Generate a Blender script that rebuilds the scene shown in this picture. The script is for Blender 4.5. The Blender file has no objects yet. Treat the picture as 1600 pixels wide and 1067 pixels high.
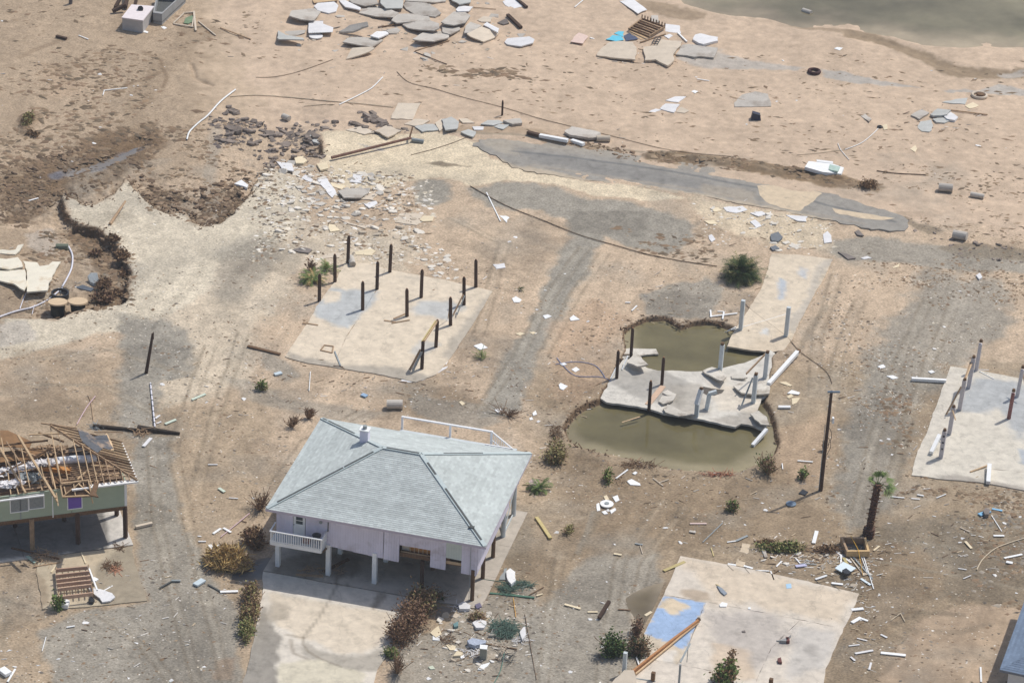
import bpy, bmesh, math, random
import numpy as np
from mathutils import Vector, Matrix

# ---------------------------------------------------------------- camera, light, world
SC = bpy.context.scene
TH, FP, RO, DIST = math.radians(29.2), 5240.0, math.radians(2.66), 293.0
CF = np.array([0, math.cos(TH), -math.sin(TH)])
_R0 = np.array([1.0, 0, 0]); _U0 = np.array([0, math.sin(TH), math.cos(TH)])
CR = math.cos(RO) * _R0 + math.sin(RO) * _U0
CU = -math.sin(RO) * _R0 + math.cos(RO) * _U0
CC = -CF * DIST
cam = bpy.data.cameras.new("camera"); camo = bpy.data.objects.new("camera", cam)
SC.collection.objects.link(camo); SC.camera = camo
cam.sensor_width = 36; cam.lens = FP / 1600 * 36; cam.clip_start = 1; cam.clip_end = 3000
m4 = Matrix(((CR[0], CU[0], -CF[0], CC[0]), (CR[1], CU[1], -CF[1], CC[1]), (CR[2], CU[2], -CF[2], CC[2]), (0, 0, 0, 1)))
camo.matrix_world = m4

SUN_EL, SUN_AZ = math.radians(59), math.radians(40)      # towards the sun, azimuth from +x
w = bpy.data.worlds.new("World"); SC.world = w; w.use_nodes = True
nt = w.node_tree; bg = nt.nodes["Background"]
sky = nt.nodes.new("ShaderNodeTexSky"); sky.sky_type = 'NISHITA'; sky.sun_disc = False
sky.sun_elevation = SUN_EL; sky.sun_rotation = math.radians(90) - SUN_AZ
sky.air_density = 1.0; sky.dust_density = 2.0
nt.links.new(sky.outputs[0], bg.inputs[0]); bg.inputs[1].default_value = 0.105
sl = bpy.data.lights.new("sun", 'SUN'); so = bpy.data.objects.new("sun", sl); SC.collection.objects.link(so)
sl.energy = 2.85; sl.angle = math.radians(0.6); sl.color = (1, 0.965, 0.91)
sd = Vector((math.cos(SUN_AZ) * math.cos(SUN_EL), math.sin(SUN_AZ) * math.cos(SUN_EL), math.sin(SUN_EL)))
so.rotation_euler = sd.to_track_quat('Z', 'Y').to_euler()
SC.view_settings.view_transform = 'Standard'; SC.view_settings.look = 'None'
SC.view_settings.exposure = 0.12; SC.view_settings.gamma = 1; SC.view_settings.use_curve_mapping = False

# ---------------------------------------------------------------- helpers
rnd = random.Random(7)
COL = SC.collection
def G(x, y, z=0.0):
    d = CF + CR * (x - 800) / FP - CU * (y - 533.5) / FP
    return CC + d * ((z - CC[2]) / d[2])
def px_of(X, Y, Z=0.0):
    vx, vy, vz = X - CC[0], Y - CC[1], Z - CC[2]
    d = vx * CF[0] + vy * CF[1] + vz * CF[2]
    return (800 + FP * (vx * CR[0] + vy * CR[1] + vz * CR[2]) / d, 533.5 - FP * (vx * CU[0] + vy * CU[1] + vz * CU[2]) / d)

def rgb(r, g, b):      # sRGB 0-255 -> linear
    f = lambda c: (c / 255 / 12.92) if c <= 10 else ((c / 255 + 0.055) / 1.055) ** 2.4
    return (f(r), f(g), f(b))

MATS = {}
def mat(name, col, rough=0.9, var=0.15, sc=3.0, rand=0.0, bump=0.0, bsc=25.0, stain=None, st_sc=0.8, st_lo=0.5, st_hi=0.65,
        attr=False, metal=0.0, world=False, spec=0.25, grain=None, sheen=0):
    if name in MATS: return MATS[name]
    m = bpy.data.materials.new(name); m.use_nodes = True; t = m.node_tree; n = t.nodes; L = t.links
    p = n["Principled BSDF"]; p.inputs["Roughness"].default_value = rough; p.inputs["Metallic"].default_value = metal
    p.inputs["Specular IOR Level"].default_value = spec
    tc = n.new("ShaderNodeTexCoord"); co = tc.outputs["Object"]
    if world:
        ge = n.new("ShaderNodeNewGeometry"); co = ge.outputs["Position"]
    if grain:
        mp = n.new("ShaderNodeMapping"); mp.inputs["Scale"].default_value = grain; L.new(co, mp.inputs[0]); cog = mp.outputs[0]
    else: cog = co
    def noise(scale, det=5, c=None):
        q = n.new("ShaderNodeTexNoise"); q.inputs["Scale"].default_value = scale; q.inputs["Detail"].default_value = det
        q.inputs["Roughness"].default_value = 0.62
        L.new(c or co, q.inputs["Vector"]); return q.outputs["Fac"]
    def mr(x, a, b, c, d):
        q = n.new("ShaderNodeMapRange"); L.new(x, q.inputs[0])
        for i, v in zip((1, 2, 3, 4), (a, b, c, d)): q.inputs[i].default_value = v
        return q.outputs[0]
    if attr:
        at = n.new("ShaderNodeAttribute"); at.attribute_name = "Col"; base = at.outputs["Color"]
    else:
        c = n.new("ShaderNodeRGB"); c.outputs[0].default_value = (*col, 1); base = c.outputs[0]
    if stain:
        mx = n.new("ShaderNodeMix"); mx.data_type = 'RGBA'; L.new(mr(noise(st_sc, 6), st_lo, st_hi, 0, 1), mx.inputs[0])
        L.new(base, mx.inputs[6]); mx.inputs[7].default_value = (*stain, 1); base = mx.outputs[2]
    f = mr(noise(sc, 6, cog), 0.3, 0.7, 1 - var, 1 + var)
    if rand:
        oi = n.new("ShaderNodeObjectInfo"); q = mr(oi.outputs["Random"], 0, 1, 1 - rand, 1 + rand)
        mm = n.new("ShaderNodeMath"); mm.operation = 'MULTIPLY'; L.new(f, mm.inputs[0]); L.new(q, mm.inputs[1]); f = mm.outputs[0]
    vm = n.new("ShaderNodeVectorMath"); vm.operation = 'SCALE'; L.new(base, vm.inputs[0]); L.new(f, vm.inputs["Scale"])
    L.new(vm.outputs[0], p.inputs["Base Color"])
    if bump:
        b = n.new("ShaderNodeBump"); b.inputs["Strength"].default_value = bump; b.inputs["Distance"].default_value = 0.03
        L.new(noise(bsc, 4), b.inputs["Height"]); L.new(b.outputs[0], p.inputs["Normal"])
    MATS[name] = m
    return m

class MB:
    """collects geometry in world space, builds ONE mesh object"""
    def __init__(s): s.v = []; s.f = []; s.c = []
    def add(s, vs, fs, col=None):
        o = len(s.v); s.v += [tuple(map(float, p)) for p in vs]; s.f += [[i + o for i in f] for f in fs]
        if col is not None: s.c += [col] * len(fs)
        return s
    def prism(s, top, th, col=None, down=None):
        n = len(top); top = [np.array(p, float) for p in top]
        d = np.array(down if down is not None else (0, 0, -th), float)
        bot = [p + d for p in top]
        s.add(top + bot, [list(range(n)), list(range(2 * n - 1, n - 1, -1))] + [[i, i + n, (i + 1) % n + n, (i + 1) % n] for i in range(n)], col)
        return s
    def beam(s, a, b, w, h, col=None, up=(0, 0, 1)):
        a = np.array(a, float); b = np.array(b, float); d = b - a; l = np.linalg.norm(d) or 1e-6; d /= l
        up = np.array(up, float)
        if abs(d @ up) > 0.95: up = np.array([0.3, 1, 0.0])
        x = np.cross(d, up); x /= np.linalg.norm(x); y = np.cross(x, d)
        p = [a + x * sx * w / 2 + y * sy * h / 2 for sx, sy in ((-1, -1), (1, -1), (1, 1), (-1, 1))]
        q = [c + d * l for c in p]
        s.add(p + q, [[3, 2, 1, 0], [4, 5, 6, 7], [0, 1, 5, 4], [1, 2, 6, 5], [2, 3, 7, 6], [3, 0, 4, 7]], col)
        return s
    def cyl(s, a, b, r0, r1=None, n=8, cap=True, col=None):
        r1 = r0 if r1 is None else r1
        a = np.array(a, float); b = np.array(b, float); d = (b - a) / (np.linalg.norm(b - a) or 1e-6)
        up = np.array([0, 0, 1.0]) if abs(d[2]) < 0.95 else np.array([1.0, 0, 0])
        x = np.cross(d, up); x /= np.linalg.norm(x); y = np.cross(d, x)
        A = [a + (x * math.cos(t) + y * math.sin(t)) * r0 for t in np.arange(n) * 2 * math.pi / n]
        B = [b + (x * math.cos(t) + y * math.sin(t)) * r1 for t in np.arange(n) * 2 * math.pi / n]
        fs = [[i, (i + 1) % n, (i + 1) % n + n, i + n] for i in range(n)]
        if cap: fs += [list(range(n - 1, -1, -1)), list(range(n, 2 * n))]
        s.add(A + B, fs, col); return s
    def tube(s, pts, r, n=5, col=None):
        for a, b in zip(pts[:-1], pts[1:]): s.cyl(a, b, r, r, n, False, col)
        return s
    def build(s, name, m, parent=None, origin=None, kind=None, label=None, cat=None, group=None, smooth=False, rot=None):
        if origin is None:
            origin = parent.location if parent is not None else (np.mean(s.v, axis=0) * (1, 1, 0) + (0, 0, min(p[2] for p in s.v)))
        origin = np.array(origin, float)
        me = bpy.data.meshes.new(name)
        vv = [tuple(np.array(p) - origin) for p in s.v]
        me.from_pydata(vv, [], s.f)
        if s.c and len(s.c) == len(s.f):
            ca = me.color_attributes.new("Col", 'FLOAT_COLOR', 'CORNER')
            arr = []
            for f, c in zip(s.f, s.c): arr += [*c, 1.0] * len(f)
            ca.data.foreach_set("color", arr)
        if smooth: me.shade_smooth()
        me.materials.append(m); me.update()
        o = bpy.data.objects.new(name, me); COL.objects.link(o)
        if parent is not None:
            o.parent = parent; o.location = Vector(origin) - wloc(parent)
        else: o.location = origin
        if kind: o["kind"] = kind
        tag(o, label, cat, group)
        return o
def wloc(o):
    v = Vector(o.location)
    while o.parent: o = o.parent; v += Vector(o.location)
    return v
def tag(o, label=None, cat=None, group=None):
    if label: o["label"] = label
    if cat: o["category"] = cat
    if group: o["group"] = group
    return o
def thing(name, label, cat, loc, group=None, kind=None):
    o = bpy.data.objects.new(name, None); COL.objects.link(o); o.location = Vector(tuple(map(float, loc))); o.empty_display_size = 0.3
    if kind: o["kind"] = kind
    return tag(o, label, cat, group)
def inst(src, loc, rz=0, sc=1, rx=0, ry=0, label=None, group=None):
    c = src.copy(); COL.objects.link(c); c.location = Vector(tuple(map(float, loc))); c.rotation_euler = (rx, ry, rz)
    c.scale = (sc, sc, sc) if not isinstance(sc, tuple) else sc
    if label: c["label"] = label
    if group: c["group"] = group
    return c
def rough(pts, sub=4, jit=0.06, r=rnd):
    """subdivide a world polygon's edges and roughen them"""
    out = []; n = len(pts)
    for i in range(n):
        a, b = np.array(pts[i], float), np.array(pts[(i + 1) % n], float); L = np.linalg.norm(b - a)
        k = max(1, int(min(sub, L / 0.5)))
        for j in range(k):
            p = a + (b - a) * j / k
            if j: p = p + np.array([r.gauss(0, jit), r.gauss(0, jit), 0])
            out.append(p)
    return out

# value noise (numpy)
_rs = np.random.RandomState(3); _T = _rs.rand(256, 256).astype(np.float32)
def vnoise(x, y):
    xi = np.floor(x).astype(int); yi = np.floor(y).astype(int); fx = x - xi; fy = y - yi
    fx = fx * fx * (3 - 2 * fx); fy = fy * fy * (3 - 2 * fy)
    a = _T[xi & 255, yi & 255]; b = _T[(xi + 1) & 255, yi & 255]; c = _T[xi & 255, (yi + 1) & 255]; d = _T[(xi + 1) & 255, (yi + 1) & 255]
    return (a * (1 - fx) + b * fx) * (1 - fy) + (c * (1 - fx) + d * fx) * fy
def fbm(x, y, o=4):
    s = 0; a = 0.5; t = 0
    for k in range(o): s = s + a * vnoise(x * 2 ** k + 17.3 * k, y * 2 ** k + 9.1 * k); t += a; a *= 0.55
    return s / t - 0.5
def sst(x, a, b):
    t = np.clip((x - a) / (b - a), 0, 1); return t * t * (3 - 2 * t)
def sdf(px, py, pts, pad=60):
    """signed distance in photo pixels (y stretched x2 to ground metric), positive inside"""
    P = np.array(pts, float); out = np.full(px.shape, -1e3, np.float32)
    bb = (px > P[:, 0].min() - pad) & (px < P[:, 0].max() + pad) & (py > P[:, 1].min() - pad) & (py < P[:, 1].max() + pad)
    x = px[bb]; y = py[bb] * 1.9
    if x.size == 0: return out
    d = np.full(x.shape, 1e9); ins = np.zeros(x.shape, bool); n = len(P)
    for i in range(n):
        ax, ay = P[i, 0], P[i, 1] * 1.9; bx, by = P[(i + 1) % n, 0], P[(i + 1) % n, 1] * 1.9
        ex, ey = bx - ax, by - ay; L2 = ex * ex + ey * ey + 1e-9
        t = np.clip(((x - ax) * ex + (y - ay) * ey) / L2, 0, 1)
        d = np.minimum(d, (x - ax - t * ex) ** 2 + (y - ay - t * ey) ** 2)
        c = ((ay > y) != (by > y)) & (x < (bx - ax) * (y - ay) / (by - ay + 1e-12) + ax); ins ^= c
    out[bb] = np.where(ins, 1, -1) * np.sqrt(d); return out
def sdl(px, py, pts, pad=80):
    """distance to a polyline, photo pixels"""
    P = np.array(pts, float); out = np.full(px.shape, 1e3, np.float32)
    bb = (px > P[:, 0].min() - pad) & (px < P[:, 0].max() + pad) & (py > P[:, 1].min() - pad) & (py < P[:, 1].max() + pad)
    x = px[bb]; y = py[bb] * 1.9; d = np.full(x.shape, 1e9)
    for i in range(len(P) - 1):
        ax, ay = P[i, 0], P[i, 1] * 1.9; bx, by = P[i + 1, 0], P[i + 1, 1] * 1.9
        ex, ey = bx - ax, by - ay; L2 = ex * ex + ey * ey + 1e-9
        t = np.clip(((x - ax) * ex + (y - ay) * ey) / L2, 0, 1)
        d = np.minimum(d, (x - ax - t * ex) ** 2 + (y - ay - t * ey) ** 2)
    out[bb] = np.sqrt(d); return out
# ---------------------------------------------------------------- ground: one sheet, eroded relief, material colours
POND = [(974,516),(988,505),(1010,495),(1039,494),(1053,502),(1064,509),(1082,502),(1107,500),(1130,504),(1146,511),(1160,520),(1220,540),(1205,560),(1200,600),(1195,628),(1203,640),(1212,662),(1217,690),(1210,708),(1190,722),(1160,734),(1140,738),(1100,736),(1050,730),(1000,720),(960,711),(925,704),(905,699),(890,690),(883,675),(884,660),(898,641),(920,629),(937,624),(950,600),(965,570),(978,545)]
LAGOON = [(1050,-30),(1066,3),(1100,14),(1140,22),(1200,27),(1255,44),(1330,47),(1395,58),(1440,70),(1500,74),(1560,73),(1660,76),(1700,-30)]
PUD1 = [(975,932),(990,922),(1010,912),(1042,904),(1034,930),(1020,960),(1005,985),(988,968),(978,950)]
PUD2 = [(352,905),(372,884),(395,872),(420,866),(432,870),(414,905),(380,908)]
HOLE = [(0,352),(60,352),(108,345),(125,352),(155,356),(172,372),(187,385),(198,400),(207,425),(201,440),(199,462),(190,476),(165,482),(140,476),(125,485),(90,497),(40,495),(0,500),(-60,500),(-60,352)]
LOWL = [(-200,-80),(330,-80),(420,30),(520,120),(530,190),(505,206),(500,222),(505,240),(488,242),(462,252),(430,258),(412,270),(400,287),(392,302),(383,316),(362,335),(340,349),(318,354),(300,345),(288,326),(265,334),(245,326),(222,306),(207,288),(200,279),(192,288),(170,310),(150,319),(132,321),(118,312),(102,303),(98,320),(106,338),(125,350),(155,356),(172,372),(187,385),(198,400),(207,425),(201,440),(199,462),(190,476),(165,482),(140,476),(125,485),(90,497),(40,495),(-60,500),(-200,500)]
PALE = [(100,303),(132,321),(170,310),(200,279),(222,306),(265,334),(288,326),(318,354),(362,335),(392,302),(412,270),(440,262),(470,280),(480,320),(450,370),(400,400),(340,410),(330,450),(290,480),(240,500),(210,520),(150,520),(100,540),(0,560),(0,495),(90,497),(125,487),(165,482),(199,462),(207,425),(187,385),(155,356),(115,346)]
ROAD = [(748,218),(800,217),(870,224),(960,237),(1060,252),(1150,270),(1240,288),(1330,312),(1412,338),(1420,345),(1416,358),(1390,361),(1340,353),(1270,340),(1180,322),(1090,306),(1000,292),(920,282),(850,271),(800,262),(780,247),(752,234),(738,228)]
S = {'sand': rgb(188,167,142), 'beach': rgb(195,173,149), 'dirt': rgb(159,141,117), 'grey': rgb(152,145,132), 'pale': rgb(202,190,168),
     'mud': rgb(116,96,74), 'wet': rgb(156,137,114), 'cal': rgb(212,196,168), 'dk': rgb(130,118,100), 'rust': rgb(180,152,125), 'ash': rgb(176,168,157),
     'veg': rgb(120,100,74), 'brown': rgb(144,126,103), 'blueg': rgb(112,112,118), 'tan': rgb(182,160,135)}
REG0 = [  # (colour, alpha, soft px, warp px, polygon)
 ('beach',1,40,20,[(330,-60),(1700,-60),(1700,380),(1400,350),(1200,330),(900,270),(640,200),(420,200),(380,120)]),
 ('dirt',.95,60,30,[(820,560),(1700,560),(1700,1150),(600,1150),(620,900),(840,760)]),
 ('dirt',.7,60,30,[(-100,640),(420,620),(420,1150),(-100,1150)]),
 ('wet',.6,50,25,[(-100,-50),(300,-60),(330,110),(330,260),(130,310),(90,350),(-100,350)]),
 ('wet',.7,14,8,HOLE),
 ('beach',.7,12,14,[(330,0),(440,0),(450,35),(390,50),(350,45),(335,20)]),
 ('rust',.25,30,20,[(60,100),(130,115),(120,140),(70,150)]),
 ('pale',1,10,8,PALE),
 ('pale',.6,30,20,[(200,400),(420,340),(640,360),(640,420),(480,420),(400,520),(380,600),(250,640),(210,560)]),
 ('grey',1,16,18,[(190,496),(262,500),(290,512),(292,588),(258,596),(238,640),(235,690),(195,690),(185,600)]),
 ('grey',.95,12,14,[(205,690),(268,682),(282,790),(300,850),(330,900),(370,960),(385,1100),(90,1100),(60,990),(120,955),(228,940),(212,850)]),
 ('grey',.6,12,10,[(345,585),(400,600),(440,620),(560,640),(600,640),(560,665),(440,640),(370,615)]),
 ('grey',.55,20,16,[(330,395),(400,360),(440,370),(420,430),(370,480),(340,470)]),
 ('grey',.4,20,16,[(80,545),(150,540),(150,580),(100,590)]),
 ('dk',.7,16,12,[(0,940),(16,935),(18,990),(0,1010)]),
 ('rust',.5,12,10,[(335,1030),(370,1025),(365,1060),(335,1058)]),
 ('grey',1,12,13,[(732,292),(800,284),(862,290),(920,312),(990,318),(1050,330),(1086,350),(1078,376),(1040,397),(1000,388),(960,370),(940,364),(924,396),(912,440),(884,480),(856,520),(836,570),(812,650),(740,650),(765,600),(806,540),(842,470),(870,410),(893,372),(884,350),(850,332),(800,326),(762,320),(738,306)]),
 ('grey',1,10,12,[(640,292),(660,279),(700,281),(704,300),(686,318),(664,322),(645,308)]),
 ('grey',.9,8,8,[(1000,462),(1100,430),(1130,450),(1110,500),(1010,492)]),
 ('grey',.9,10,10,[(1300,372),(1390,372),(1480,386),(1700,402),(1700,436),(1500,425),(1400,412),(1330,412),(1300,398)]),
 ('dk',.75,7,8,[(1465,388),(1510,382),(1700,396),(1700,420),(1500,404)]),
 ('grey',.85,30,30,[(1400,470),(1450,430),(1560,440),(1590,500),(1540,530),(1480,570),(1440,640),(1410,720),(1380,800),(1310,830),(1310,740),(1350,620),(1370,520)]),
 ('grey',.6,20,18,[(1355,540),(1410,540),(1400,620),(1330,780),(1300,790),(1330,640)]),
 ('grey',.9,16,16,[(1016,770),(1030,850),(1035,905),(990,930),(1000,1000),(960,1100),(800,1100),(830,960),(890,900),(940,870),(990,830)]),
 ('grey',.8,14,14,[(745,930),(830,920),(860,1000),(850,1100),(700,1100),(600,1100),(620,1000),(700,980)]),
 ('dk',.8,20,18,[(1340,830),(1480,800),(1700,800),(1700,960),(1500,940),(1400,930),(1300,940)]),
 ('grey',.9,10,12,[(1380,915),(1430,920),(1420,950),(1370,990),(1350,960)]),
 ('tan',1,8,10,[(1340,1100),(1400,1010),(1440,965),(1500,946),(1590,948),(1700,960),(1700,1100)]),
 ('rust',.55,26,16,[(860,500),(930,470),(985,500),(960,540),(955,600),(900,630),(860,620)]),
 ('rust',.35,30,16,[(1200,690),(1300,640),(1310,700),(1270,760),(1220,740)]),
 ('brown',.8,20,14,[(860,690),(930,715),(1050,745),(1180,750),(1230,720),(1260,780),(1100,800),(990,850),(880,800)]),
 ('brown',.6,20,14,[(640,590),(700,600),(760,640),(700,660),(620,640)]),
 ('brown',.5,30,20,[(30,540),(190,560),(190,650),(60,650),(0,640),(0,560)]),
 ('dk',.6,12,10,[(815,800),(835,820),(832,880),(800,940),(780,950),(790,880),(800,850)]),
 ('cal',1,4,7,[(497,206),(512,203),(545,202),(600,210),(680,208),(720,215),(748,222),(770,248),(812,262),(900,280),(1000,294),(1080,312),(1010,314),(930,306),(860,286),(790,282),(735,290),(690,276),(640,282),(600,292),(540,300),(500,262),(500,240),(510,228)]),
 ('ash',.9,4,6,[(560,222),(590,230),(608,235),(580,232)]),
 ('dk',.9,4,5,[(655,253),(690,252),(736,262),(690,260)]),
 ('cal',.7,18,12,[(1080,310),(1200,330),(1300,350),(1300,395),(1200,380),(1100,340)]),
 ('ash',.9,6,9,[(1095,70),(1130,80),(1200,98),(1265,108),(1250,112),(1190,106),(1140,108),(1095,104),(1060,90)]),
 ('ash',1,3,6,[(1284,111),(1330,117),(1400,130),(1440,138),(1400,137),(1330,130),(1290,124)]),
 ('ash',1,4,6,[(1470,140),(1530,142),(1560,132),(1600,140),(1620,150),(1560,148),(1480,145)]),
 ('wet',.9,6,8,[(985,2),(1040,5),(1100,22),(1098,30),(1050,30),(1000,14)]),
 ('brown',.9,7,8,[(1320,48),(1400,64),(1440,78),(1480,96),(1530,108),(1600,106),(1700,104),(1700,124),(1560,124),(1490,120),(1440,100),(1380,72),(1320,60)]),
 ('ash',.8,5,6,[(1560,112),(1600,108),(1640,110),(1640,120),(1570,124)]),
 ('wet',.8,4,5,[(1200,18),(1260,40),(1330,46),(1400,60),(1330,56),(1250,46),(1200,30)]),
 ('veg',.85,5,9,[(1002,242),(1030,236),(1100,243),(1150,252),(1250,262),(1310,274),(1380,290),(1370,300),(1300,292),(1200,278),(1100,262),(1010,250)]),
 ('veg',.6,5,8,[(822,214),(850,208),(880,218),(950,236),(990,246),(960,250),(880,232)]),
 ('veg',.35,6,8,[(700,195),(760,198),(860,206),(820,214),(720,208)]),
 ('dk',.8,5,6,[(1400,336),(1440,346),(1480,362),(1450,366),(1420,350)]),
]
REG = REG0 + [
 ('mud',.85,8,14,[(112,350),(160,358),(205,425),(199,464),(150,480),(130,470),(150,440),(150,400),(120,375)]),
 ('mud',.85,14,26,[(0,270),(60,240),(130,215),(240,190),(270,215),(230,250),(150,285),(90,300),(40,345),(0,345)]),
 ('mud',.5,10,18,[(205,290),(245,322),(290,325),(318,350),(362,332),(392,300),(360,285),(290,300),(240,280)]),
 ('ash',.5,8,10,[(40,360),(80,345),(100,380),(75,400),(50,385)]),('ash',.7,8,8,[(-20,505),(40,500),(60,530),(-20,545)]),
 ('brown',.8,20,22,[(960,760),(1260,770),(1330,860),(1280,880),(1060,860),(900,880),(880,830)]),
 ('brown',.8,16,20,[(1330,840),(1440,850),(1480,900),(1420,960),(1380,1000),(1340,990),(1350,930),(1330,900)]),
 ('grey',.7,10,16,[(640,610),(700,622),(760,640),(800,660),(740,672),(640,640)]),
 ('grey',.7,8,12,[(400,545),(430,560),(470,590),(440,600),(410,580)]),
 ('brown',.25,20,16,[(640,200),(900,190),(1000,220),(800,210)]),
]
LINES = [ # colour, alpha, half width px, soft, polyline
 ('wet',.8,22,18,[(310,40),(270,90),(222,150),(215,195)]),
 ('mud',.55,22,26,[(240,215),(180,228),(120,250),(60,285),(0,300)]),
 ('grey',.7,4,6,[(925,800),(918,835),(905,865)]),('mud',.55,3,5,[(222,80),(250,92),(262,120),(255,135)]),('mud',.5,4,6,[(250,112),(225,124),(200,128)]),('blueg',.85,8,8,[(225,222),(205,230),(178,238),(150,252),(110,262),(85,268)]),
 ('mud',.5,12,14,[(35,180),(42,205),(60,185)]),
 ('grey',.5,10,10,[(340,200),(330,240),(330,300),(350,330)]),
 ('dk',.55,6,8,[(1290,480),(1240,560)]),
 ('dk',.5,9,12,[(1425,640),(1400,700),(1405,760)]),
 ('dk',.55,6,8,[(1400,975),(1440,955),(1500,960)]),('dk',.5,7,9,[(1380,1050),(1400,1030)]),('dk',.4,9,9,[(1420,985),(1480,990),(1540,975)]),
 ('dk',.45,4,5,[(1490,1015),(1500,1020)]),
 ('wet',.6,6,8,[(60,260),(0,270)]),
 ('mud',.35,5,7,[(30,90),(100,60)]),('mud',.3,5,8,[(60,100),(110,108)]),
 ('dk',.6,7,7,[(930,800),(918,850),(905,868)]),
]
for _tr in ([(318,540),(262,700),(300,880),(345,1067)],[(372,520),(330,640),(300,760)],[(905,385),(846,470),(800,560),(742,640)],[(935,395),(884,470),(838,560)],[(1300,430),(1270,520),(1262,620)],[(1335,470),(1300,560),(1290,640)],
            [(1440,470),(1400,560),(1360,680),(1330,800)],[(1480,480),(1446,560),(1400,690),(1372,800)],[(1030,780),(960,880),(930,1067)],[(1064,790),(1000,880),(980,960)],[(870,860),(850,960),(840,1067)],[(600,200),(800,212),(1100,250)],
            [(560,640),(470,690),(420,760)],[(230,700),(236,800),(262,930),(300,1067)],[(150,960),(220,1010),(260,1067)],[(1360,840),(1460,850),(1600,880)],[(1340,870),(1440,890),(1600,920)],[(700,340),(780,380),(740,520)],[(60,560),(160,545),(330,600)],[(40,600),(150,600),(240,650)]):
    LINES.append(('dk', .5, 2.6, 4, _tr)); LINES.append(('dk', .4, 2.2, 4, [(x + 17, y + 2) for x, y in _tr])); LINES.append(('pale', .16, 3, 7, [(x + 8, y + 1) for x, y in _tr]))
def paint(px, py, wx, wy, base, regs=REG, lines=LINES):
    col = np.empty(px.shape + (3,), np.float32); col[:] = base
    n1 = fbm(wx * .3, wy * .3, 6) * 2.6; n2 = fbm(wx * .3 + 50, wy * .3 + 31, 6) * 2.6; nh = fbm(wx * 1.4 + 9, wy * 1.1, 4)
    for c, a, soft, warp, poly in regs:
        d = sdf(px + n1 * warp, py + n2 * warp * .6, poly) + nh * (soft * 1.1 + 3)
        m = sst(d, -soft * .6, soft * .6) * a
        mm = m > 0; col[mm] += (np.array(S[c] if isinstance(c, str) else c, np.float32) - col[mm]) * m[mm][:, None]
    for c, a, hw, soft, pl in lines:
        d = sdl(px + n1 * hw, py + n2 * hw * .6, pl)
        m = (1 - sst(d, hw - soft * .5, hw + soft * .5)) * a
        mm = m > 0; col[mm] += (np.array(S[c] if isinstance(c, str) else c, np.float32) - col[mm]) * m[mm][:, None]
    return col
def ground_z(px, py, wx, wy):
    z = fbm(wx * .09, wy * .09, 3) * .5 + fbm(wx * .7, wy * .7, 3) * .10 + fbm(wx * 2.6, wy * 2.6, 2) * .05
    n1 = fbm(wx * .5, wy * .5, 4) * 14; n2 = fbm(wx * .5 + 9, wy * .5 + 40, 4) * 8
    # keep the pads flat
    flat = np.zeros(px.shape, np.float32)
    for poly in FLATS: flat = np.maximum(flat, sst(sdf(px, py, poly), -14, 0))
    z = z * (1 - flat) - .03 * flat
    # low wash area, sharp scarp on its edge, shallower away from it
    d = sdf(px + n1 * 1.0, py + n2 * 1.0, LOWL, 120); bd = sdl(px, py, LOWL[5:-3], 400)
    m = sst(d, 0, 7) * sst(sdl(px, py, [(-200,-80),(330,-80),(420,30),(520,120),(530,190),(508,204)], 200), 0, 70); z = z - m * 1.0 * np.exp(-np.maximum(bd, 0) / 110) + m * fbm(wx * 1.5, wy * 1.5, 4) * 1.0 * np.exp(-bd / 55)
    z = z + (1 - sst(sdf(px, py, LOWL, 60) * -1, 0, 30)) * (1 - m) * .05
    d = sdf(px + n1 * .45, py + n2 * .45, POND); z = z - sst(d, -2, 5) * .55 - sst(d, 4, 60) * .35 + np.exp(-((d + 5) / 5) ** 2) * .06
    d = sdf(px + n1 * .4, py + n2 * .4, LAGOON, 120); z = z - sst(d, -3, 6) * .28 - sst(d, 4, 80) * .4
    for P in (PUD1, PUD2):
        d = sdf(px + n1 * .4, py + n2 * .4, P); z = np.where(d > -30, z * (1 - sst(d, -30, -5)) - sst(d, -6, 12) * .16, z)
    # wet bank below the lagoon, berms and ruts
    z = z - (1 - sst(sdl(px, py, [(1330,56),(1420,76),(1480,102),(1540,114),(1700,112)]), 2, 16)) * .22
    z = z + (1 - sst(sdl(px + n1, py + n2 * .5, [(830,211),(880,222),(930,232)]), 2, 12)) * (.12 + .5 * fbm(wx * 1.2, wy * 1.2, 3))
    z = z + (1 - sst(sdl(px + n1, py + n2 * .5, [(1010,242),(1100,252),(1200,264),(1310,280)]), 2, 15)) * (.2 + .9 * fbm(wx * .9, wy * 1.4, 4))
    z = z - (1 - sst(sdl(px + n1 * .6, py + n2 * .3, [(225,215),(190,235),(110,262)]), 3, 18)) * .4
    z = z - (1 - sst(sdl(px + n1 * .4, py + n2 * .3, [(298,98),(305,120),(330,130)]), 0, 6)) * .2
    z = z + (1 - sst(sdl(px + n1, py + n2 * .5, [(40,182),(38,205),(58,184),(65,180)]), 2, 12)) * .3
    return z
FLATS = [[(437,560),(545,405),(770,430),(700,600),(600,600)], [(415,880),(430,840),(520,800),(820,800),(745,950),(640,960),(560,1100),(370,1100)],
  [(1000,1100),(1060,865),(1345,920),(1270,1100)], [(1420,750),(1485,570),(1700,590),(1700,780)], [(1135,545),(1205,390),(1305,400),(1225,550)],
  [(0,930),(-60,780),(200,790),(240,945),(70,950)], [(745,215),(1420,335),(1416,362),(740,232)], [(500,205),(740,215),(800,260),(640,275),(500,250)]]
STEP = .15
def axis(a, b):
    core = np.arange(a, b, STEP); out = []; s = .6; t = 0
    while t < 900: t += s; s *= 1.35; out.append(t)
    out = np.array(out); return np.concatenate([(a - out)[::-1], core, b + out])
xs = axis(-60, 58); ys = axis(-60, 86)
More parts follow.
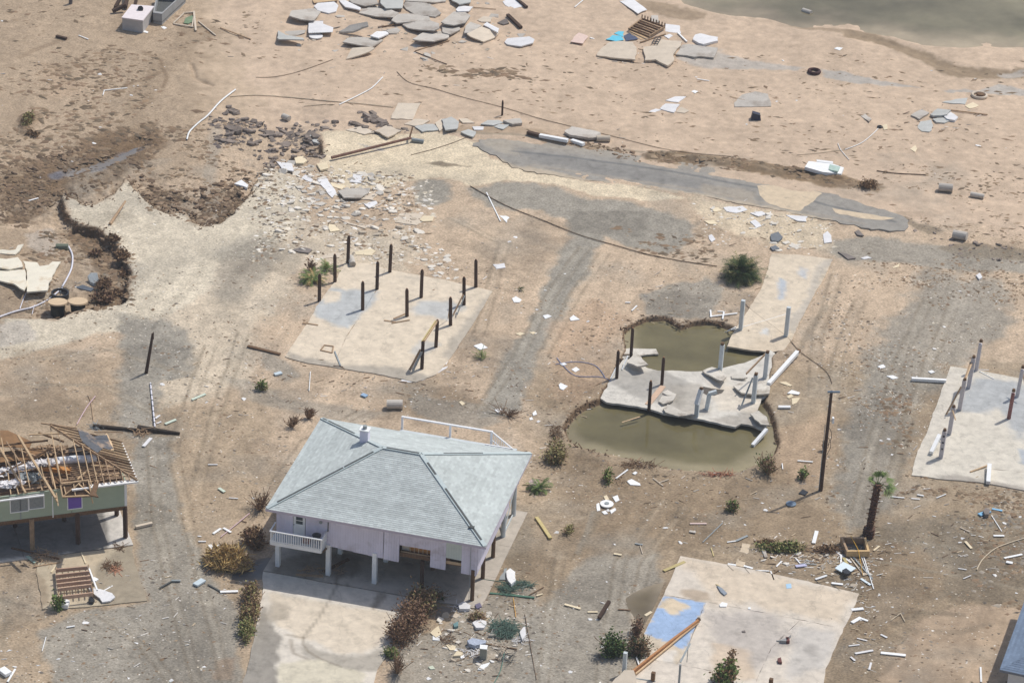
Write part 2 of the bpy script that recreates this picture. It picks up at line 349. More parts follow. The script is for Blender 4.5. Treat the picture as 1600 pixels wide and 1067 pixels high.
# thin the core rows outside the view wedge is not needed: one sheet
GX, GY = np.meshgrid(xs, ys); GX = GX.ravel(); GY = GY.ravel()
DD = (GX - CC[0]) * CF[0] + (GY - CC[1]) * CF[1] - CC[2] * CF[2]
PX, PY = px_of(GX, GY); bad = (DD < 30) | (np.abs(GX) > 200) | (np.abs(GY) > 200)
PX = np.where(bad, -5000, PX); PY = np.where(bad, -5000, PY)
GZ = np.where(bad, -.3, ground_z(PX, PY, GX, GY))
GCOL = paint(PX, PY, GX, GY, S['sand'])
# mottling in the material itself: damp and dry, gravel and sand
nA = fbm(GX * .22, GY * .22, 4); nB = fbm(GX * 1.3 + 5, GY * 1.3, 4); nC = fbm(GX * .5 + 77, GY * .16, 3)
greyv = np.array(S['grey'], np.float32)
k = np.clip(nA * 2.2, 0, .75) * (PY > 240); GCOL += (greyv - GCOL) * k[:, None] * .7
nS = fbm((GX * .97 - GY * .24) * .9, (GX * .24 + GY * .97) * .07 + 3, 4) * (PY > 400)
nT = fbm(GX * .06 + 11, GY * .5, 4) * (PY < 330) * (PX > 300)
nD = fbm(GX * 2.2 + 40, GY * 2.2, 3)
GCOL *= (1 + nB * .3 + nC * .2 + nS * .34 + nT * .16 + nD * .16)[:, None]
# soil shows dark on steep cut banks
nx, ny = len(xs), len(ys); Z2 = GZ.reshape(ny, nx)
gy, gx = np.gradient(Z2); steep = np.clip(np.hypot(gx, gy).ravel() / STEP - .45, 0, 1.2) / 1.2 * (~bad)
GCOL += (np.array(rgb(104,82,60), np.float32) - GCOL) * np.clip(steep * 1.1, 0, .85)[:, None]
deep = sst(-GZ, .45, .7) * (sdf(PX, PY, POND) > -4)
GCOL *= (1 - .2 * sst(fbm(GX * .13 + 200, GY * .13, 5), .06, .16) * (PY > 330))[:, None]
GCOL = np.clip(GCOL, 0.01, .9)
me = bpy.data.meshes.new("ground")
me.vertices.add(nx * ny); me.vertices.foreach_set("co", np.stack([GX, GY, GZ], 1).astype(np.float32).ravel())
ii = (np.arange(ny - 1)[:, None] * nx + np.arange(nx - 1)[None]).ravel()
q = np.stack([ii, ii + 1, ii + 1 + nx, ii + nx], 1).astype(np.int32)
me.loops.add(q.size); me.loops.foreach_set("vertex_index", q.ravel())
me.polygons.add(len(q)); me.polygons.foreach_set("loop_start", np.arange(len(q), dtype=np.int32) * 4)
me.update(calc_edges=True)
ca = me.color_attributes.new("Col", 'FLOAT_COLOR', 'POINT')
ca.data.foreach_set("color", np.concatenate([GCOL, np.ones((len(GCOL), 1), np.float32)], 1).astype(np.float32).ravel())
_soft = np.clip(sst(sdf(PX, PY, [(330,-60),(1700,-60),(1700,360),(1400,330),(1200,310),(900,230),(640,190),(420,190),(300,160)], 200), -40, 10) + .8 * sst(sdf(PX, PY, [(1340,1100),(1400,1010),(1440,965),(1500,946),(1700,960),(1700,1100)], 100), 0, 12), 0, 1)
fa = me.attributes.new("Grit", 'FLOAT', 'POINT'); fa.data.foreach_set("value", (1 - .72 * _soft).astype(np.float32))
me.shade_smooth()
gm = mat("sandy_soil", (1, 1, 1), attr=True, world=True, var=.12, sc=1.1, bump=.5, bsc=9, rough=.95, spec=.1)
# extra fine grit for the soil
_t = gm.node_tree; _n = _t.nodes; _L = _t.links
pr = _n["Principled BSDF"]; src = pr.inputs["Base Color"].links[0].from_socket
ge = _n.new("ShaderNodeNewGeometry"); nz = _n.new("ShaderNodeTexNoise"); nz.inputs["Scale"].default_value = 7.5; nz.inputs["Detail"].default_value = 3
mp = _n.new("ShaderNodeMapping"); mp.inputs["Scale"].default_value = (.7, 1, 1); _L.new(ge.outputs["Position"], mp.inputs[0]); _L.new(mp.outputs[0], nz.inputs["Vector"])
r1 = _n.new("ShaderNodeMapRange"); _L.new(nz.outputs["Fac"], r1.inputs[0])
for i, v in zip((1, 2, 3, 4), (.3, .7, -.3, .28)): r1.inputs[i].default_value = v
ga = _n.new('ShaderNodeAttribute'); ga.attribute_name = 'Grit'; mg = _n.new('ShaderNodeMath'); mg.operation = 'MULTIPLY_ADD'; _L.new(r1.outputs[0], mg.inputs[0]); _L.new(ga.outputs['Fac'], mg.inputs[1]); mg.inputs[2].default_value = 1.0
vm = _n.new("ShaderNodeVectorMath"); vm.operation = 'SCALE'; _L.new(src, vm.inputs[0]); _L.new(mg.outputs[0], vm.inputs["Scale"]); _L.new(vm.outputs[0], pr.inputs["Base Color"])
me.materials.append(gm)
ground = bpy.data.objects.new("ground", me); COL.objects.link(ground); ground["kind"] = "structure"
def hz(x, y):
    """ground height at a world point"""
    i = int(np.clip(np.searchsorted(xs, x) - 1, 0, nx - 2)); j = int(np.clip(np.searchsorted(ys, y) - 1, 0, ny - 2))
    return float(Z2[j, i])
def GH(x, y, dz=0.0):
    """world point where the photo pixel meets the relief"""
    z = 0.0
    for _ in range(4):
        p = G(x, y, z); z = hz(p[0], p[1])
    p = G(x, y, z); p[2] = z + dz; return p

# water: murky, paler where it is shallow
def water(name, poly, z, deep, shallow, rough_=.06, reach=16):
    m = bpy.data.materials.get("murky_water_%02d" % int(rough_ * 100))
    if m is None:
        m = mat("murky_water_%02d" % int(rough_ * 100), (1, 1, 1), attr=True, rough=rough_, var=.12, sc=.5, world=True, spec=.28, bump=.06, bsc=2.2); m.node_tree.nodes["Principled BSDF"].inputs["IOR"].default_value = 1.33
    c = np.mean(poly, axis=0); W = []
    for p in poly:
        d = (np.array(p) - c); L = np.linalg.norm(d); W.append(G(*(c + d * (1 + 14 / L)), z))
    P = np.array(W); cell = .35 if len(poly) != len(LAGOON) else .7
    gx_ = np.arange(P[:, 0].min(), P[:, 0].max() + cell, cell); gy_ = np.arange(P[:, 1].min(), P[:, 1].max() + cell, cell)
    X, Y = np.meshgrid(gx_, gy_); px, py = px_of(X, Y, z); d = sdf(px.ravel(), py.ravel(), poly, 60).reshape(X.shape)
    n = fbm(X * .25, Y * .25, 5); n2 = fbm(X * .09 + 7, Y * .2, 4)
    t = sst(d + n * reach * 2.2, 0, reach * 1.6); col = np.array(shallow)[None, None] * (1 - t[..., None]) + np.array(deep)[None, None] * t[..., None]
    col = col * (1 + n2 * 1.1)[..., None]; col = np.clip(col, .01, .6)
    keep = d > -16; fs = []; ny_, nx_ = X.shape
    for j in range(ny_ - 1):
        for i in range(nx_ - 1):
            if keep[j, i] and keep[j, i+1] and keep[j+1, i] and keep[j+1, i+1]: fs.append((j*nx_+i, j*nx_+i+1, (j+1)*nx_+i+1, (j+1)*nx_+i))
    me = bpy.data.meshes.new(name); me.from_pydata([(x, y, z) for x, y in zip(X.ravel(), Y.ravel())], [], fs)
    ca = me.color_attributes.new("Col", 'FLOAT_COLOR', 'POINT'); ca.data.foreach_set("color", np.concatenate([col.reshape(-1, 3), np.ones((col.size // 3, 1))], 1).astype(np.float32).ravel())
    me.materials.append(m); o = bpy.data.objects.new(name, me); COL.objects.link(o); o["kind"] = "structure"; return o
water("pond_water", POND, -.42, (.155, .133, .068), (.27, .23, .14), .04, 22)
water("lagoon_water", LAGOON, -.2, (.215, .19, .12), (.36, .295, .2), .12, 34)
_st = [(232,212),(242,220),(215,236),(190,246),(150,258),(105,270),(80,276),(100,262),(150,244),(185,230),(205,222)]
water("stream_water", _st, float(np.mean([hz(*G(x, y)[:2]) for x, y in ((225,222),(200,233),(180,239),(150,251))])) + .03, (.15, .15, .155), (.2, .18, .16), .08, 6)
water("puddle_water", PUD1, -.09, (.2, .16, .10), (.28, .23, .16), .08, 14)
water("puddle_water", PUD2, -.09, (.17, .17, .165), (.24, .21, .17), .08, 10)

# asphalt road remnant, sand patches on it
def sheet(name, poly, z, m, kind="structure", sub=6, jit=.1, th=.0, parent=None, **k):
    pts = rough([G(*p) for p in poly], sub, jit); pts = [np.array([p[0], p[1], z]) for p in pts]
    mb = MB()
    if th: mb.prism(pts[::-1] if area(pts) < 0 else pts, th)
    else: mb.add(pts, [list(range(len(pts)))] if area(pts) > 0 else [list(range(len(pts)))[::-1]])
    return mb.build(name, m, kind=kind, parent=parent, origin=None if parent is not None else (0, 0, 0), **k)
def area(p):
    return sum(p[i][0] * p[(i + 1) % len(p)][1] - p[(i + 1) % len(p)][0] * p[i][1] for i in range(len(p)))
asph = mat("worn_asphalt", rgb(141, 139, 134), var=.16, sc=1.2, bump=.5, bsc=14, stain=rgb(168, 160, 148), st_sc=.25, st_lo=.5, st_hi=.75, world=True, grain=(.25, 1.2, 1), spec=.2)
sandm = mat("drifted_sand", rgb(205, 186, 158), var=.12, sc=1.6, bump=.3, bsc=8, world=True, stain=rgb(150, 138, 122), st_sc=.5, st_lo=.58, st_hi=.72)
sheet("sand_drift", [(1183,291),(1200,290),(1240,292),(1285,303),(1262,322),(1250,331),(1220,326),(1196,316),(1186,303)], .064, sandm)
sheet("sand_drift", [(1300,326),(1340,333),(1385,340),(1398,342),(1380,345),(1340,341),(1305,333)], .064, sandm, jit=.06)
# ---------------------------------------------------------------- concrete slabs
CONC = rgb(196, 186, 170)
concm = mat("weathered_concrete", (1, 1, 1), attr=True, world=True, var=.11, sc=1.5, bump=.3, bsc=12, rough=.9, spec=.15)
_t = concm.node_tree; _n = _t.nodes; _L = _t.links; _p = _n["Principled BSDF"]; _s = _p.inputs["Base Color"].links[0].from_socket
_g = _n.new("ShaderNodeNewGeometry"); _w = _n.new("ShaderNodeTexNoise"); _w.inputs["Scale"].default_value = .6; _w.inputs["Detail"].default_value = 5; _L.new(_g.outputs["Position"], _w.inputs["Vector"])
_a = _n.new("ShaderNodeVectorMath"); _a.operation = 'MULTIPLY_ADD'; _L.new(_w.outputs["Color"], _a.inputs[0]); _a.inputs[1].default_value = (2.4, 2.4, 2.4); _L.new(_g.outputs["Position"], _a.inputs[2])
_v = _n.new("ShaderNodeTexVoronoi"); _v.feature = 'DISTANCE_TO_EDGE'; _v.inputs["Scale"].default_value = .2; _L.new(_a.outputs[0], _v.inputs["Vector"])
_m = _n.new("ShaderNodeMapRange"); _L.new(_v.outputs["Distance"], _m.inputs[0])
for i, v in zip((1, 2, 3, 4), (.001, .008, .84, 1)): _m.inputs[i].default_value = v
_k = _n.new("ShaderNodeTexNoise"); _k.inputs["Scale"].default_value = .9; _k.inputs["Detail"].default_value = 8; _k.inputs["Roughness"].default_value = .7; _L.new(_g.outputs["Position"], _k.inputs["Vector"])
_q = _n.new("ShaderNodeMapRange"); _L.new(_k.outputs["Fac"], _q.inputs[0])
for i, v in zip((1, 2, 3, 4), (.5, .72, 1, .74)): _q.inputs[i].default_value = v
_x = _n.new("ShaderNodeMath"); _x.operation = 'MULTIPLY'; _L.new(_m.outputs[0], _x.inputs[0]); _L.new(_q.outputs[0], _x.inputs[1])
_y = _n.new("ShaderNodeVectorMath"); _y.operation = 'SCALE'; _L.new(_s, _y.inputs[0]); _L.new(_x.outputs[0], _y.inputs["Scale"]); _L.new(_y.outputs[0], _p.inputs["Base Color"])
edgem = mat("broken_concrete", rgb(204, 197, 184), var=.14, sc=1.6, bump=.6, bsc=9, rand=.12, stain=rgb(150, 141, 128), st_sc=.7, rough=.95)
def panel(poly, z, th, base, regs, lines, parent, name="slab_panel", jit=.03, cell=.28, pix=True, world_poly=None):
    pts = world_poly if world_poly is not None else [G(*p, z) for p in poly]
    pts = rough(pts, 8, jit)
    if area(pts) < 0: pts = pts[::-1]
    c = np.mean(pts, axis=0); pts = [p + (c - p) / np.linalg.norm(c - p) * .015 for p in pts]   # open joint between panels
    bm = bmesh.new(); vs = [bm.verts.new((p[0], p[1], z)) for p in pts]; f = bm.faces.new(vs)
    P = np.array(pts)
    for ax in (0, 1):
        for t in np.arange(P[:, ax].min() + cell, P[:, ax].max(), cell):
            no = (1, 0, 0) if ax == 0 else (0, 1, 0); co = (t, 0, 0) if ax == 0 else (0, t, 0)
            bmesh.ops.bisect_plane(bm, geom=bm.verts[:] + bm.edges[:] + bm.faces[:], plane_co=co, plane_no=no)
    bnd = [e for e in bm.edges if len(e.link_faces) == 1]
    r = bmesh.ops.extrude_edge_only(bm, edges=bnd)
    for v in r["geom"]:
        if isinstance(v, bmesh.types.BMVert): v.co.z -= th
    me = bpy.data.meshes.new(name); bm.to_mesh(me); bm.free()
    n = len(me.vertices); co = np.empty(n * 3, np.float32); me.vertices.foreach_get("co", co); co = co.reshape(n, 3)
    px, py = px_of(co[:, 0].astype(float), co[:, 1].astype(float), z)
    col = paint(px, py, co[:, 0], co[:, 1], base, regs, lines)
    col *= (1 + fbm(co[:, 0] * 1.1, co[:, 1] * 1.1, 4) * .22)[:, None]
    ca = me.color_attributes.new("Col", 'FLOAT_COLOR', 'POINT')
    ca.data.foreach_set("color", np.concatenate([col, np.ones((n, 1))], 1).astype(np.float32).ravel())
    me.materials.append(concm); o = bpy.data.objects.new(name, me); COL.objects.link(o); o.parent = parent
    return o
def slab_root(name, label, cat=None):
    r = thing(name, label, cat, (0, 0, 0), kind="structure"); return r
concm2 = None
rr_ = slab_root("road", "broken strip of grey asphalt road with sand over it"); rr_["kind"] = "structure"
del rr_["label"]
AS = rgb(152,147,138)
rg = [(rgb(190,174,150),.75,6,9,[(738,232),(800,256),(870,270),(1000,288),(1180,318),(1300,345),(1340,360),(1000,300),(740,260)]),(rgb(170,160,144),.6,9,10,[(748,214),(870,220),(1060,248),(1240,284),(1240,292),(1050,258),(860,232),(760,228)]),
      (rgb(128,126,122),.6,12,12,[(820,235),(1000,262),(1180,300),(1170,310),(1000,280),(830,252)]),(rgb(168,158,142),.7,8,12,[(760,225),(800,222),(810,240),(780,240)]),(rgb(172,160,142),.6,8,12,[(1090,285),(1180,300),(1180,318),(1100,304)])]
ln = [(rgb(104,106,106),.75,2.2,4,[(800,236),(900,247),(1050,268),(1200,297),(1400,347)]),(rgb(158,150,138),.6,3,4,[(800,228),(950,245),(1100,268),(1300,310)]),(rgb(166,154,138),.5,2.5,4,[(830,258),(950,276),(1100,298),(1350,350)])]
panel(ROAD, .055, .16, AS, rg, ln, rr_, name="asphalt_strip", jit=.14, cell=.25)
SN, BL, GY_ = rgb(216, 201, 178), rgb(176, 182, 184), rgb(165, 157, 144)
PALEC = rgb(212, 203, 188)

r = slab_root("pile_foundation_slab", "sand covered concrete slab with dark wooden piles standing on it")
rg = [(BL,.8,8,7,[(505,447),(560,452),(590,456),(583,470),(565,500),(545,512),(515,505),(495,492),(490,470),(510,462)]),
      (BL,.7,8,6,[(655,470),(705,470),(725,480),(700,500),(650,490),(640,480)]),(SN,.9,6,6,[(508,452),(535,455),(530,470),(505,475)]),
      (BL,.5,6,6,[(660,530),(690,540),(660,560),(640,550)]),(GY_,.8,8,6,[(440,548),(480,560),(540,568),(620,575),(690,590),(640,606),(480,590)]),
      (GY_,.7,7,6,[(725,500),(770,452),(790,460),(715,570),(690,560)]),(GY_,.5,5,5,[(620,430),(660,432),(650,445),(625,442)]),
      (SN,.7,8,6,[(545,415),(700,445),(640,450),(560,440)])]
panel([(445,557),(478,508),(500,470),(524,438),(540,411),(575,411),(602,420),(589,452),(565,490),(541,526),(520,573),(480,567)], .05, .2, SN, rg, [], r)
panel([(602,420),(700,438),(770,455),(740,505),(705,558),(682,585),(650,597),(600,586),(560,580),(520,573),(541,526),(565,490),(589,452)], .05, .2, SN, rg, [], r)

r = slab_root("carport_slab", "concrete slab with joints under the lilac stilt house")
HA = math.radians(-13.1); HO = G(432, 884); HU = np.array([math.cos(HA), math.sin(HA), 0]); HV = np.array([-HU[1], HU[0], 0])
def H(u, v, z): return HO + HU * u + HV * v + np.array([0, 0, z])
us = [-.75, 4.0, 8.2, 12.2, 16.7]; vs_ = [-1.0, 3.6, 8.2, 13.6]
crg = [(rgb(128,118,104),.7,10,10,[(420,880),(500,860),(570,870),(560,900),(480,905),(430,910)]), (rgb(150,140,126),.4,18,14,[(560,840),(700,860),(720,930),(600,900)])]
cln = [(rgb(110,98,84),.6,3,4,[(538,868),(530,895),(515,940)]),(rgb(120,108,94),.5,2,3,[(556,872),(553,890),(540,920)])]
for i in range(4):
    for j in range(3):
        panel(None, .06, .2, rgb(188,178,164), crg, cln, r, world_poly=[H(a, b, .06) for a, b in ((us[i], vs_[j]), (us[i+1], vs_[j]), (us[i+1], vs_[j+1]), (us[i], vs_[j+1]))], jit=.01)
r = slab_root("driveway", "pale sand covered concrete driveway in front of the lilac stilt house")
q0 = px_of(*H(-.75, -1.04, 0)); q1 = px_of(*H(11.8, -1.04, 0))
drg = [(SN,.8,10,9,[(420,925),(500,940),(630,965),(600,1000),(560,1020),(520,1020),(495,1000),(470,1000),(440,980),(425,960)]),
       (rgb(168,160,146),.8,9,10,[(485,1002),(500,1018),(530,1025),(570,1022),(600,1005),(625,975),(625,1010),(600,1045),(560,1050),(520,1042),(490,1035),(470,1020)]),
       (rgb(205,196,172),.8,7,8,[(440,1030),(500,1035),(575,1050),(560,1100),(425,1100)]),
       (rgb(140,134,124),.85,8,9,[(408,945),(430,985),(440,1000),(436,1040),(424,1110),(350,1110),(380,1040),(398,990)]),
       (rgb(160,150,134),.6,8,8,[(425,935),(455,945),(450,965),(425,975),(412,960)]), (rgb(120,108,92),.6,5,5,[(590,925),(603,930),(590,950),(580,955),(578,945)])]
dln = [(rgb(134,124,108),.55,2.4,3,[(534,880),(525,915),(518,932),(505,955),(490,975),(478,990),(474,1005),(482,1018),(500,1030),(530,1040)]),
       (rgb(130,116,98),.5,3,4,[(448,992),(474,996)]),(rgb(140,126,108),.5,3,4,[(455,1000),(460,1020),(480,1030)])]
panel([q0, q1, (637,960),(622,990),(606,1020),(590,1045),(575,1100),(365,1100),(385,1050),(399,985),(409,935)], .055, .2, PALEC, drg, dln, r, cell=.2)

r = slab_root("undermined_slab", "cracked concrete slab hanging over the washed out pond")
rg = [(rgb(160,155,146),.75,10,10,[(965,580),(1040,580),(1080,600),(1060,640),(1010,625),(950,600)]),(GY_,.6,8,8,[(1040,600),(1100,600),(1110,650),(1060,650)]),
      (rgb(150,142,130),.6,6,8,[(1100,655),(1190,640),(1200,668),(1160,666)]), (SN,.5,8,8,[(1110,600),(1190,610),(1180,650),(1120,640)])]
panel([(938,622),(947,628),(1012,638),(1037,646),(1089,654),(1149,667),(1158,662),(1168,663),(1190,671),(1199,666),(1197,654),(1183,645),(1190,623),(1202,616),(1201,596),(1210,578),(1219,560),(1204,547),(1187,557),(1163,567),(1136,573),(1111,578),(1090,580),(1060,579),(1028,579),(1012,575),(999,567),(987,562),(975,560),(963,576)], .06, .18, rgb(208,202,190), rg, [], r, jit=.04)
mbp = MB()
for p in ((950,618),(1000,632),(1060,646),(1120,654),(1180,655),(1200,590),(1100,590),(1020,590)): mbp.cyl(G(p[0], p[1], -1.3), G(p[0], p[1], -.12), .18, .18, 8)
mbp.build("footing", edgem, r)
r = slab_root("rear_driveway", "long sand covered concrete driveway beside the round palm")
rg = [(SN,.8,14,12,[(1190,400),(1300,405),(1240,500),(1160,545),(1140,540)]),(rgb(176,186,196),.8,5,5,[(1222,435),(1232,440),(1228,462),(1215,468),(1218,450)]),(rgb(176,186,196),.6,5,5,[(1250,420),(1264,424),(1258,434),(1246,430)]),
      (rgb(176,170,160),.6,8,8,[(1285,410),(1305,405),(1240,520),(1228,510)]), (rgb(196,204,210),.6,3,4,[(1190,514),(1200,512),(1198,522),(1186,522)])]
panel([(1206,396),(1250,398),(1302,405),(1290,430),(1262,480),(1248,505),(1238,530),(1225,547),(1200,550),(1187,548),(1172,547),(1150,543),(1136,541),(1140,530),(1148,516),(1165,490),(1187,455),(1198,425)], .05, .16, rgb(206,190,166), rg, [], r)

r = slab_root("blue_floor_slab", "large bare concrete slab with one corner painted light blue")
BLU = rgb(158, 180, 208)
rg = [(BLU,1,1.5,1,[(1037,930),(1102,941),(1077,1002),(1070,1016),(1046,1003),(1006,990)]), (rgb(214,196,168),1,3,7,[(1040,937),(1050,933),(1062,940),(1078,944),(1082,949),(1070,954),(1060,960),(1050,958),(1042,950),(1030,950)]),
      (rgb(214,196,168),.9,3,4,[(1012,966),(1022,968),(1020,974),(1012,972)]), (rgb(160,140,116),.7,6,6,[(1066,922),(1085,918),(1108,924),(1112,934),(1090,938),(1070,930)]),
      (rgb(176,168,160),.7,20,16,[(1110,950),(1220,960),(1240,1000),(1180,1040),(1130,1010)]),(rgb(205,184,158),.7,10,10,[(1120,1000),(1170,1010),(1180,1060),(1110,1060)]),
      (rgb(208,190,165),.7,20,14,[(1060,870),(1340,925),(1310,975),(1120,935)]), (rgb(186,182,176),.6,16,12,[(1240,975),(1310,985),(1290,1040),(1230,1060)]),(rgb(150,144,136),.5,8,6,[(1258,1005),(1275,1005),(1272,1025),(1258,1020)]),
      (rgb(222,216,206),.7,5,5,[(1020,1015),(1060,1015),(1050,1036),(1015,1030)])]
base = rgb(212, 201, 185)
ln = [(rgb(110,96,82),.5,1.2,2,[(1110,941),(1160,952),(1237,966)])]
panel([(1063,868),(1150,884),(1175,889),(1250,905),(1343,927),(1332,955),(1318,981),(1237,965),(1103,940),(1037,929)], .07, .2, base, rg, ln, r)
panel([(1037,929),(1103,940),(1077,1004),(1058.6,1037),(1003,1028),(1006,989)], .07, .2, rgb(204,190,168), rg, [], r, jit=.01)
panel([(1003,1028),(1058.6,1037),(1114,1048),(1112,1100),(985,1100),(993,1048)], .07, .2, base, rg, [], r)
panel([(1103,940),(1237,965),(1250,968),(1205,1012),(1182,1062),(1178,1100),(1112,1100),(1114,1048),(1058.6,1037),(1077,1004)], .07, .2, base, rg, [], r)
panel([(1250,968),(1318,981),(1305,1012),(1290,1044),(1284,1100),(1178,1100),(1182,1062),(1205,1012)], .07, .2, base, rg, [], r)
panel([(1160,848),(1173,850),(1163,886),(1149,883)], .07, .2, rgb(206,188,162), [], [], r)

r = slab_root("right_foundation_slab", "pale concrete slab with broken white posts near the right edge")
rg = [(rgb(166,170,172),.8,14,14,[(1510,590),(1590,600),(1620,640),(1590,690),(1560,640),(1500,640)]),(rgb(166,158,146),.9,5,6,[(1460,744),(1500,742),(1560,752),(1610,765),(1600,790),(1500,760)]),
      (rgb(158,172,186),.6,6,6,[(1590,700),(1620,705),(1615,730),(1592,725)]),(rgb(206,198,184),.6,12,10,[(1470,580),(1500,580),(1450,720),(1425,720)])]
b2 = rgb(210, 202, 186)
panel([(1485,572),(1530,578),(1600,592),(1700,604),(1700,745),(1600,738),(1522,729),(1430,716),(1450,670),(1467,622)], .06, .2, b2, rg, [], r)
panel([(1430,716),(1522,729),(1600,738),(1700,745),(1700,790),(1612,768),(1560,758),(1530,753),(1480,749),(1424,742)], .06, .2, b2, rg, [], r)

# left house slab and apron
r = slab_root("left_house_slab", "mud streaked concrete apron under and in front of the wrecked green house")
H2A = math.radians(18.6); H2O = G(197, 841); U2 = np.array([math.cos(H2A), math.sin(H2A), 0]); V2 = np.array([-U2[1], U2[0], 0])
def K(u, v, z): return H2O + U2 * u + V2 * v + np.array([0, 0, z])
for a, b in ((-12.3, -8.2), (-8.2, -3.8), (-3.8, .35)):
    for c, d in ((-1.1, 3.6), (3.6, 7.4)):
        panel(None, .06, .2, rgb(206,200,190), [(rgb(126,122,116),.95,5,7,[(-200,760),(150,760),(163,790),(172,838),(168,862),(60,868),(-200,890)])], [], r, world_poly=[K(a, c, .06), K(b, c, .06), K(b, d, .06), K(a, d, .06)], jit=.01)  # dirty grey paints extra shade on the concrete, up to the shadow edge
rg = [(rgb(158,146,126),1,5,7,[(150,880),(185,862),(203,845),(240,940),(160,952),(150,915)]),(rgb(158,142,120),.9,6,6,[(50,880),(72,905),(78,940),(60,960)]),(rgb(198,180,152),.6,8,8,[(70,870),(170,862),(150,880),(90,890)])]
q = px_of(*K(-7.1, -1.15, 0)); q2 = px_of(*K(.3, -1.15, 0))
panel([q, q2, (207,862),(217,898),(230,938),(135,948),(66,951),(64,930),(56,895)], .05, .2, rgb(186,172,148), rg, [], r)

# ---------------------------------------------------------------- lilac stilt house
LIL = rgb(222, 217, 230)
sid = mat("lilac_siding", LIL, rough=.7, var=.1, sc=1.3, rand=.04, grain=(1, 1, .35), stain=rgb(196,188,196), st_sc=.9, st_lo=.54, st_hi=.74)
white = mat("white_paint", rgb(238, 238, 235), rough=.6, var=.06, sc=2, rand=.04)
gpost = mat("pale_painted_wood", rgb(200, 206, 206), rough=.7, var=.08, sc=2)
dwood = mat("dark_creosote_wood", rgb(78, 62, 52), var=.3, sc=4, grain=(3, 3, .6), rand=.15, bump=.4, bsc=14)
bwood = mat("brown_wet_wood", rgb(112, 88, 66), var=.25, sc=3, grain=(3, 3, .5), rand=.12, bump=.3)
lwood = mat("fresh_lumber", rgb(202, 174, 138), var=.16, sc=3, rand=.14)
owood = mat("weathered_lumber", rgb(166, 140, 112), var=.22, sc=3, rand=.2)
glass = mat("dark_window_glass", rgb(70, 82, 84), rough=.12, var=.1, spec=.5)
dkr = mat("dark_grey_flashing", rgb(88, 90, 88), rough=.8, var=.2, sc=5)
gry = mat("grey_paint", rgb(150, 156, 156), rough=.7, var=.08, sc=3)
ins = mat("orange_faced_insulation", rgb(196, 140, 84), var=.2, sc=6)
plast = mat("bare_plasterboard", rgb(214, 204, 188), var=.1, sc=2)
shg = mat("pale_grey_shingles", (1, 1, 1), attr=True, var=.1, sc=.7, rough=.92, spec=.12)
ho = thing("stilt_house", "lilac house raised on posts with pale grey hip roof and small balcony", "house", H(8, 6.4, 0))
EH, OV, RS = 5.5, .7, .378
def faceroof(corners, name="roof"): pass
c00, c10, c11, c01 = (-OV, -OV), (16 + .8, -OV), (16.8, 13.7), (-OV, 13.7)
hd = 7.2; rz = EH + hd * RS; ra, rb = (-OV + hd, 6.5), (16.8 - hd, 6.5)
mb = MB()
E_ = [H(*c, EH) for c in (c00, c10, c11, c01)]; R_ = [H(*ra, rz), H(*rb, rz)]; B_ = [H(*c, EH - .2) for c in (c00, c10, c11, c01)]
mb.add(E_ + R_ + B_, [[0,1,5,4],[1,2,5],[2,3,4,5],[3,0,4],[9,8,7,6],[0,6,7,1],[1,7,8,2],[2,8,9,3],[3,9,6,0]])
mb.build("roof", mat("roof_deck_and_fascia", rgb(196, 186, 198), rough=.8, var=.06), ho)
def shingle_face(mb, a, b, apexs, expo=.19, tw=.34, base=(0,0,0), lo=.9, hi=1.1, r=random.Random(5)):
    """courses of shingle tabs on a planar roof face; a,b eave ends, apexs = top end points over a and b"""
    a, b = np.array(a), np.array(b); p, q = np.array(apexs[0]), np.array(apexs[1])
    n = np.cross(b - a, p - a); n /= np.linalg.norm(n)
    if n[2] < 0: n = -n
    up = np.cross(n, (b - a) / np.linalg.norm(b - a)); 
    if up[2] < 0: up = -up
    hgt = (p - a) @ up; K_ = int(hgt / expo); e = (b - a) / np.linalg.norm(b - a)
    for k in range(K_ + 1):
        t0 = k * expo / hgt; t1 = min(1, (k + 1.15) * expo / hgt)
        if t0 >= 1: break
        l0, r0 = a + (p - a) * t0, b + (q - b) * t0; l1, r1 = a + (p - a) * t1, b + (q - b) * t1
        W_ = (r0 - l0) @ e; x = -(r.random() * tw)
        cb = r.uniform(.92, 1.06)
        while x < W_:
            x0, x1 = max(0, x), min(W_, x + tw - .012); x += tw
            if x1 - x0 < .03: continue
            f = cb * r.uniform(lo, hi); c = tuple(v * f for v in base)
            A, B = l0 + e * x0, l0 + e * x1
            u1, u2 = max(x0, (l1 - l0) @ e), min(x1, (r1 - l0) @ e)
            if u2 < u1: u1 = u2 = (u1 + u2) / 2
            upv = up * (t1 - t0) * hgt
            Cc, Dd = l0 + e * u2 + upv, l0 + e * u1 + upv
            mb.add([A + n * .028, B + n * .028, Cc + n * .006, Dd + n * .006, A + n * .002, B + n * .002], [[0,1,2,3],[4,5,1,0]], c)
mb = MB(); SHB = rgb(190, 196, 192)
shingle_face(mb, E_[0], E_[1], R_, base=SHB); shingle_face(mb, E_[1], E_[2], [R_[1], R_[1]], base=SHB)
shingle_face(mb, E_[2], E_[3], [R_[1], R_[0]], base=SHB); shingle_face(mb, E_[3], E_[0], [R_[0], R_[0]], base=SHB)
mb.build("shingle_courses", shg, ho, kind="stuff")
def hipseg(P, Q, f0, f1, w_=.16, m=dkr, name="torn_ridge_strip", dz=.06):
    P, Q = np.array(P), np.array(Q); MB().beam(P + (Q - P) * f0 + [0,0,dz], P + (Q - P) * f1 + [0,0,dz], w_, .06).build(name, m, ho)
capm = mat("pale_ridge_caps", rgb(186, 196, 194), var=.1, sc=4)
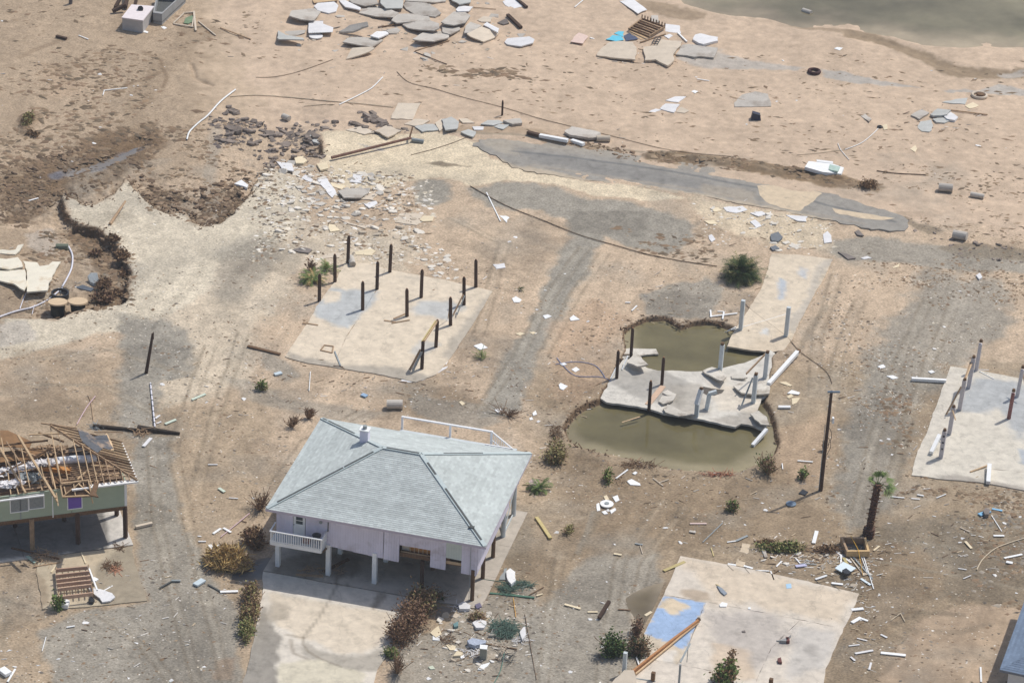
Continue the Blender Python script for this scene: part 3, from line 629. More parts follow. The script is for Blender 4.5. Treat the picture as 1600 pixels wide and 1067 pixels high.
for P, Q in ((E_[0], R_[0]), (E_[1], R_[1]), (E_[2], R_[1]), (E_[3], R_[0]), (R_[0], R_[1])): hipseg(P, Q, .01, .99, .34, capm, "ridge_cap", .035)
hipseg(E_[0], R_[0], .10, .66); hipseg(E_[0], R_[0], .67, .92); hipseg(E_[1], R_[1], .07, .62); hipseg(E_[1], R_[1], .77, .90)
hipseg(R_[0], R_[1], .1, .95); hipseg(E_[3], R_[0], .12, .55, .12); hipseg(E_[3], R_[0], .03, .1, .12); hipseg(E_[2], R_[1], .45, .8, .1)
MB().beam(np.array(E_[1]) * .80 + np.array(R_[1]) * .20 + [-.3, .1, .09], np.array(E_[1]) * .80 + np.array(R_[1]) * .20 + [.12, 0, .09], .3, .08).build("loose_flashing", dkr, ho)
# chimney on the left hip
cu, cv = 4.55, 8.2; cz = EH + (cu + OV) * RS
MB().prism([H(cu - .33, cv - .3, cz + 1.05), H(cu + .33, cv - .3, cz + 1.05), H(cu + .33, cv + .3, cz + 1.05), H(cu - .33, cv + .3, cz + 1.05)], 1.5).build("chimney", sid, ho)
ch = ho.children[-1] if ho.children else None
MB().prism([H(cu - .4, cv - .37, cz + 1.13), H(cu + .4, cv - .37, cz + 1.13), H(cu + .4, cv + .37, cz + 1.13), H(cu - .4, cv + .37, cz + 1.13)], .08).build("chimney_cap", white, ho)
MB().cyl(H(cu, cv, cz + 1.13), H(cu, cv, cz + 1.4), .17, .17, 10).build("flue", gry, ho)
# floor platform and joists
MB().prism([H(.05, .06, 3.2), H(15.95, .06, 3.2), H(15.95, 12.95, 3.2), H(.05, 12.95, 3.2)], .06).build("floor", bwood, ho)
for i in range(5):
    v = .15 + i * 3.17; MB().beam(H(.1, v, 2.98), H(15.9, v, 2.98), .1, .28).build("girder", bwood, ho)
for i in range(22):
    u = .3 + i * .735
    MB().beam(H(u, .1, 3.06), H(u, 12.9, 3.06), .05, .14).build("floor_joist", bwood, ho)
# posts
for i, u in enumerate((0.12, 4.2, 7.92, 11.7, 15.72)):
    for j, v in enumerate((0.0, 3.2, 6.35, 9.5, 12.8)):
        m = white if (i < 3 and j < 2) else (gpost if (j > 2 or i < 1) else bwood)
        if (i, j) == (3, 0): m = dwood
        r_ = .17 if m in (bwood, dwood) else .2
        if m is white: MB().beam(H(u, v + .0, -.1), H(u, v, 2.84), .34, .34).build("post", m, ho)
        else: MB().cyl(H(u, v, -.1), H(u, v, 2.84), r_, r_ * .95, 10).build("post", m, ho)
# walls: grooved siding panels 1.22 wide hung to different heights
def siding(p0, p1, z0, z1, out, m=sid, name="siding_panel", th=.03, skew=0, lean=0):
    """one sheet of vertically grooved siding between two plan points"""
    p0, p1 = np.array(p0, float), np.array(p1, float); L = np.linalg.norm(p1 - p0); d = (p1 - p0) / L; o = np.array(out, float)
    mb = MB(); n = max(1, round(L / .203)); 
    for k in range(n):
        a = p0 + d * (L * k / n + .006); b = p0 + d * (L * (k + 1) / n - .006)
        fz = z0 + skew * (k / n)
        lo_o = o * (th + lean); 
        A, B = a + [0,0,fz] + lo_o, b + [0,0,fz] + lo_o; C2, D2 = b + [0,0,z1] + o * th, a + [0,0,z1] + o * th
        mb.add([A, B, C2, D2, A - o * th, B - o * th, C2 - o * th, D2 - o * th], [[0,1,2,3],[0,4,5,1],[0,3,7,4],[1,5,6,2],[7,6,5,4]])
    mb.add([p0 + [0,0,z0] , p1 + [0,0,z0], p1 + [0,0,z1], p0 + [0,0,z1]], [[0,1,2,3],[3,2,1,0]])
    return mb.build(name, m, ho)
FZ = {0:3.2,1:None,2:3.2,3:2.5}
n_p = 13; wd = 16 / n_p; oF = -HV; topz = EH - .14
bot = [3.2, None, 3.2, 2.62, 2.55, 2.5, 2.45, 2.45, 3.85, 3.85, 2.42, 3.35, 2.38]
bot = [3.2, 3.2, 3.2, 2.7, 2.62, 2.56, 2.5, 2.46, 3.9, 3.9, 2.42, 3.5, 2.36]
for k in range(n_p):
    u0, u1 = k * wd, (k + 1) * wd
    if k == 1:       # door bay
        siding(H(u0, 0, 0) - [0,0,0], H(u0 + .08, 0, 0), 3.2, topz, oF); siding(H(u1 - .14, 0, 0), H(u1, 0, 0), 3.2, topz, oF)
        siding(H(u0 + .08, 0, 0), H(u1 - .14, 0, 0), 5.26, topz, oF); continue
    if k in (8, 9):
        siding(H(u0, 0, 0), H(u1, 0, 0), 3.92, topz, oF); continue
    lean = {6:.05, 7:.12, 5:.03, 10:.03, 12:.04}.get(k, 0)
    siding(H(u0, 0, 0), H(u1 - (.05 if k == 6 else 0), 0, 0), bot[k], topz, oF, m=(mat('pale_green_sheathing', rgb(206, 214, 206), var=.06) if k == 11 else sid), lean=lean, skew=-.04)
def box_uv(u0, u1, v0, v1, z0, z1, m, name, parent=ho, Hf=H, **k):
    return MB().prism([Hf(u0, v0, z1), Hf(u1, v0, z1), Hf(u1, v1, z1), Hf(u0, v1, z1)], z1 - z0).build(name, m, parent, **k)
dr = box_uv(wd + .12, wd * 2 - .18, -.05, -.01, 3.2, 5.22, white, "door")
box_uv(wd + .34, wd * 2 - .36, -.075, -.052, 4.25, 4.95, glass, "door_window")
box_uv(wd + .30, wd * 2 - .32, -.09, -.052, 4.55, 4.60, white, "window_bar"); box_uv(wd + .27, wd * 2 - .29, -.085, -.052, 4.19, 4.25, white, "window_sill")
box_uv(wd + .15, wd + .2, -.11, -.052, 4.1, 4.18, gry, "door_knob")
# inner wall visible in the gaps: plasterboard, insulation and studs
box_uv(9.9, 10.5, .5, .55, 3.2, 4.0, plast, "interior_wall"); box_uv(10.5, 12.3, .5, .55, 3.2, 4.0, ins, "insulation")
for i in range(6): box_uv(10.55 + i * .34, 10.62 + i * .34, .38, .47, 3.2, 4.0, lwood, "wall_stud")
box_uv(9.9, 12.3, .15, .24, 3.2, 3.26, lwood, "wall_plate"); box_uv(9.9, 12.3, .25, .34, 3.9, 3.98, bwood, "wall_plate")
box_uv(13.5, 14.9, .3, .35, 3.55, 5.2, plast, "interior_wall"); box_uv(13.4, 15.0, .05, .12, 2.95, 3.2, lwood, "rim_joist"); box_uv(13.55, 13.8, .1, .2, 3.2, 3.9, bwood, "wall_stud")
# side and rear walls
for k in range(8):
    v0, v1 = k * 1.22, min(9.8, (k + 1) * 1.22); siding(H(16, v0, 0), H(16, v1, 0), 2.45 + k * .03, topz, HU)
siding(H(16, 9.82, 0), H(16, 10.9, 0), 3.2, topz, HU, gry); 
for v in (10.95, 12.9): box_uv(15.85, 16.0, v - .07, v + .07, 3.2, topz, white, "corner_post")
MB().beam(H(16, 10.95, 3.25), H(16, 12.9, 4.9), .1, .14).build("brace", white, ho); box_uv(15.9, 16.02, 9.8, 13, 3.2, 3.5, white, "rim_joist"); box_uv(15.9, 16.02, 9.8, 13, 5.0, 5.2, white, "top_plate")
for k in range(11): siding(H(0, k * 1.18, 0), H(0, (k + 1) * 1.18, 0), 2.9, topz, -HU)
for k in range(13): siding(H(k * wd, 13, 0), H((k + 1) * wd, 13, 0), 2.9, topz, HV)
# braces between right hand posts
MB().beam(H(15.72, 9.5, .15), H(15.72, 12.8, 2.7), .06, .16).build("brace", gpost, ho); MB().beam(H(15.72, 9.5, .2), H(15.72, 12.8, .2), .08, .2).build("brace", gpost, ho)
MB().beam(H(15.72, .1, 2.75), H(15.72, 12.8, 2.75), .1, .22).build("girder", bwood, ho)
# front balcony
box_uv(-.05, 4.0, -1.35, -.06, 3.02, 3.1, gpost, "balcony_deck")
box_uv(-.07, 4.02, -1.42, -1.35, 2.82, 3.1, white, "balcony_rim"); box_uv(4.0, 4.06, -1.36, -.1, 2.84, 3.1, gpost, "balcony_rim"); box_uv(-.12, -.06, -1.36, -.1, 2.84, 3.1, gpost, "balcony_rim")
box_uv(-.12, 4.1, -1.47, -1.33, 4.02, 4.10, white, "handrail"); box_uv(4.0, 4.1, -1.33, -.1, 4.02, 4.10, white, "handrail"); box_uv(-.12, -.02, -1.33, -.1, 4.02, 4.10, white, "handrail")
box_uv(-.1, 4.06, -1.43, -1.38, 3.16, 3.22, white, "bottom_rail"); box_uv(4.02, 4.07, -1.38, -.1, 3.16, 3.22, white, "bottom_rail")
for i in range(23):
    u = -.06 + i * .183; box_uv(u, u + (.1 if i in (0, 22) else .055), -1.425, -1.37, 3.1, 4.03, white, "baluster")
for i in range(6):
    v = -1.2 + i * .2; box_uv(4.02, 4.07, v, v + .055, 3.1, 4.03, white, "baluster")
MB().beam(H(4.06, -1.3, 2.9), H(4.1, -.05, 2.5), .08, .12).build("brace", bwood, ho)
# rear deck railing
for u in (4.9, 8.95, 12.4): box_uv(u - .08, u + .08, 17.9, 18.05, -.1, 4.3, white, "deck_post")
box_uv(4.85, 12.5, 17.88, 18.06, 4.22, 4.32, white, "deck_rail"); box_uv(12.35, 14.7, 15.9, 16.0, 4.2, 4.28, white, "deck_rail")
MB().beam(H(12.4, 18, 4.25), H(14.6, 16, 4.25), .1, .1).build("deck_rail", white, ho); MB().beam(H(12.4, 18, 3.5), H(14.6, 16, 3.5), .05, .08).build("deck_rail", white, ho)
box_uv(4.8, 14.6, 13.1, 17.85, 3.02, 3.14, gpost, "rear_deck"); box_uv(14.5, 14.66, 15.9, 16.06, -.1, 4.25, white, "deck_post")
for i in range(9): a = H(12.5 + .24 * i, 17.9 - .22 * i, 0); MB().beam(a + [0,0,3.2], a + [0,0,4.2], .04, .04).build("baluster", white, ho)
# downpipe and cables on the front wall
MB().tube([H(15.55, -.6, EH - .1), H(15.5, -.12, 5.0), H(15.5, -.12, .1)], .02).build("hanging_cable", gry, ho)
MB().cyl(H(5.05 - .9, -.1, 5.2), H(4.15, -.1, 4.05), .045, .045, 6).build("vent_pipe", dkr, ho)
MB().cyl(H(3.55, -.06, 4.75), H(3.55, -.12, 4.75), .13, .13, 10).build("electric_meter", gry, ho)
# kettle barbecue on the balcony
bb = thing("barbecue_grill", "black round barbecue grill standing on the balcony of the lilac house", "barbecue", H(3.45, -.75, 3.1))
blk = mat("black_enamel", rgb(46, 48, 52), rough=.4, var=.1, spec=.4)
mb = MB(); 
for z0, z1, r0, r1 in ((3.75,3.82,.2,.3),(3.82,3.95,.3,.34),(3.95,4.0,.36,.36)): mb.cyl(H(3.45,-.75,z0), H(3.45,-.75,z1), r0, r1, 14)
mb.build("bowl", blk, bb); MB().cyl(H(3.45,-.75,4.0), H(3.45,-.75,4.08), .33, .16, 14).build("lid", blk, bb)
for t in (0, 2.1, 4.2): MB().cyl(H(3.45 + .28 * math.cos(t), -.75 + .28 * math.sin(t), 3.1), H(3.45 + .15 * math.cos(t), -.75 + .15 * math.sin(t), 3.78), .02, .02, 5).build("leg", blk, bb)
MB().prism([H(2.3,-.9,3.5),H(2.9,-.9,3.5),H(2.9,-.5,3.5),H(2.3,-.5,3.5)], .38).build("storage_box", mat("faded_red_plastic", rgb(128, 78, 76), var=.1), None, label="faded dark red box beside the barbecue on the balcony", cat="box")
# ---------------------------------------------------------------- wrecked green house on the left
GRN = mat("sage_green_siding", rgb(168, 180, 158), rough=.8, var=.06, sc=1.2)
tw = thing("wrecked_house", "roofless green house on posts with bare rafters and exposed attic", "house", K(-6, 5, 0))
def kb(u0, u1, v0, v1, z0, z1, m, name, parent=tw, **k): return box_uv(u0, u1, v0, v1, z0, z1, m, name, parent, K, **k)
def kbeam(a, b, w_, h_, m, name, parent=tw): return MB().beam(K(*a), K(*b), w_, h_).build(name, m, parent)
WT = 5.25
kb(-.0, .1, 0, 6.3, 3.0, WT, GRN, "side_wall"); kb(-12.5, 0, 6.2, 6.3, 3.0, 4.9, bwood, "rear_wall")
for u0, u1 in ((-4.2, -.02), (-5.7, -4.24), (-8.2, -5.74), (-10.4, -8.24), (-12.6, -10.44)):
    o = kb(u0, u1, 0, .1, 3.0 + (-.12 if u0 < -9 else 0), WT, GRN, "front_wall")
kb(-12.6, .06, -.03, .0, 2.86, 3.0, bwood, "rim_board")
kb(-.07, .12, -.04, -.005, 3.02, WT, white, "corner_trim"); kb(-5.74, -5.66, -.035, -.003, 2.8, WT - .5, white, "corner_trim"); kb(-8.24,-8.16,-.03,-.003,3,WT-.2,gry,"corner_trim")
def win(u0, u1, z0, z1, m, lab=None):
    kb(u0, u1, -.03, -.004, z0, z1, m, "window_pane", label=lab)
    for a in ((u0 - .07, u0, z0 - .07, z1 + .07), (u1, u1 + .07, z0 - .07, z1 + .07), (u0, u1, z0 - .07, z0), (u0, u1, z1, z1 + .07)):
        kb(a[0], a[1], -.06, -.004, a[2], a[3], white, "window_frame")
win(-3.85 - .65, -3.45 - .0, 3.4, 4.7, mat("purple_panel", rgb(118, 92, 178), rough=.6, var=.05), "bright purple window opening")
scr = mat("grey_insect_screen", rgb(142, 146, 144), var=.15, sc=8)
win(-7.5, -6.4, 3.85, 5.05, scr); win(-8.95, -7.62, 3.75, 5.05, scr)
kb(-12.5, -10.6, -.05, -.006, 4.3, 4.9, bwood, "bare_sheathing")
# floor, partitions, attic joists
kb(-12.6, 0, 0.1, 6.3, 2.94, 3.06, bwood, "floor"); kb(-12.5, -.1, .2, 6.1, 5.02, 5.05, mat("ceiling_board", rgb(164, 140, 116), var=.35, sc=1.2), "ceiling")
for i in range(9):
    v = .5 + i * .68; kbeam((-12.5, v, 5.2), (-.1, v, 5.2), .05, .16, owood if i % 2 else bwood, "ceiling_joist")
for i in range(9): kbeam((-3.9, .6 + i * .3, 5.42), (-1.3, .6 + i * .3, 5.42), .06, .1, owood, "attic_board")
for u in (-12.3,-8.1,-4.2): 
    for v in (3.6,6.1): kbeam((u, v, 0), (u, v, 2.95), .25, .25, dwood, "post")
for u, v, m in ((-12.3,.1,bwood),(-7.37,.0,owood),(-3.78,.05,dwood),(-.03,.05,dwood),(-.05,3.4,dwood),(-.05,6.1,dwood)): kbeam((u, v, -.1), (u, v, 2.9), .28, .28, m, "post")
for v in (.1, 3.5, 6.1): kbeam((-12.5, v, 2.75), (0, v, 2.75), .1, .26, bwood, "girder")
# eaves, soffit
kb(-4.25, .95, -.55, -.4, 5.3, 5.42, white, "fascia"); kb(-4.2, .9, -.42, .0, 5.32, 5.35, white, "soffit"); kb(-12.6, -8.0 + 1.6, -.5, -.36, 5.12, 5.22, white, "fascia")
kb(.82, .95, -.4, 5.4, 5.3, 5.42, white, "fascia")
# hip rafters on the right end
ez, rzz, k5 = 5.45, 7.9, 5.7
top = np.array([.9 - k5, -.45 + k5, rzz]); cor = np.array([.9, -.45, ez]); sl_ = (rzz - ez) / k5
def pl_right(u, v): return (u, v, ez + (.9 - u) * sl_)
def pl_front(u, v): return (u, v, ez + (v + .45) * sl_)
kbeam(tuple(cor), tuple(top), .07, .22, owood, "hip_rafter")
v = -.1
while v < 5.6:
    uu = .9 - (v + .45); kbeam(pl_right(.9, v), pl_right(max(uu, .9 - k5), v), .055, .17, rnd.choice([owood, lwood, owood, bwood]), "rafter"); v += .43
for u in (.3, -.2, -.7, -1.2, -1.7, -2.2, -2.7, -3.3, -5.0, -5.6, -6.2, -7.4, -8.0, -10.0, -10.6):
    tv = min(k5, (.9 - u)) * (1 if u > -4 else rnd.uniform(.35, .95)); kbeam(pl_front(u, -.35 if u > -4 else .1), pl_front(u, tv - .45), .06, .17, rnd.choice([lwood, owood]), "rafter")
# fascia-like boarding under the right end of the roof: skip sheathing strips
for vv in (.6, 1.9, 3.1, 4.3):
    kbeam((.4, vv - .5, ez + .1), (-2.2, vv + .4, ez + .25), .12, .03, lwood, "batten")
# roofing felt still on the slope
felt = mat("torn_roofing_felt", rgb(92, 94, 98), rough=.85, var=.2, sc=2, stain=rgb(150, 132, 116), st_sc=.8, st_lo=.52, st_hi=.62)
def on_right(px_, py_, off=.12):
    z = 6.5
    for _ in range(12):
        p = G(px_, py_, z); d = p - H2O; u = d @ U2; z = ez + (.9 - u) * sl_ + off
    return G(px_, py_, z)
fp = [(121,668),(130,673),(139,676),(146,682),(157,680),(167,679),(170,687),(173,694),(177,700),(170,702),(161,699),(157,703),(152,707),(140,699),(129,690),(125,682),(123,675)]
MB().prism([on_right(*p) for p in fp][::-1], .05).build("roofing_felt", felt, tw)
fp2 = [(167,677),(170,682),(175,692),(178,703),(173,703),(170,694),(166,686),(162,680)]
MB().prism([on_right(*p, .09) for p in fp2][::-1], .03).build("plywood_edge", lwood, tw)
# broken rafters fallen across the attic
def apx(x, y, z): d = G(x, y, z) - H2O; return (d @ U2, d @ V2, z)
for (x0, y0, z0), (x1, y1, z1), w_, m in (((28,680,7.0),(87,778,5.5),.16,lwood),((0,700,6.6),(40,770,5.5),.14,lwood),((72,702,6.3),(87,764,5.5),.09,lwood),((90,671,7.4),(106,750,5.5),.08,lwood),((78,664,7.8),(95,752,5.5),.08,lwood),
        ((45,679,7.2),(105,677,7.6),.1,lwood),((0,696,6.4),(75,688,6.8),.12,bwood),((80,700,6.4),(0,742,5.8),.12,bwood),((12,735,5.8),(17,772,5.4),.08,lwood),((26,760,5.5),(29,772,5.4),.08,lwood),((60,740,5.8),(66,766,5.4),.08,lwood),
        ((20,700,6.2),(55,712,5.8),.1,owood),((10,690,6.6),(30,720,5.8),.1,owood),((60,676,6.9),(100,690,6.4),.12,bwood),((2,684,6.9),(12,740,5.6),.08,lwood),((147,675,7.2),(192,675,6.2),.07,owood),((137,735,5.5),(120,750,5.4),.14,lwood),((64,661,7.6),(120,669,7.0),.1,owood),
        ((0,756,5.5),(70,750,5.5),.12,owood),((95,754,5.45),(155,752,5.4),.12,owood),((88,770,5.2),(91,790,4.6),.08,lwood),((84,774,5.2),(90,784,4.8),.12,lwood),((143,776,5.2),(145,786,4.6),.07,lwood)):
    MB().beam(G(x0, y0, z0), G(x1, y1, z1), w_, w_).build("broken_rafter", m, tw)
# collapsed truss panel hanging over the front wall
def fz(x, y): return G(x, y, 5.75 - (y - 752) / 22 * .75)
fr = [(94,756),(98,776),(143,774),(138,750)]
for a, b in ((0,1),(1,2),(2,3),(3,0),): MB().beam(fz(*fr[a]), fz(*fr[b]), .1, .1).build("fallen_truss_member", lwood, tw)
for a, b in (((99,775),(130,750)),((122,755),(141,772)),((115,756),(118,775)),((100,760),(103,772))): MB().beam(fz(*a), fz(*b), .08, .08).build("fallen_truss_member", lwood, tw)
MB().add([fz(*p) - [0,0,.12] for p in fr], [[0,1,2,3],[3,2,1,0]]).build("ceiling_sheet", bwood, tw)
MB().prism([G(*p, 5.6) for p in ((155,752),(150,770),(154,776),(140,773),(148,752))][::-1], .1).build("torn_sheathing", bwood, tw)
# silver duct, insulation and debris in the attic
silver = mat("foil_duct", rgb(230, 232, 234), rough=.5, var=.2, sc=5, bump=.5, bsc=6)
whiteins = mat("white_insulation", rgb(234, 230, 228), var=.15, sc=5, bump=1, bsc=7)
mb = MB(); pp = [(150,715),(135,717),(118,717),(100,719),(85,720)]
mb.tube([G(x, y, 5.75) for x, y in pp], .32, 9); mb.build("air_duct", silver, tw, smooth=True)
mb = MB(); r2 = random.Random(4)
def lumps(pts, m, name, n, s, z, flat=.5, kind="stuff"):
    mb = MB()
    for i in range(n):
        t = r2.random() * (len(pts) - 1); k = int(t); a, b = pts[k], pts[k + 1]; f = t - k
        c = G(a[0] + (b[0] - a[0]) * f + r2.gauss(0, s * 7), a[1] + (b[1] - a[1]) * f + r2.gauss(0, s * 3.5), z + r2.uniform(-.1, .15))
        q = [c + np.array([r2.uniform(-s, s), r2.uniform(-s, s), r2.uniform(-s, s) * flat]) for _ in range(4)]
        mb.add(q, [[0,1,2],[0,2,3],[1,3,2],[0,3,1]])
    return mb.build(name, m, tw, kind=kind)
lumps([(0,738),(30,730),(60,724),(90,721)], whiteins, "insulation_tufts", 420, .36, 5.75)
lumps([(0,757),(15,755),(30,753)], whiteins, "insulation_tufts", 240, .36, 5.6)
lumps([(30,745),(60,745),(55,750)], gry, "crumpled_wiring", 120, .35, 5.45, 1)
lumps([(0,715),(60,700),(100,700),(30,720)], owood, "wood_splinters", 200, .35, 5.4)
for p, z, m in (([(0,672),(12,672),(50,690),(46,700),(0,697)],6.2,mat("brown_fallen_sheathing", rgb(140,108,76), var=.2, sc=2)),([(0,706),(50,700),(75,704),(60,715),(0,722)],5.6,MATS["brown_fallen_sheathing"]),([(108,700),(118,694),(135,704),(150,712),(128,716),(108,714)],5.2,mat("attic_darkness_liner", rgb(60,56,54), var=.3, sc=3)),([(65,752),(85,745),(98,750),(100,756)],5.35,bwood)):  # the near-black sheet paints the attic's dark void, it is no real boarding
    MB().prism([G(*q, z) for q in p][::-1], .05).build("fallen_sheathing", m, tw)
MB().beam(G(58,730,5.5), G(110,735,5.5), .5, .3).build("loose_batt", ins, tw)
for u in (-10.5, -8.4, -6.2, -4.2, -2.1): kb(u, u + .1, .2, 6.1, 3.06, 4.98, plast, "partition")

# ---------------------------------------------------------------- corner of a blue-grey roofed house at the bottom right
bh = thing("corner_house", "corner of a house with blue grey shingle roof at the lower right edge", "house", G(1600, 1060, 0))
blu = rgb(122, 137, 156)
# plan frame parallel to the lilac house lot
B0 = G(1562, 1046, 3.6); bu = np.array([math.cos(math.radians(-9)), math.sin(math.radians(-9)), 0]); 
b1 = G(1604, 930, 3.6); bv = (b1 - B0); bv[2] = 0; bv /= np.linalg.norm(bv); bu = np.array([bv[1], -bv[0], 0])
def Bf(u, v, z): return np.array([B0[0], B0[1], 0]) + bu * u + bv * v + np.array([0, 0, z])
e0, e1, t1, t0 = Bf(0, 0, 3.6), Bf(0, 14, 3.6), Bf(5, 9, 5.4), Bf(5, 5, 5.4); e2 = Bf(12, 0, 3.6); e3 = Bf(12, 14, 3.6)
mb = MB(); mb.add([e0, e1, t1, t0, e2, e3, Bf(7,5,5.4), Bf(7,9,5.4)] + [p - [0,0,.18] for p in (e0, e1, e3, e2)],
   [[0,3,2,1],[0,4,6,3],[4,5,7,6],[5,1,2,7],[3,6,7,2],[8,9,10,11],[0,1,9,8],[1,5,10,9],[5,4,11,10],[4,0,8,11]])
mb.build("roof", mat("grey_roof_edge", rgb(120, 126, 134), var=.1), bh)
mb = MB(); shingle_face(mb, e0, e1, [t0, t1], base=blu, expo=.2); shingle_face(mb, e0, e2, [t0, Bf(7,5,5.4)], base=blu, expo=.2)
mb.build("shingle_courses", shg, bh, kind="stuff")
box_uv(.6, 11.5, .6, 13.4, -.1, 3.42, mat("pale_grey_wall", rgb(212, 214, 214), var=.05), "wall", bh, Bf)
box_uv(.55, .6, 2, 3, 1.0, 2.2, glass, "window", bh, Bf); box_uv(2.6, 3.6, .55, .6, 1.0, 2.2, glass, "window", bh, Bf)
# ---------------------------------------------------------------- posts and boards on the foundation slabs
tip = mat("pale_post_top", rgb(150, 112, 84), var=.2, sc=6)
def pile(x, y, h, r_, m, name, label, cat, group, lean=(0, 0), taper=.95, point=True, square=False, zb=-.1):
    b = G(x, y, .05); t = b + np.array([lean[0], lean[1], h]); b[2] = zb
    mb = MB()
    if square: mb.beam(b, t, r_ * 2, r_ * 2)
    else:
        d = (t - b) / np.linalg.norm(t - b); s_ = t - d * .22
        mb.cyl(b, s_, r_, r_ * taper, 10)
        if point: mb.cyl(s_, t, r_ * taper, r_ * .45, 10)
    return mb.build(name, m, label=label, cat=cat, group=group), t
gp = "dark wooden piles on the sand covered slab"
PILES = [(543.5,410.6,2.75,"furthest back left dark pile, just beyond the slab edge"),(609,425,2.85,"dark pile in the back row left of the bare sand hollow"),(523.5,440,2.75,"dark pile at the back left slab corner beside the fallen palm"),
 (589,452,2.8,"dark pile at the head of the slab joint beside blue tinted concrete"),(658,464.6,2.85,"dark pile in the middle of the slab's second row"),(743.6,448.4,2.85,"dark pile furthest right at the back corner of the slab"),
 (499,469.6,2.65,"dark pile rising through the fallen palm fronds at the slab edge"),(566.7,484,2.85,"dark pile on the blue tinted concrete casting a shadow left"),(636,494,2.8,"dark pile at the centre of the slab with pale boards at its foot"),
 (725,476,2.85,"dark pile with a leaning board on the slab's right row"),(704,508,2.85,"dark pile in the right row between two board propped piles"),(681,542,2.7,"dark pile holding the far end of a yellow board pair"),(659,576,2.8,"nearest dark pile at the front right corner of the slab")]
for i, (x, y, h, lab) in enumerate(PILES):
    o, t = pile(x, y, h, .165, dwood, "wooden_pile", lab, "pile", gp, lean=(rnd.uniform(-.1, .1), rnd.uniform(-.1, .1)))
    MB().cyl(t - [0,0,.0], t + [0,0,.03], .075, .05, 8).build("cut_top", tip, o)
def board(a, b, w_, h_, m, label, cat="board", name="board", za=None, zb=None, group=None):
    A = G(a[0], a[1], za) if za is not None else GH(*a, .06); B = G(b[0], b[1], zb) if zb is not None else GH(*b, .06)
    if za is None: A[2] += h_ / 2
    if zb is None: B[2] += h_ / 2
    return MB().beam(A, B, w_, h_).build(name, m, label=label, cat=cat, group=group)
yel = mat("yellowish_plank", rgb(196, 180, 128), var=.15, sc=3, rand=.1)
board((659,534.5),(680.5,502), .09, .2, yel, "yellowish board bridging the tops of the two front piles", za=2.66, zb=2.6)
board((663,533),(684,501), .07, .2, lwood, "second pale board alongside the yellowish board on the pile tops", za=2.62, zb=2.6)
board((640,578),(657,546), .07, .18, owood, "weathered plank leaning from the slab onto the nearest pile", za=.2, zb=2.0)
board((645,580),(659,550), .07, .18, gry, "grey plank leaning beside the nearest pile", za=.2, zb=1.9)
board((708,492),(724,460), .07, .16, owood, "plank leaning against the pile in the slab's right row", za=.2, zb=1.7)
board((714,492),(726,462), .06, .14, gry, "grey plank leaning beside the pile in the right row", za=.3, zb=1.5)
board((700,498),(703,474), .04, .1, owood, "thin strip leaning on the middle pile of the right row", za=.2, zb=2.0)
for a, b, lab in (((612,505),(640,500),"pale flat plank at the foot of the centre pile"),((615,498),(634,490),"grey flat plank behind the centre pile foot"),((473,504),(497,508),"thin grey stick lying near the slab's left edge"),((600,500.5),(618,503),"short splintered board left of the centre pile")):
    board(a, b, .14, .05, owood, lab, za=.09, zb=.09)
board((523,551),(532,573), .12, .1, gry, "grey metal strip lying at the front edge of the pile slab")
for a, b in (((500,547),(519,552)),((501,547),(507,538)),((507,538),(521,540)),((521,540),(519,552))): pass
fr_ = thing("broken_trellis", "small broken wooden frame lying on the front edge of the pile slab", "frame", G(510, 545, .07))
for a, b in (((501,547),(519,551)),((501,547),(507,539)),((507,539),(521,541)),((521,541),(519,551))): MB().beam(G(*a, .1), G(*b, .1), .1, .06).build("frame_rail", owood, fr_)
board((521,573),(536,575), .1, .06, dwood, "short dark stick at the tip of the grey strip by the pile slab")
# posts on the undermined slab
gw, gd = "white posts on the undermined slab", "dark posts on the undermined slab"
for x, y, h, m, lab, g in ((986,554,2.65,dwood,"dark post furthest back left beside the upper pond",gd),(963.5,591,2.75,dwood,"dark post at the left edge of the undermined slab",gd),(1034,601,2.7,dwood,"dark post in the middle of the undermined slab",gd),(1014,639,2.75,dwood,"dark post with a broken head at the pond edge of the slab",gd)):
    o, t = pile(x, y, h, .15, dwood, "slab_post", lab, "post", g)
    MB().cyl(t, t + [0,0,.05], .1, .07, 7).build("cut_top", tip, o)
for x, y, h, lx, ly, lab in ((1125,579,2.55,.1,0,"white post with a rotten brown top at the back edge of the undermined slab"),(1195,591,2.5,.15,0,"white post with a brown top furthest right on the undermined slab"),
      (1177,629,2.7,.1,0,"white post with leaning rafter on the right half of the undermined slab"),(1157,515,2.95,.1,0,"square white post at the left corner of the rear driveway"),(1228,525,2.9,.1,0,"square white post on the right side of the rear driveway")):
    sq = y < 550
    o, t = pile(x, y, h, .17, gpost, "slab_post", lab, "post", gw, lean=(lx * .3, 0), square=True)
    if not sq: MB().beam(t, t + [0,0,.22], .26, .26).build("rotten_top", bwood, o)
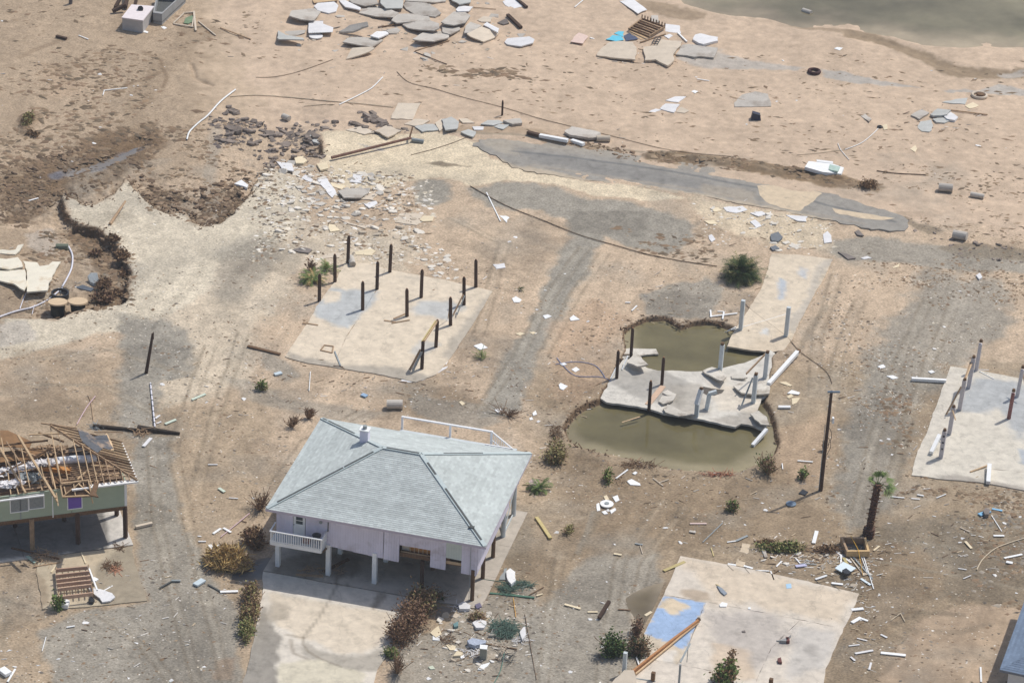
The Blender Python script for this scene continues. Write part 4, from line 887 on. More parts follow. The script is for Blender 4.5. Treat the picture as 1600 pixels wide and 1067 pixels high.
# bent white post in two pieces
bp = thing("bent_post", "bent white post on the front edge of the undermined slab", "post", G(1088, 652, .06)); 
A = G(1088, 652, 0); B = A + [0,0,1.35]; C_ = B + [.25,.35,1.15]
MB().beam(A, B, .34, .34).build("lower_length", gpost, bp); MB().beam(B - [.05,.05,.05], C_, .34, .34).build("snapped_upper_length", white, bp); MB().beam(C_, C_ + [.03,.05,.2], .26, .26).build("rotten_top", bwood, bp)
sp2 = thing("short_post", "pale leaning short post over the hole in the undermined slab", "post", G(1104, 640, .06))
A = G(1104, 640, 0); MB().beam(A, A + [.15,.1,1.45], .33, .33).build("post_length", gpost, sp2); MB().beam(A + [.1,.1,1.5], A + [.75,.2,1.7], .28, .28).build("snapped_upper_length", gpost, sp2)
holem = mat("dark_broken_hole", rgb(96, 90, 82), var=.2, sc=3)
MB().add([G(*p, .072) for p in [(1092,606),(1100,604),(1114,607),(1132,609),(1128,614),(1116,618),(1104,617),(1096,612)]][::-1], [list(range(8))]).build("broken_hole", holem, kind="structure")
board((1166,584),(1197,552), .09, .16, owood, "weathered rafter leaning between two white posts of the undermined slab", za=1.9, zb=2.2)
board((1157,638),(1176,590), .09, .16, gry, "grey rafter leaning from the slab up to the white post with brown top", za=.2, zb=2.3)
board((1201,600),(1246,550), .34, .3, white, "long fallen white post with brown end beside the undermined slab", cat="post", name="fallen_post", za=.35, zb=.6)
board((1246,551),(1249,547), .26, .24, bwood, "rotten brown end of the long fallen white post", cat="post", name="post_end", za=.6, zb=.63)
board((1176,696),(1198,671), .28, .28, white, "fallen white post slanting into the right end of the pond", cat="post", name="fallen_post", za=-.3, zb=.3)
board((954,592),(967,566), .1, .1, white, "thin white stick leaning near the dark post at the slab's left edge", za=.1, zb=.9)
board((972,578),(981,556), .1, .1, white, "thin cream stick leaning by the furthest dark post", za=.1, zb=.8)
board((1012,632),(1036,603), .5, .04, mat("peach_plywood", rgb(206,176,150), var=.1), "long peach plywood strip between two dark posts", za=.1, zb=.12)
board((972,660),(1000,651), .12, .06, lwood, "splintered pink board sticking out over the pond", za=-.1, zb=.0)
# small broken pieces lying on the undermined slab
def chunk(poly, th, m, label, cat="concrete slab", name="broken_slab", z=None, tilt=(0, 0), jit=.05, group=None, sub=4, parent=None, kind=None):
    c = np.mean(poly, axis=0); z0 = (hz(*G(c[0], c[1])[:2]) if z is None else z)
    c0 = G(c[0], c[1], z0 + th); pts = []
    for p in poly:
        q = G(p[0], p[1], z0 + th); zz = (q[0] - c0[0]) * tilt[0] + (q[1] - c0[1]) * tilt[1]
        pts.append(G(p[0], p[1], z0 + th + zz))
    lo = min(p[2] for p in pts) - th - z0
    pts = [p - [0,0,min(lo, 0)] if lo < -.08 else p for p in pts]
    pts = rough(pts, sub, jit)
    if area(pts) < 0: pts = pts[::-1]
    return MB().prism(pts, th).build(name, m, label=label, cat=cat, group=group, parent=parent, kind=kind)
sq_ = "broken pieces on the undermined slab"
for poly, tl, lab in (([(979,572),(992,555),(998,560),(1012,575),(995,578)],(.1,-.25),"upturned triangular concrete piece at the back left of the undermined slab"),
   ([(949,544),(1025,545),(1029,553),(990,556),(975,560),(949,553)],(0,.0),"long concrete strip half sunk in the upper pond"),
   ([(1097,583),(1112,577),(1124,580),(1135,592),(1130,599),(1115,593)],(.05,-.2),"tilted concrete piece at the foot of the back white post"),
   ([(1143,586),(1155,584),(1168,591),(1160,593),(1143,592)],(.1,.1),"small flat concrete piece right of the back white post"),
   ([(1146,605),(1160,599),(1190,597),(1202,600),(1202,617),(1180,618),(1159,616)],(.0,-.12),"large tilted concrete plate at the right side of the undermined slab"),
   ([(1035,613),(1043,609),(1057,616),(1054,619),(1042,617)],(0,.1),"oval concrete lump beside the peach plywood strip"),
   ([(1029,628),(1034,620),(1056,619),(1052,626),(1036,632)],(.1,-.1),"rounded concrete plate near the pond edge of the slab"),
   ([(1036,640),(1043,633),(1070,645),(1087,650),(1060,652),(1040,646)],(.0,-.1),"lifted strip of concrete along the slab's pond edge"),
   ([(1172,650),(1185,645),(1198,655),(1202,668),(1188,666)],(-.1,-.2),"crumbled concrete corner at the right end of the pond")):
    chunk(poly, .13, edgem, lab, z=(-.35 if 'sunk' in lab else .06), tilt=tl)
# posts on the right slab
gr_ = "pale posts on the right edge slab"
for x, y, h, lx, sq, lab in ((1525,579,2.9,.2,0,"grey post furthest back on the right edge slab"),(1513,606,3.0,.25,1,"pale post with a leaning double board on the right edge slab"),(1499,640,2.9,.25,1,"pale post in the middle of the left row on the right edge slab"),
      (1483,678,2.6,.2,1,"pale post with a square hole near its foot on the right edge slab"),(1470,715,2.6,.1,1,"pale post with three dark bolt holes near the front of the slab"),(1589,620,2.9,.3,0,"grey post at the right picture edge of the slab"),(1576,654,2.7,.2,0,"reddish stained post on the right part of the slab")):
    red = "reddish" in lab
    o, t = pile(x, y, h, .17, mat("red_stained_wood", rgb(140, 98, 92), var=.25, sc=3) if red else mat("grey_post_paint", rgb(196, 190, 190), var=.12, sc=3), "slab_post", lab, "post", gr_, lean=(lx * .6, 0), square=bool(sq), point=False)
    MB().cyl(t - [0,0,.02], t + [0,0,.22], .17, .12, 8).build("rotten_top", bwood, o)
    if "bolt" in lab:
        for zz in (1.0, 1.6, 2.2): MB().beam(t * [1,1,0] + [-.05,-.19,zz], t * [1,1,0] + [-.05,-.16,zz], .16, .16).build("bolt_hole", blk, o)
board((1506,600),(1519,566), .1, .12, lwood, "tan board leaning on the pale double board post", za=2.1, zb=2.6); board((1503,605),(1516,566), .1, .12, owood, "weathered board leaning beside the tan one", za=2.0, zb=2.6)
board((1478,648),(1502,604), .1, .12, owood, "long leaning board between two posts of the right slab", za=.3, zb=2.6)
board((1487,637),(1493,656), .08, .1, lwood, "short board hanging from a post top on the right slab", za=2.6, zb=2.0)
board((1455,707),(1468,680), .3, .3, white, "fallen white post leaning at the front of the right slab", cat="post", name="fallen_post", za=.3, zb=.9)
board((1544,754),(1546,726), .34, .3, white, "short white post lying at the front edge of the right slab", cat="post", name="fallen_post", za=.25, zb=.4)
board((1516,737),(1543,727), .12, .08, lwood, "thin tan stick beside the short white post on the right slab", za=.12, zb=.2)
board((1424,595),(1478,598), .26, .26, white, "white round post lying across the left edge of the right slab", cat="post", name="fallen_post"); board((1597,575),(1602,605), .08, .1, owood, "thin board leaning at the picture's right edge post", za=2.5, zb=1.4)
board((1517,577),(1545,578), .05, .04, white, "thin white pipe beside the furthest grey post", za=.1, zb=.1); board((1530,580),(1553,592), .05, .04, white, "thin white stick lying near the furthest grey post", za=.1, zb=.1)
# tall utility pole, snapped pole, beach post
up = thing("utility_pole", "tall dark wooden utility pole with a pale meter box", "pole", G(1282, 768, 0))
B = G(1282, 768, -.2); MB().cyl(B, B + [.08, 0, 9.5], .17, .12, 12).build("shaft", dwood, up)
MB().beam(B + [.35,-.02,6.8], B + [.5,0,6.8], .28, .5).build("meter_box", white, up); MB().cyl(B + [.1,0,6.7], B + [.45,0,6.8], .03, .03, 5).build("bracket", gry, up)
MB().cyl(B + [-.25,-.1,9.45], B + [.75,-.1,9.5], .09, .09, 8).build("lamp_arm", mat("blue_grey_metal", rgb(120,136,150), var=.1), up)
for z0 in (5.2, 6.1): MB().tube([B + [.2,-.12,z0], B + [.4,-.1,z0 - .4], B + [.45,-.1,z0-.9], B + [.2,-.14,z0 - 1.6]], .025).build("hanging_wire", blk, up)
MB().tube([B + [-.17,-.1,.2], B + [-.17,-.1,6.4]], .03).build("conduit", gry, up)
sn = thing("snapped_pole", "dark wooden pole standing alone on the grey sand left of centre", "pole", G(228, 585, 0)); B = G(228, 585, -.1)
MB().cyl(B, B + [.62,.15,3.95], .16, .11, 9).build("shaft", dwood, sn); MB().cyl(B + [.66,.15,3.4], B + [.68,.15,4.1], .05, .03, 5).build("splinter", dwood, sn)
pile(784.5, 182, 1.75, .11, dwood, "beach_post", "single short dark post standing in the beach sand above the road", "post", None)
# timbers and tanks at the top left
tk = thing("concrete_tank", "white lidded concrete tank at the top left", "tank", GH(218, 36))
T = [G(191,29,1.25), G(206,9.5,1.25), G(240,12,1.25), G(223,33.5,1.25)]
pale = mat("pale_concrete", rgb(206, 200, 192), var=.08, sc=1.5, stain=rgb(180,172,160), st_sc=.8)
MB().prism(T[::-1] if area(T) < 0 else T, 1.5).build("tank_body", mat("tank_side", rgb(182, 178, 174), var=.1, sc=1.5), tk)
c = np.mean(T, axis=0); T2 = [p + (p - c) * .04 + [0,0,.12] for p in T]; MB().prism(T2[::-1] if area(T2) < 0 else T2, .12).build("tank_lid", mat("tank_lid_white", rgb(226, 216, 214), var=.06), tk)
MB().cyl(G(219.5,14,1.38), G(219.5,14,1.6), .3, .3, 14).build("hatch", blk, tk)
tb = thing("open_trough", "open grey concrete trough behind the white tank", "tank", GH(262, 14))
c4 = [G(239,20,1.2), G(246,-14,1.2), G(290,-12,1.2), G(253,22,1.2)]
for i in range(4):
    a, b = c4[i], c4[(i + 1) % 4]; cc = np.mean(c4, axis=0); ia, ib = a + (cc - a) * .14, b + (cc - b) * .14
    q = [a, b, ib, ia]; MB().prism(q if area(q) > 0 else q[::-1], 1.4).build("trough_wall", mat("trough_grey", rgb(158, 158, 156), var=.12, sc=2), tb)
MB().prism((lambda q: q if area(q) > 0 else q[::-1])([p - [0,0,.9] for p in c4]), .1).build("trough_floor", dkr, tb)
for a, b, w_, lab in (((176,18),(196,8),.35,"dark timber lying beside the white tank"),((180,12),(190,-6),.3,"dark timber end behind the white tank"),((196,12),(201,-14),.35,"upright looking brown timber at the top edge by the tank"),((211,8),(214,-6),.3,"brown timber stub between tank and top edge")):
    board(a, b, w_, w_, dwood, lab, za=.4, zb=.9, cat="timber", name="timber")
pile(110, 6, 1.6, .2, mat("grey_weathered_post", rgb(110,104,104), var=.2), "timber_stump", "short grey leaning stump at the top edge left of the tank", "post", None, lean=(.15, 0))
# left edge rubble hole: round tank, lids, slabs
tankm = mat("dark_green_plastic", rgb(52, 58, 52), rough=.5, var=.15)
rt = thing("septic_tank", "open round black tank rim beside the two round lids", "tank", GH(94, 462)); c = GH(94, 462, .35)
mb = MB()
for k in range(20):
    t0, t1 = k / 20 * 6.283, (k + 1) / 20 * 6.283
    f = lambda t, r_, z: c + [math.cos(t) * r_, math.sin(t) * r_, z]
    mb.add([f(t0,.8,0), f(t1,.8,0), f(t1,.68,.0), f(t0,.68,.0), f(t0,.8,-.5), f(t1,.8,-.5), f(t0,.68,-.6), f(t1,.68,-.6)], [[0,1,2,3],[4,5,1,0],[3,2,7,6]])
mb.build("tank_rim", blk, rt); MB().cyl(c - [0,0,.55], c - [0,0,.5], .7, .7, 20).build("tank_water", mat("black_water", rgb(52, 62, 66), rough=.1), rt)
MB().cyl(c + [0,0,-.3], c + [.05,0,.12], .05, .05, 6).build("inlet_pipe", gry, rt)
lidm = mat("tan_concrete_lid", rgb(204, 180, 148), var=.07, sc=2)
for x, y, lab in ((90,475,"left tan round concrete tank with dark body"),(121.5,474.5,"right tan round concrete tank beside the left one")):
    t = thing("round_tank", lab, "tank", GH(x, y)); c = G(x, y, .3)
    mb = MB(); mb.cyl(c - [0,0,.14], c, .86, .86, 26); o = mb.build("lid", lidm, t); MB().cyl(c - [0,0,1.4], c - [0,0,.14], .55, .66, 20).build("tank_body", tankm, t)
    o.rotation_euler = (-.12, 0, 0)
pvc = mat("white_plastic_pipe", rgb(222, 220, 226), rough=.5, var=.04)
def pipe(pts, r_, m, label, cat="pipe", name="pipe", zs=None, dz=.03, smooth=5):
    P = []
    n = len(pts)
    for i in range(n - 1):
        p0, p1, p2, p3 = [np.array(pts[max(0, min(n - 1, j))], float) for j in (i - 1, i, i + 1, i + 2)]
        for t in np.arange(smooth) / smooth:
            P.append(.5 * ((2 * p1) + (-p0 + p2) * t + (2*p0 - 5*p1 + 4*p2 - p3) * t*t + (-p0 + 3*p1 - 3*p2 + p3) * t**3))
    P.append(np.array(pts[-1], float))
    W = []
    for k, p in enumerate(P):
        if zs is not None: W.append(G(p[0], p[1], np.interp(k, np.linspace(0, len(P) - 1, len(zs)), zs)))
        else: W.append(GH(p[0], p[1], r_ + dz))
    return MB().tube(W, r_, 5).build(name, m, label=label, cat=cat, smooth=True)
pipe([(105,384),(113,400),(112,420),(104,438),(97,450)], .09, pvc, "thick white pipe curving down to the open round tank")
pipe([(97,452),(75,470),(50,482),(25,488),(-10,500)], .08, pvc, "white pipe running left from the round tank to the picture edge")
pipe([(41,459),(36,470),(31,484)], .05, pvc, "thin white pipe below the big white slab fragments")
pipe([(54,478),(50,492)], .04, pvc, "short white pipe stub left of the round tanks")
whs = mat("white_slab_face", rgb(226, 218, 198), var=.07, sc=1.2, stain=rgb(196, 176, 146), st_sc=.6, st_lo=.56, st_hi=.7)
for poly, tl, lab in (([(36,410),(58,412),(62,418),(76,416),(82,411),(95,411),(82,432),(74,456),(42,458),(42,430)],(.02,-.06),"largest white slab fragment in the left washed out hole"),
   ([(-20,426),(20,425),(39,424),(43,448),(38,456),(22,446),(0,441),(-20,438)],(.03,-.08),"white slab fragment left of the largest one"),([(-20,406),(10,408),(28,405),(36,420),(15,424),(0,421),(-20,424)],(-.1,.1),"sandy slab fragment at the left edge of the hole"),
   ([(-20,392),(24,392),(28,385),(37,383),(30,394),(24,399),(-20,398)],(.0,.12),"thin white slab strip at the left picture edge")):
    chunk(poly, .14, whs, lab, tilt=tl)
gl = mat("olive_tank_plastic", rgb(116,122,104), rough=.6, var=.1)
c = GH(97, 388, .12); o = MB(); o.cyl(c - [.55,0,0], c + [.55,0,.05], .3, .3, 10); o.build("buried_drum", gl, label="half buried olive drum beside the curved white pipe", cat="drum")
chunk([(137,436),(142,431),(152,431),(154,440),(148,448),(141,445)], .3, mat("crumpled_silver", rgb(176,180,178), rough=.5, var=.2, sc=5), "crumpled silver bundle at the foot of the muddy bank", cat="wreckage", name="crumpled_metal", tilt=(.1,.3))
chunk([(116,445),(130,445),(148,450),(142,455),(120,450)], .08, mat("dark_blue_cloth", rgb(92,98,106), var=.2), "dark blue cloth trailing from the crumpled silver bundle", cat="cloth", name="cloth")
# fallen pole by the pale sand, steel beam, big broken pole on the caliche pad
MB().cyl(GH(172,352,.12), GH(196,323,.55), .16, .1, 7).build("driftwood_log", owood, label="weathered log leaning out of the pale shell sand", cat="log")
rb = thing("rusty_pole", "long rusty pole lying on the pale pad at the road end", "pole", GH(580,236))
MB().cyl(GH(518,251,.3), GH(642,223,.5), .15, .13, 9).build("shaft", mat("rusty_steel", rgb(122, 92, 80), var=.3, sc=3), rb); MB().beam(GH(640,222,.5), GH(644,213,.9), .12, .2).build("bracket", bwood, rb)
MB().cyl(GH(643,222,.25), GH(662,224,.2), .2, .2, 8).build("grey_cylinder", gry, label="grey cylinder at the right end of the rusty pole", cat="cylinder")
# fallen tree trunk and pipe run behind the wrecked house
MB().cyl(GH(146,668,.15), GH(230,676,.15), .2, .16, 8).build("charred_log", mat("charred_wood", rgb(66,58,50), var=.3, sc=3), label="dark log lying behind the wrecked green house", cat="log")
MB().cyl(GH(215,672,.2), GH(281,679,.12), .3, .12, 8).build("charred_log", MATS["charred_wood"], label="shorter dark log tapering to the right beside the white ladder pipe", cat="log")
lad = thing("conduit_run", "straight white pipe with clips leading to the dark logs", "pipe", GH(238, 640)); a, b = GH(235,600,.1), GH(242,670,.2)
MB().cyl(a, b, .07, .07, 6).build("pipe_length", pvc, lad)
for k in range(8): p = a + (b - a) * (k + .3) / 8; MB().cyl(p - (b - a) * .004, p + (b - a) * .004, .11, .11, 6).build("clip", blk, lad)
# ---------------------------------------------------------------- broken slabs and larger wreckage, one object each
greyc = mat("grey_slab_concrete", rgb(190, 183, 172), var=.1, sc=1.2, bump=.4, bsc=8, rand=.1, stain=rgb(158, 148, 136), st_sc=.5)
whitec = mat("whitewashed_slab", rgb(222, 220, 218), var=.08, sc=1.2, rand=.05)
tanc = mat("sandy_slab", rgb(204, 190, 170), var=.1, sc=1.2, rand=.08, bump=.3)
creamc = mat("cream_slab", rgb(224, 208, 176), var=.08, sc=1.4, rand=.05)
blueg = mat("blue_grey_slab", rgb(184, 184, 178), var=.1, sc=1.2, rand=.06)
dkc = mat("dark_rubble", rgb(122, 114, 108), var=.18, sc=1.6, rand=.15, bump=.4)
T1 = lambda L: [(390 + x / 3.478, y / 3.478) for x, y in L]
T2_ = lambda L: [(850 + x / 5.333, y / 5.333) for x, y in L]
T5 = lambda L: [(390 + x / 3.333, 170 + y / 3.333) for x, y in L]
gs = "broken concrete slabs scattered on the beach at the top"
def rt(s=.1): return (rnd.uniform(-s, s), rnd.uniform(-s, s) - s * .5)
for L, m, lab in (
 ([(215,100),(230,72),(370,58),(390,75),(350,125),(280,120)],greyc,"grey slab at the left end of the beach slab pile, pointed to the left"),
 ([(350,40),(370,22),(460,15),(482,35),(470,68),(430,78),(370,62)],whitec,"bright white slab in the left part of the beach slab pile"),
 ([(340,0),(480,-8),(480,8),(350,22)],lwood,"orange slatted board at the top edge above the white slab"),
 ([(485,10),(520,8),(605,50),(600,62),(520,45)],whitec,"narrow white slab slanting right of the bright white slab"),
 ([(540,10),(560,-10),(690,6),(700,30),(630,42),(560,25)],greyc,"grey slab at the top edge behind the narrow white slab"),
 ([(632,52),(650,35),(705,32),(712,50),(660,68)],greyc,"small five sided grey slab amid larger ones in the pile"),
 ([(595,80),(610,58),(700,55),(760,60),(810,80),(780,105),(690,100),(640,90)],greyc,"long dark edged slab below the small five sided one"),
 ([(715,-20),(840,-20),(830,60),(740,60),(710,30)],blueg,"purplish grey slab reaching the top edge of the picture"),
 ([(845,10),(855,-8),(1070,-12),(1065,15),(1000,22),(860,12)],greyc,"long thin slab along the top edge right of the purplish one"),
 ([(835,35),(850,15),(960,22),(1020,55),(1042,78),(1010,98),(900,85),(850,55)],greyc,"largest oval grey slab with a shadowed front edge"),
 ([(1085,-10),(1210,-10),(1200,25),(1140,35),(1100,15)],blueg,"slab with orange patch at the top edge of the pile's right half"),
 ([(1120,60),(1140,38),(1215,45),(1190,68),(1130,70)],whitec,"small white slab behind the right hand grey rectangle"),
 ([(320,125),(400,125),(400,140),(455,160),(450,185),(320,190)],whitec,"white rectangular panel lying above the round white disc"),
 ([(175,180),(200,170),(305,165),(300,180),(240,200),(205,203)],greyc,"thin grey slab left of the white rectangular panel"),
 ([(150,225),(155,185),(200,210),(290,225),(298,235),(160,232)],blueg,"wedge shaped grey slab below the thin one at the pile's left"),
 ([(655,205),(690,182),(750,180),(755,195),(700,218)],whitec,"small white slab right of the steeply tilted slab"),
 ([(740,165),(800,150),(820,165),(800,185),(760,182)],greyc,"small grey slab under the crossed sticks"),
 ([(770,120),(800,85),(890,85),(975,100),(985,125),(850,130),(800,135)],greyc,"grey slab carrying the crossed wooden sticks"),
 ([(830,150),(860,130),(970,125),(1030,145),(1030,170),(1000,182),(920,178),(860,168)],greyc,"eight sided grey slab with a pink scraped spot"),
 ([(1040,135),(1110,78),(1165,78),(1200,100),(1170,140),(1110,152),(1060,145)],greyc,"large grey rectangle slab leaning in the pile's right half"),
 ([(1045,150),(1060,145),(1110,155),(1140,150),(1145,165),(1090,192),(1050,182)],greyc,"grey slab touching the front of the large rectangle slab"),
 ([(885,230),(940,195),(1050,185),(1085,198),(1080,222),(1000,242),(920,238)],greyc,"grey slab at the front centre with a stick across its corner"),
 ([(505,240),(540,215),(600,215),(690,215),(725,230),(665,268),(600,258),(560,250)],greyc,"broad flat slab below the steeply tilted slab"),
 ([(525,335),(555,275),(660,268),(680,275),(650,295),(560,325)],tanc,"sandy slab nearest the viewer, half buried below the pile"),
 ([(1165,190),(1175,150),(1200,130),(1260,150),(1200,190)],greyc,"grey half of the two tone slab at the pile's right"),
 ([(1180,195),(1260,155),(1355,190),(1330,215),(1270,238),(1200,210)],tanc,"tan half of the two tone slab at the pile's right"),
 ([(1270,150),(1290,135),(1355,170),(1350,192)],whitec,"pale narrow slab on the rim of the two tone slab"),
 ([(1385,235),(1400,215),(1520,205),(1548,220),(1540,240),(1475,258),(1400,248)],whitec,"white slab with reddish underside at the pile's far right"),
 ([(1235,110),(1270,90),(1320,95),(1310,120),(1260,120)],tanc,"small broken slab behind the two tone slab"),
 ([(1375,10),(1400,-5),(1470,-5),(1490,35),(1430,50),(1390,30)],whitec,"thin pale sheet at the top edge beyond the slab pile"),
 ([(1345,125),(1395,100),(1410,125),(1380,135)],dkc,"dark small slab beside the dark log right of the pile")):
    th = .06 if 'board' in lab or 'panel' in lab or 'sheet' in lab else .13
    chunk(T1(L), th, m, lab, tilt=rt(.14), jit=.025, sub=3, group=gs, name="broken_slab" if th > .1 else "loose_sheet", cat="concrete slab" if th > .1 else "panel")
chunk(T1([(485,198),(540,165),(640,145),(645,165),(560,198),(500,200)]), .2, greyc, "steeply tilted slab with its dark underside showing", tilt=(.2,.25), group=gs)
c = GH(493.5, 59, .1); MB().cyl(c, c + [0,0,.12], .72, .72, 22).build("round_disc", whitec, label="round white disc lying below the white rectangular panel", cat="disc")
for a, b, w_, m, lab in (((591,44.5),(646,36),.14,bwood,"brown stick lying across the grey slab in the pile"),((614,40),(631.5,25.5),.14,lwood,"paler stick crossing the brown one in the pile"),((649,81),(702,65),.12,owood,"thin stick resting on the front centre slab corner"),
   ((647,82),(698,102),.08,dwood,"thin dark stick continuing down right from the slab pile"),((739,13),(775,16),.08,owood,"thin rod at the top edge beyond the pile"),((793,26),(814,46),.35,dwood,"dark square log right of the slab pile"),((807,1),(823,14),.3,dwood,"short dark timber at the top edge right of the pile"),
   ((898,13),(913,0),.1,white,"thin white stick at the top edge left of the white panel"),((310,35),(337,57),.12,tanc,"tan stick running down from the green tarp frame"),((344,45),(392,63),.12,owood,"long tan stick right of the green tarp frame"),((303,20),(306,50),.2,tanc,"upright looking tan board on the tarp frame"),
   ((123,57),(138,63),.1,white,"small white stick on the beach below the tank"),((88,59),(104,63),.3,dwood,"dark log on the beach at the upper left"),((161,150),(163,143),.08,white,"short leg of the bent white pipe on the beach"),((162,143),(199,139),.1,white,"bent white pipe lying on the beach at the upper left"),
   ((850+1115/5.333,285/5.333),(850+1190/5.333,358/5.333),.16,white,"white stick slanting below the right pale panel"),((1000,68),(1040,55),.14,owood,"long board across the front of the slatted frame"),
   ((1089,125),(1108,128),.1,white,"thin white board on the sand below the slab group"),((1140,152),(1164,158),.06,owood,"thin brown stick near the pale panels on the sand")):
    board(a, b, w_, w_ * .7, m, lab)
for L, m, th, lab in (([(630,18),(745,0),(858,90),(782,122)],whitec,.08,"large pale rectangular panel right of centre at the top"),([(1003,200),(1130,215),(1142,282),(1010,262)],whitec,.08,"pale rectangular panel right of the slatted frame"),
   ([(895,130),(950,130),(960,185),(900,195)],greyc,.12,"small ribbed grey sheet behind the slatted frame"),([(515,330),(570,295),(640,300),(665,335),(600,345)],mat("turquoise_sheet", rgb(104,192,214), var=.06),.05,"large turquoise sheet left of the slatted frame"),
   ([(585,280),(620,262),(668,265),(665,310)],MATS["turquoise_sheet"],.05,"smaller turquoise sheet beside the larger one"),([(665,300),(720,275),(785,325),(680,345)],mat("navy_cloth", rgb(84,92,112), var=.15),.06,"dark blue cloth between turquoise sheet and slatted frame"),
   ([(440,470),(490,400),(560,355),(640,350),(740,360),(770,400),(760,505),(600,490)],tanc,.16,"left grey slab of the group below the turquoise sheets"),([(830,400),(910,390),(1110,405),(1075,460),(1085,510),(1030,555),(985,535),(930,505),(840,510)],tanc,.2,"broken pointed slab in the middle of the slab group"),
   ([(910,395),(960,330),(1150,345),(1140,380),(1110,405)],tanc,.2,"slab behind the pointed one with a black rack on it"),([(1100,455),(1150,375),(1200,370),(1450,400),(1440,430),(1415,482),(1300,470),(1250,475),(1190,462)],greyc,.16,"long right hand slab of the group with ragged front edge"),
   ([(1240,330),(1260,290),(1300,280),(1450,310),(1450,340),(1330,370),(1290,360)],whitec,.25,"white edged oval slab half buried in the sand"),([(220,355),(290,280),(370,310),(325,372)],mat("pinkish_panel", rgb(216,192,178), var=.08),.06,"pinkish square panel alone on the sand"),
   ([(1000,300),(1050,285),(1075,300),(1040,325)],whitec,.04,"white scrap in front of the right pale panel"),([(705,270),(750,240),(860,320),(810,335)],lwood,.06,"tan board at the front of the slatted frame")):
    chunk(T2_(L), th, m, lab, tilt=rt(.05), name="broken_slab" if th > .1 else "loose_sheet", cat="concrete slab" if th > .1 else "panel")
pf = thing("slatted_frame", "brown slatted wooden frame lying on the sand beside the turquoise sheets", "frame", GH(1010, 50))
q = [GH(*p, .3) for p in T2_([(705,265),(815,180),(1005,250),(870,330)])]
for k in range(7): t = k / 6; MB().beam(q[0] + (q[1] - q[0]) * t, q[3] + (q[2] - q[3]) * t, .1, .2).build("slat", owood if k % 2 else bwood, pf)
for t in (0, 1): MB().beam(q[0] * (1-t) + q[3] * t, q[1] * (1-t) + q[2] * t, .14, .22).build("frame_rail", owood, pf)
for k in range(9): t = k / 8; p = q[1] + (q[2] - q[1]) * t; MB().beam(p, p + [0,.05,.45], .1, .1).build("slat", bwood, pf)
rk = thing("metal_rack", "small black rack lying on the slab beside the slatted frame", "rack", GH(1025,68)); a, b, c_, d_ = [GH(*p, .35) for p in ((1018,73),(1024,63),(1033,64),(1027,74))]
for t in (0,.33,.66,1): MB().beam(a + (b - a) * t, d_ + (c_ - d_) * t, .08, .06).build("bar", blk, rk)
for t in (0,.5,1): MB().beam(a + (d_ - a) * t, b + (c_ - b) * t, .06, .06).build("bar", blk, rk)
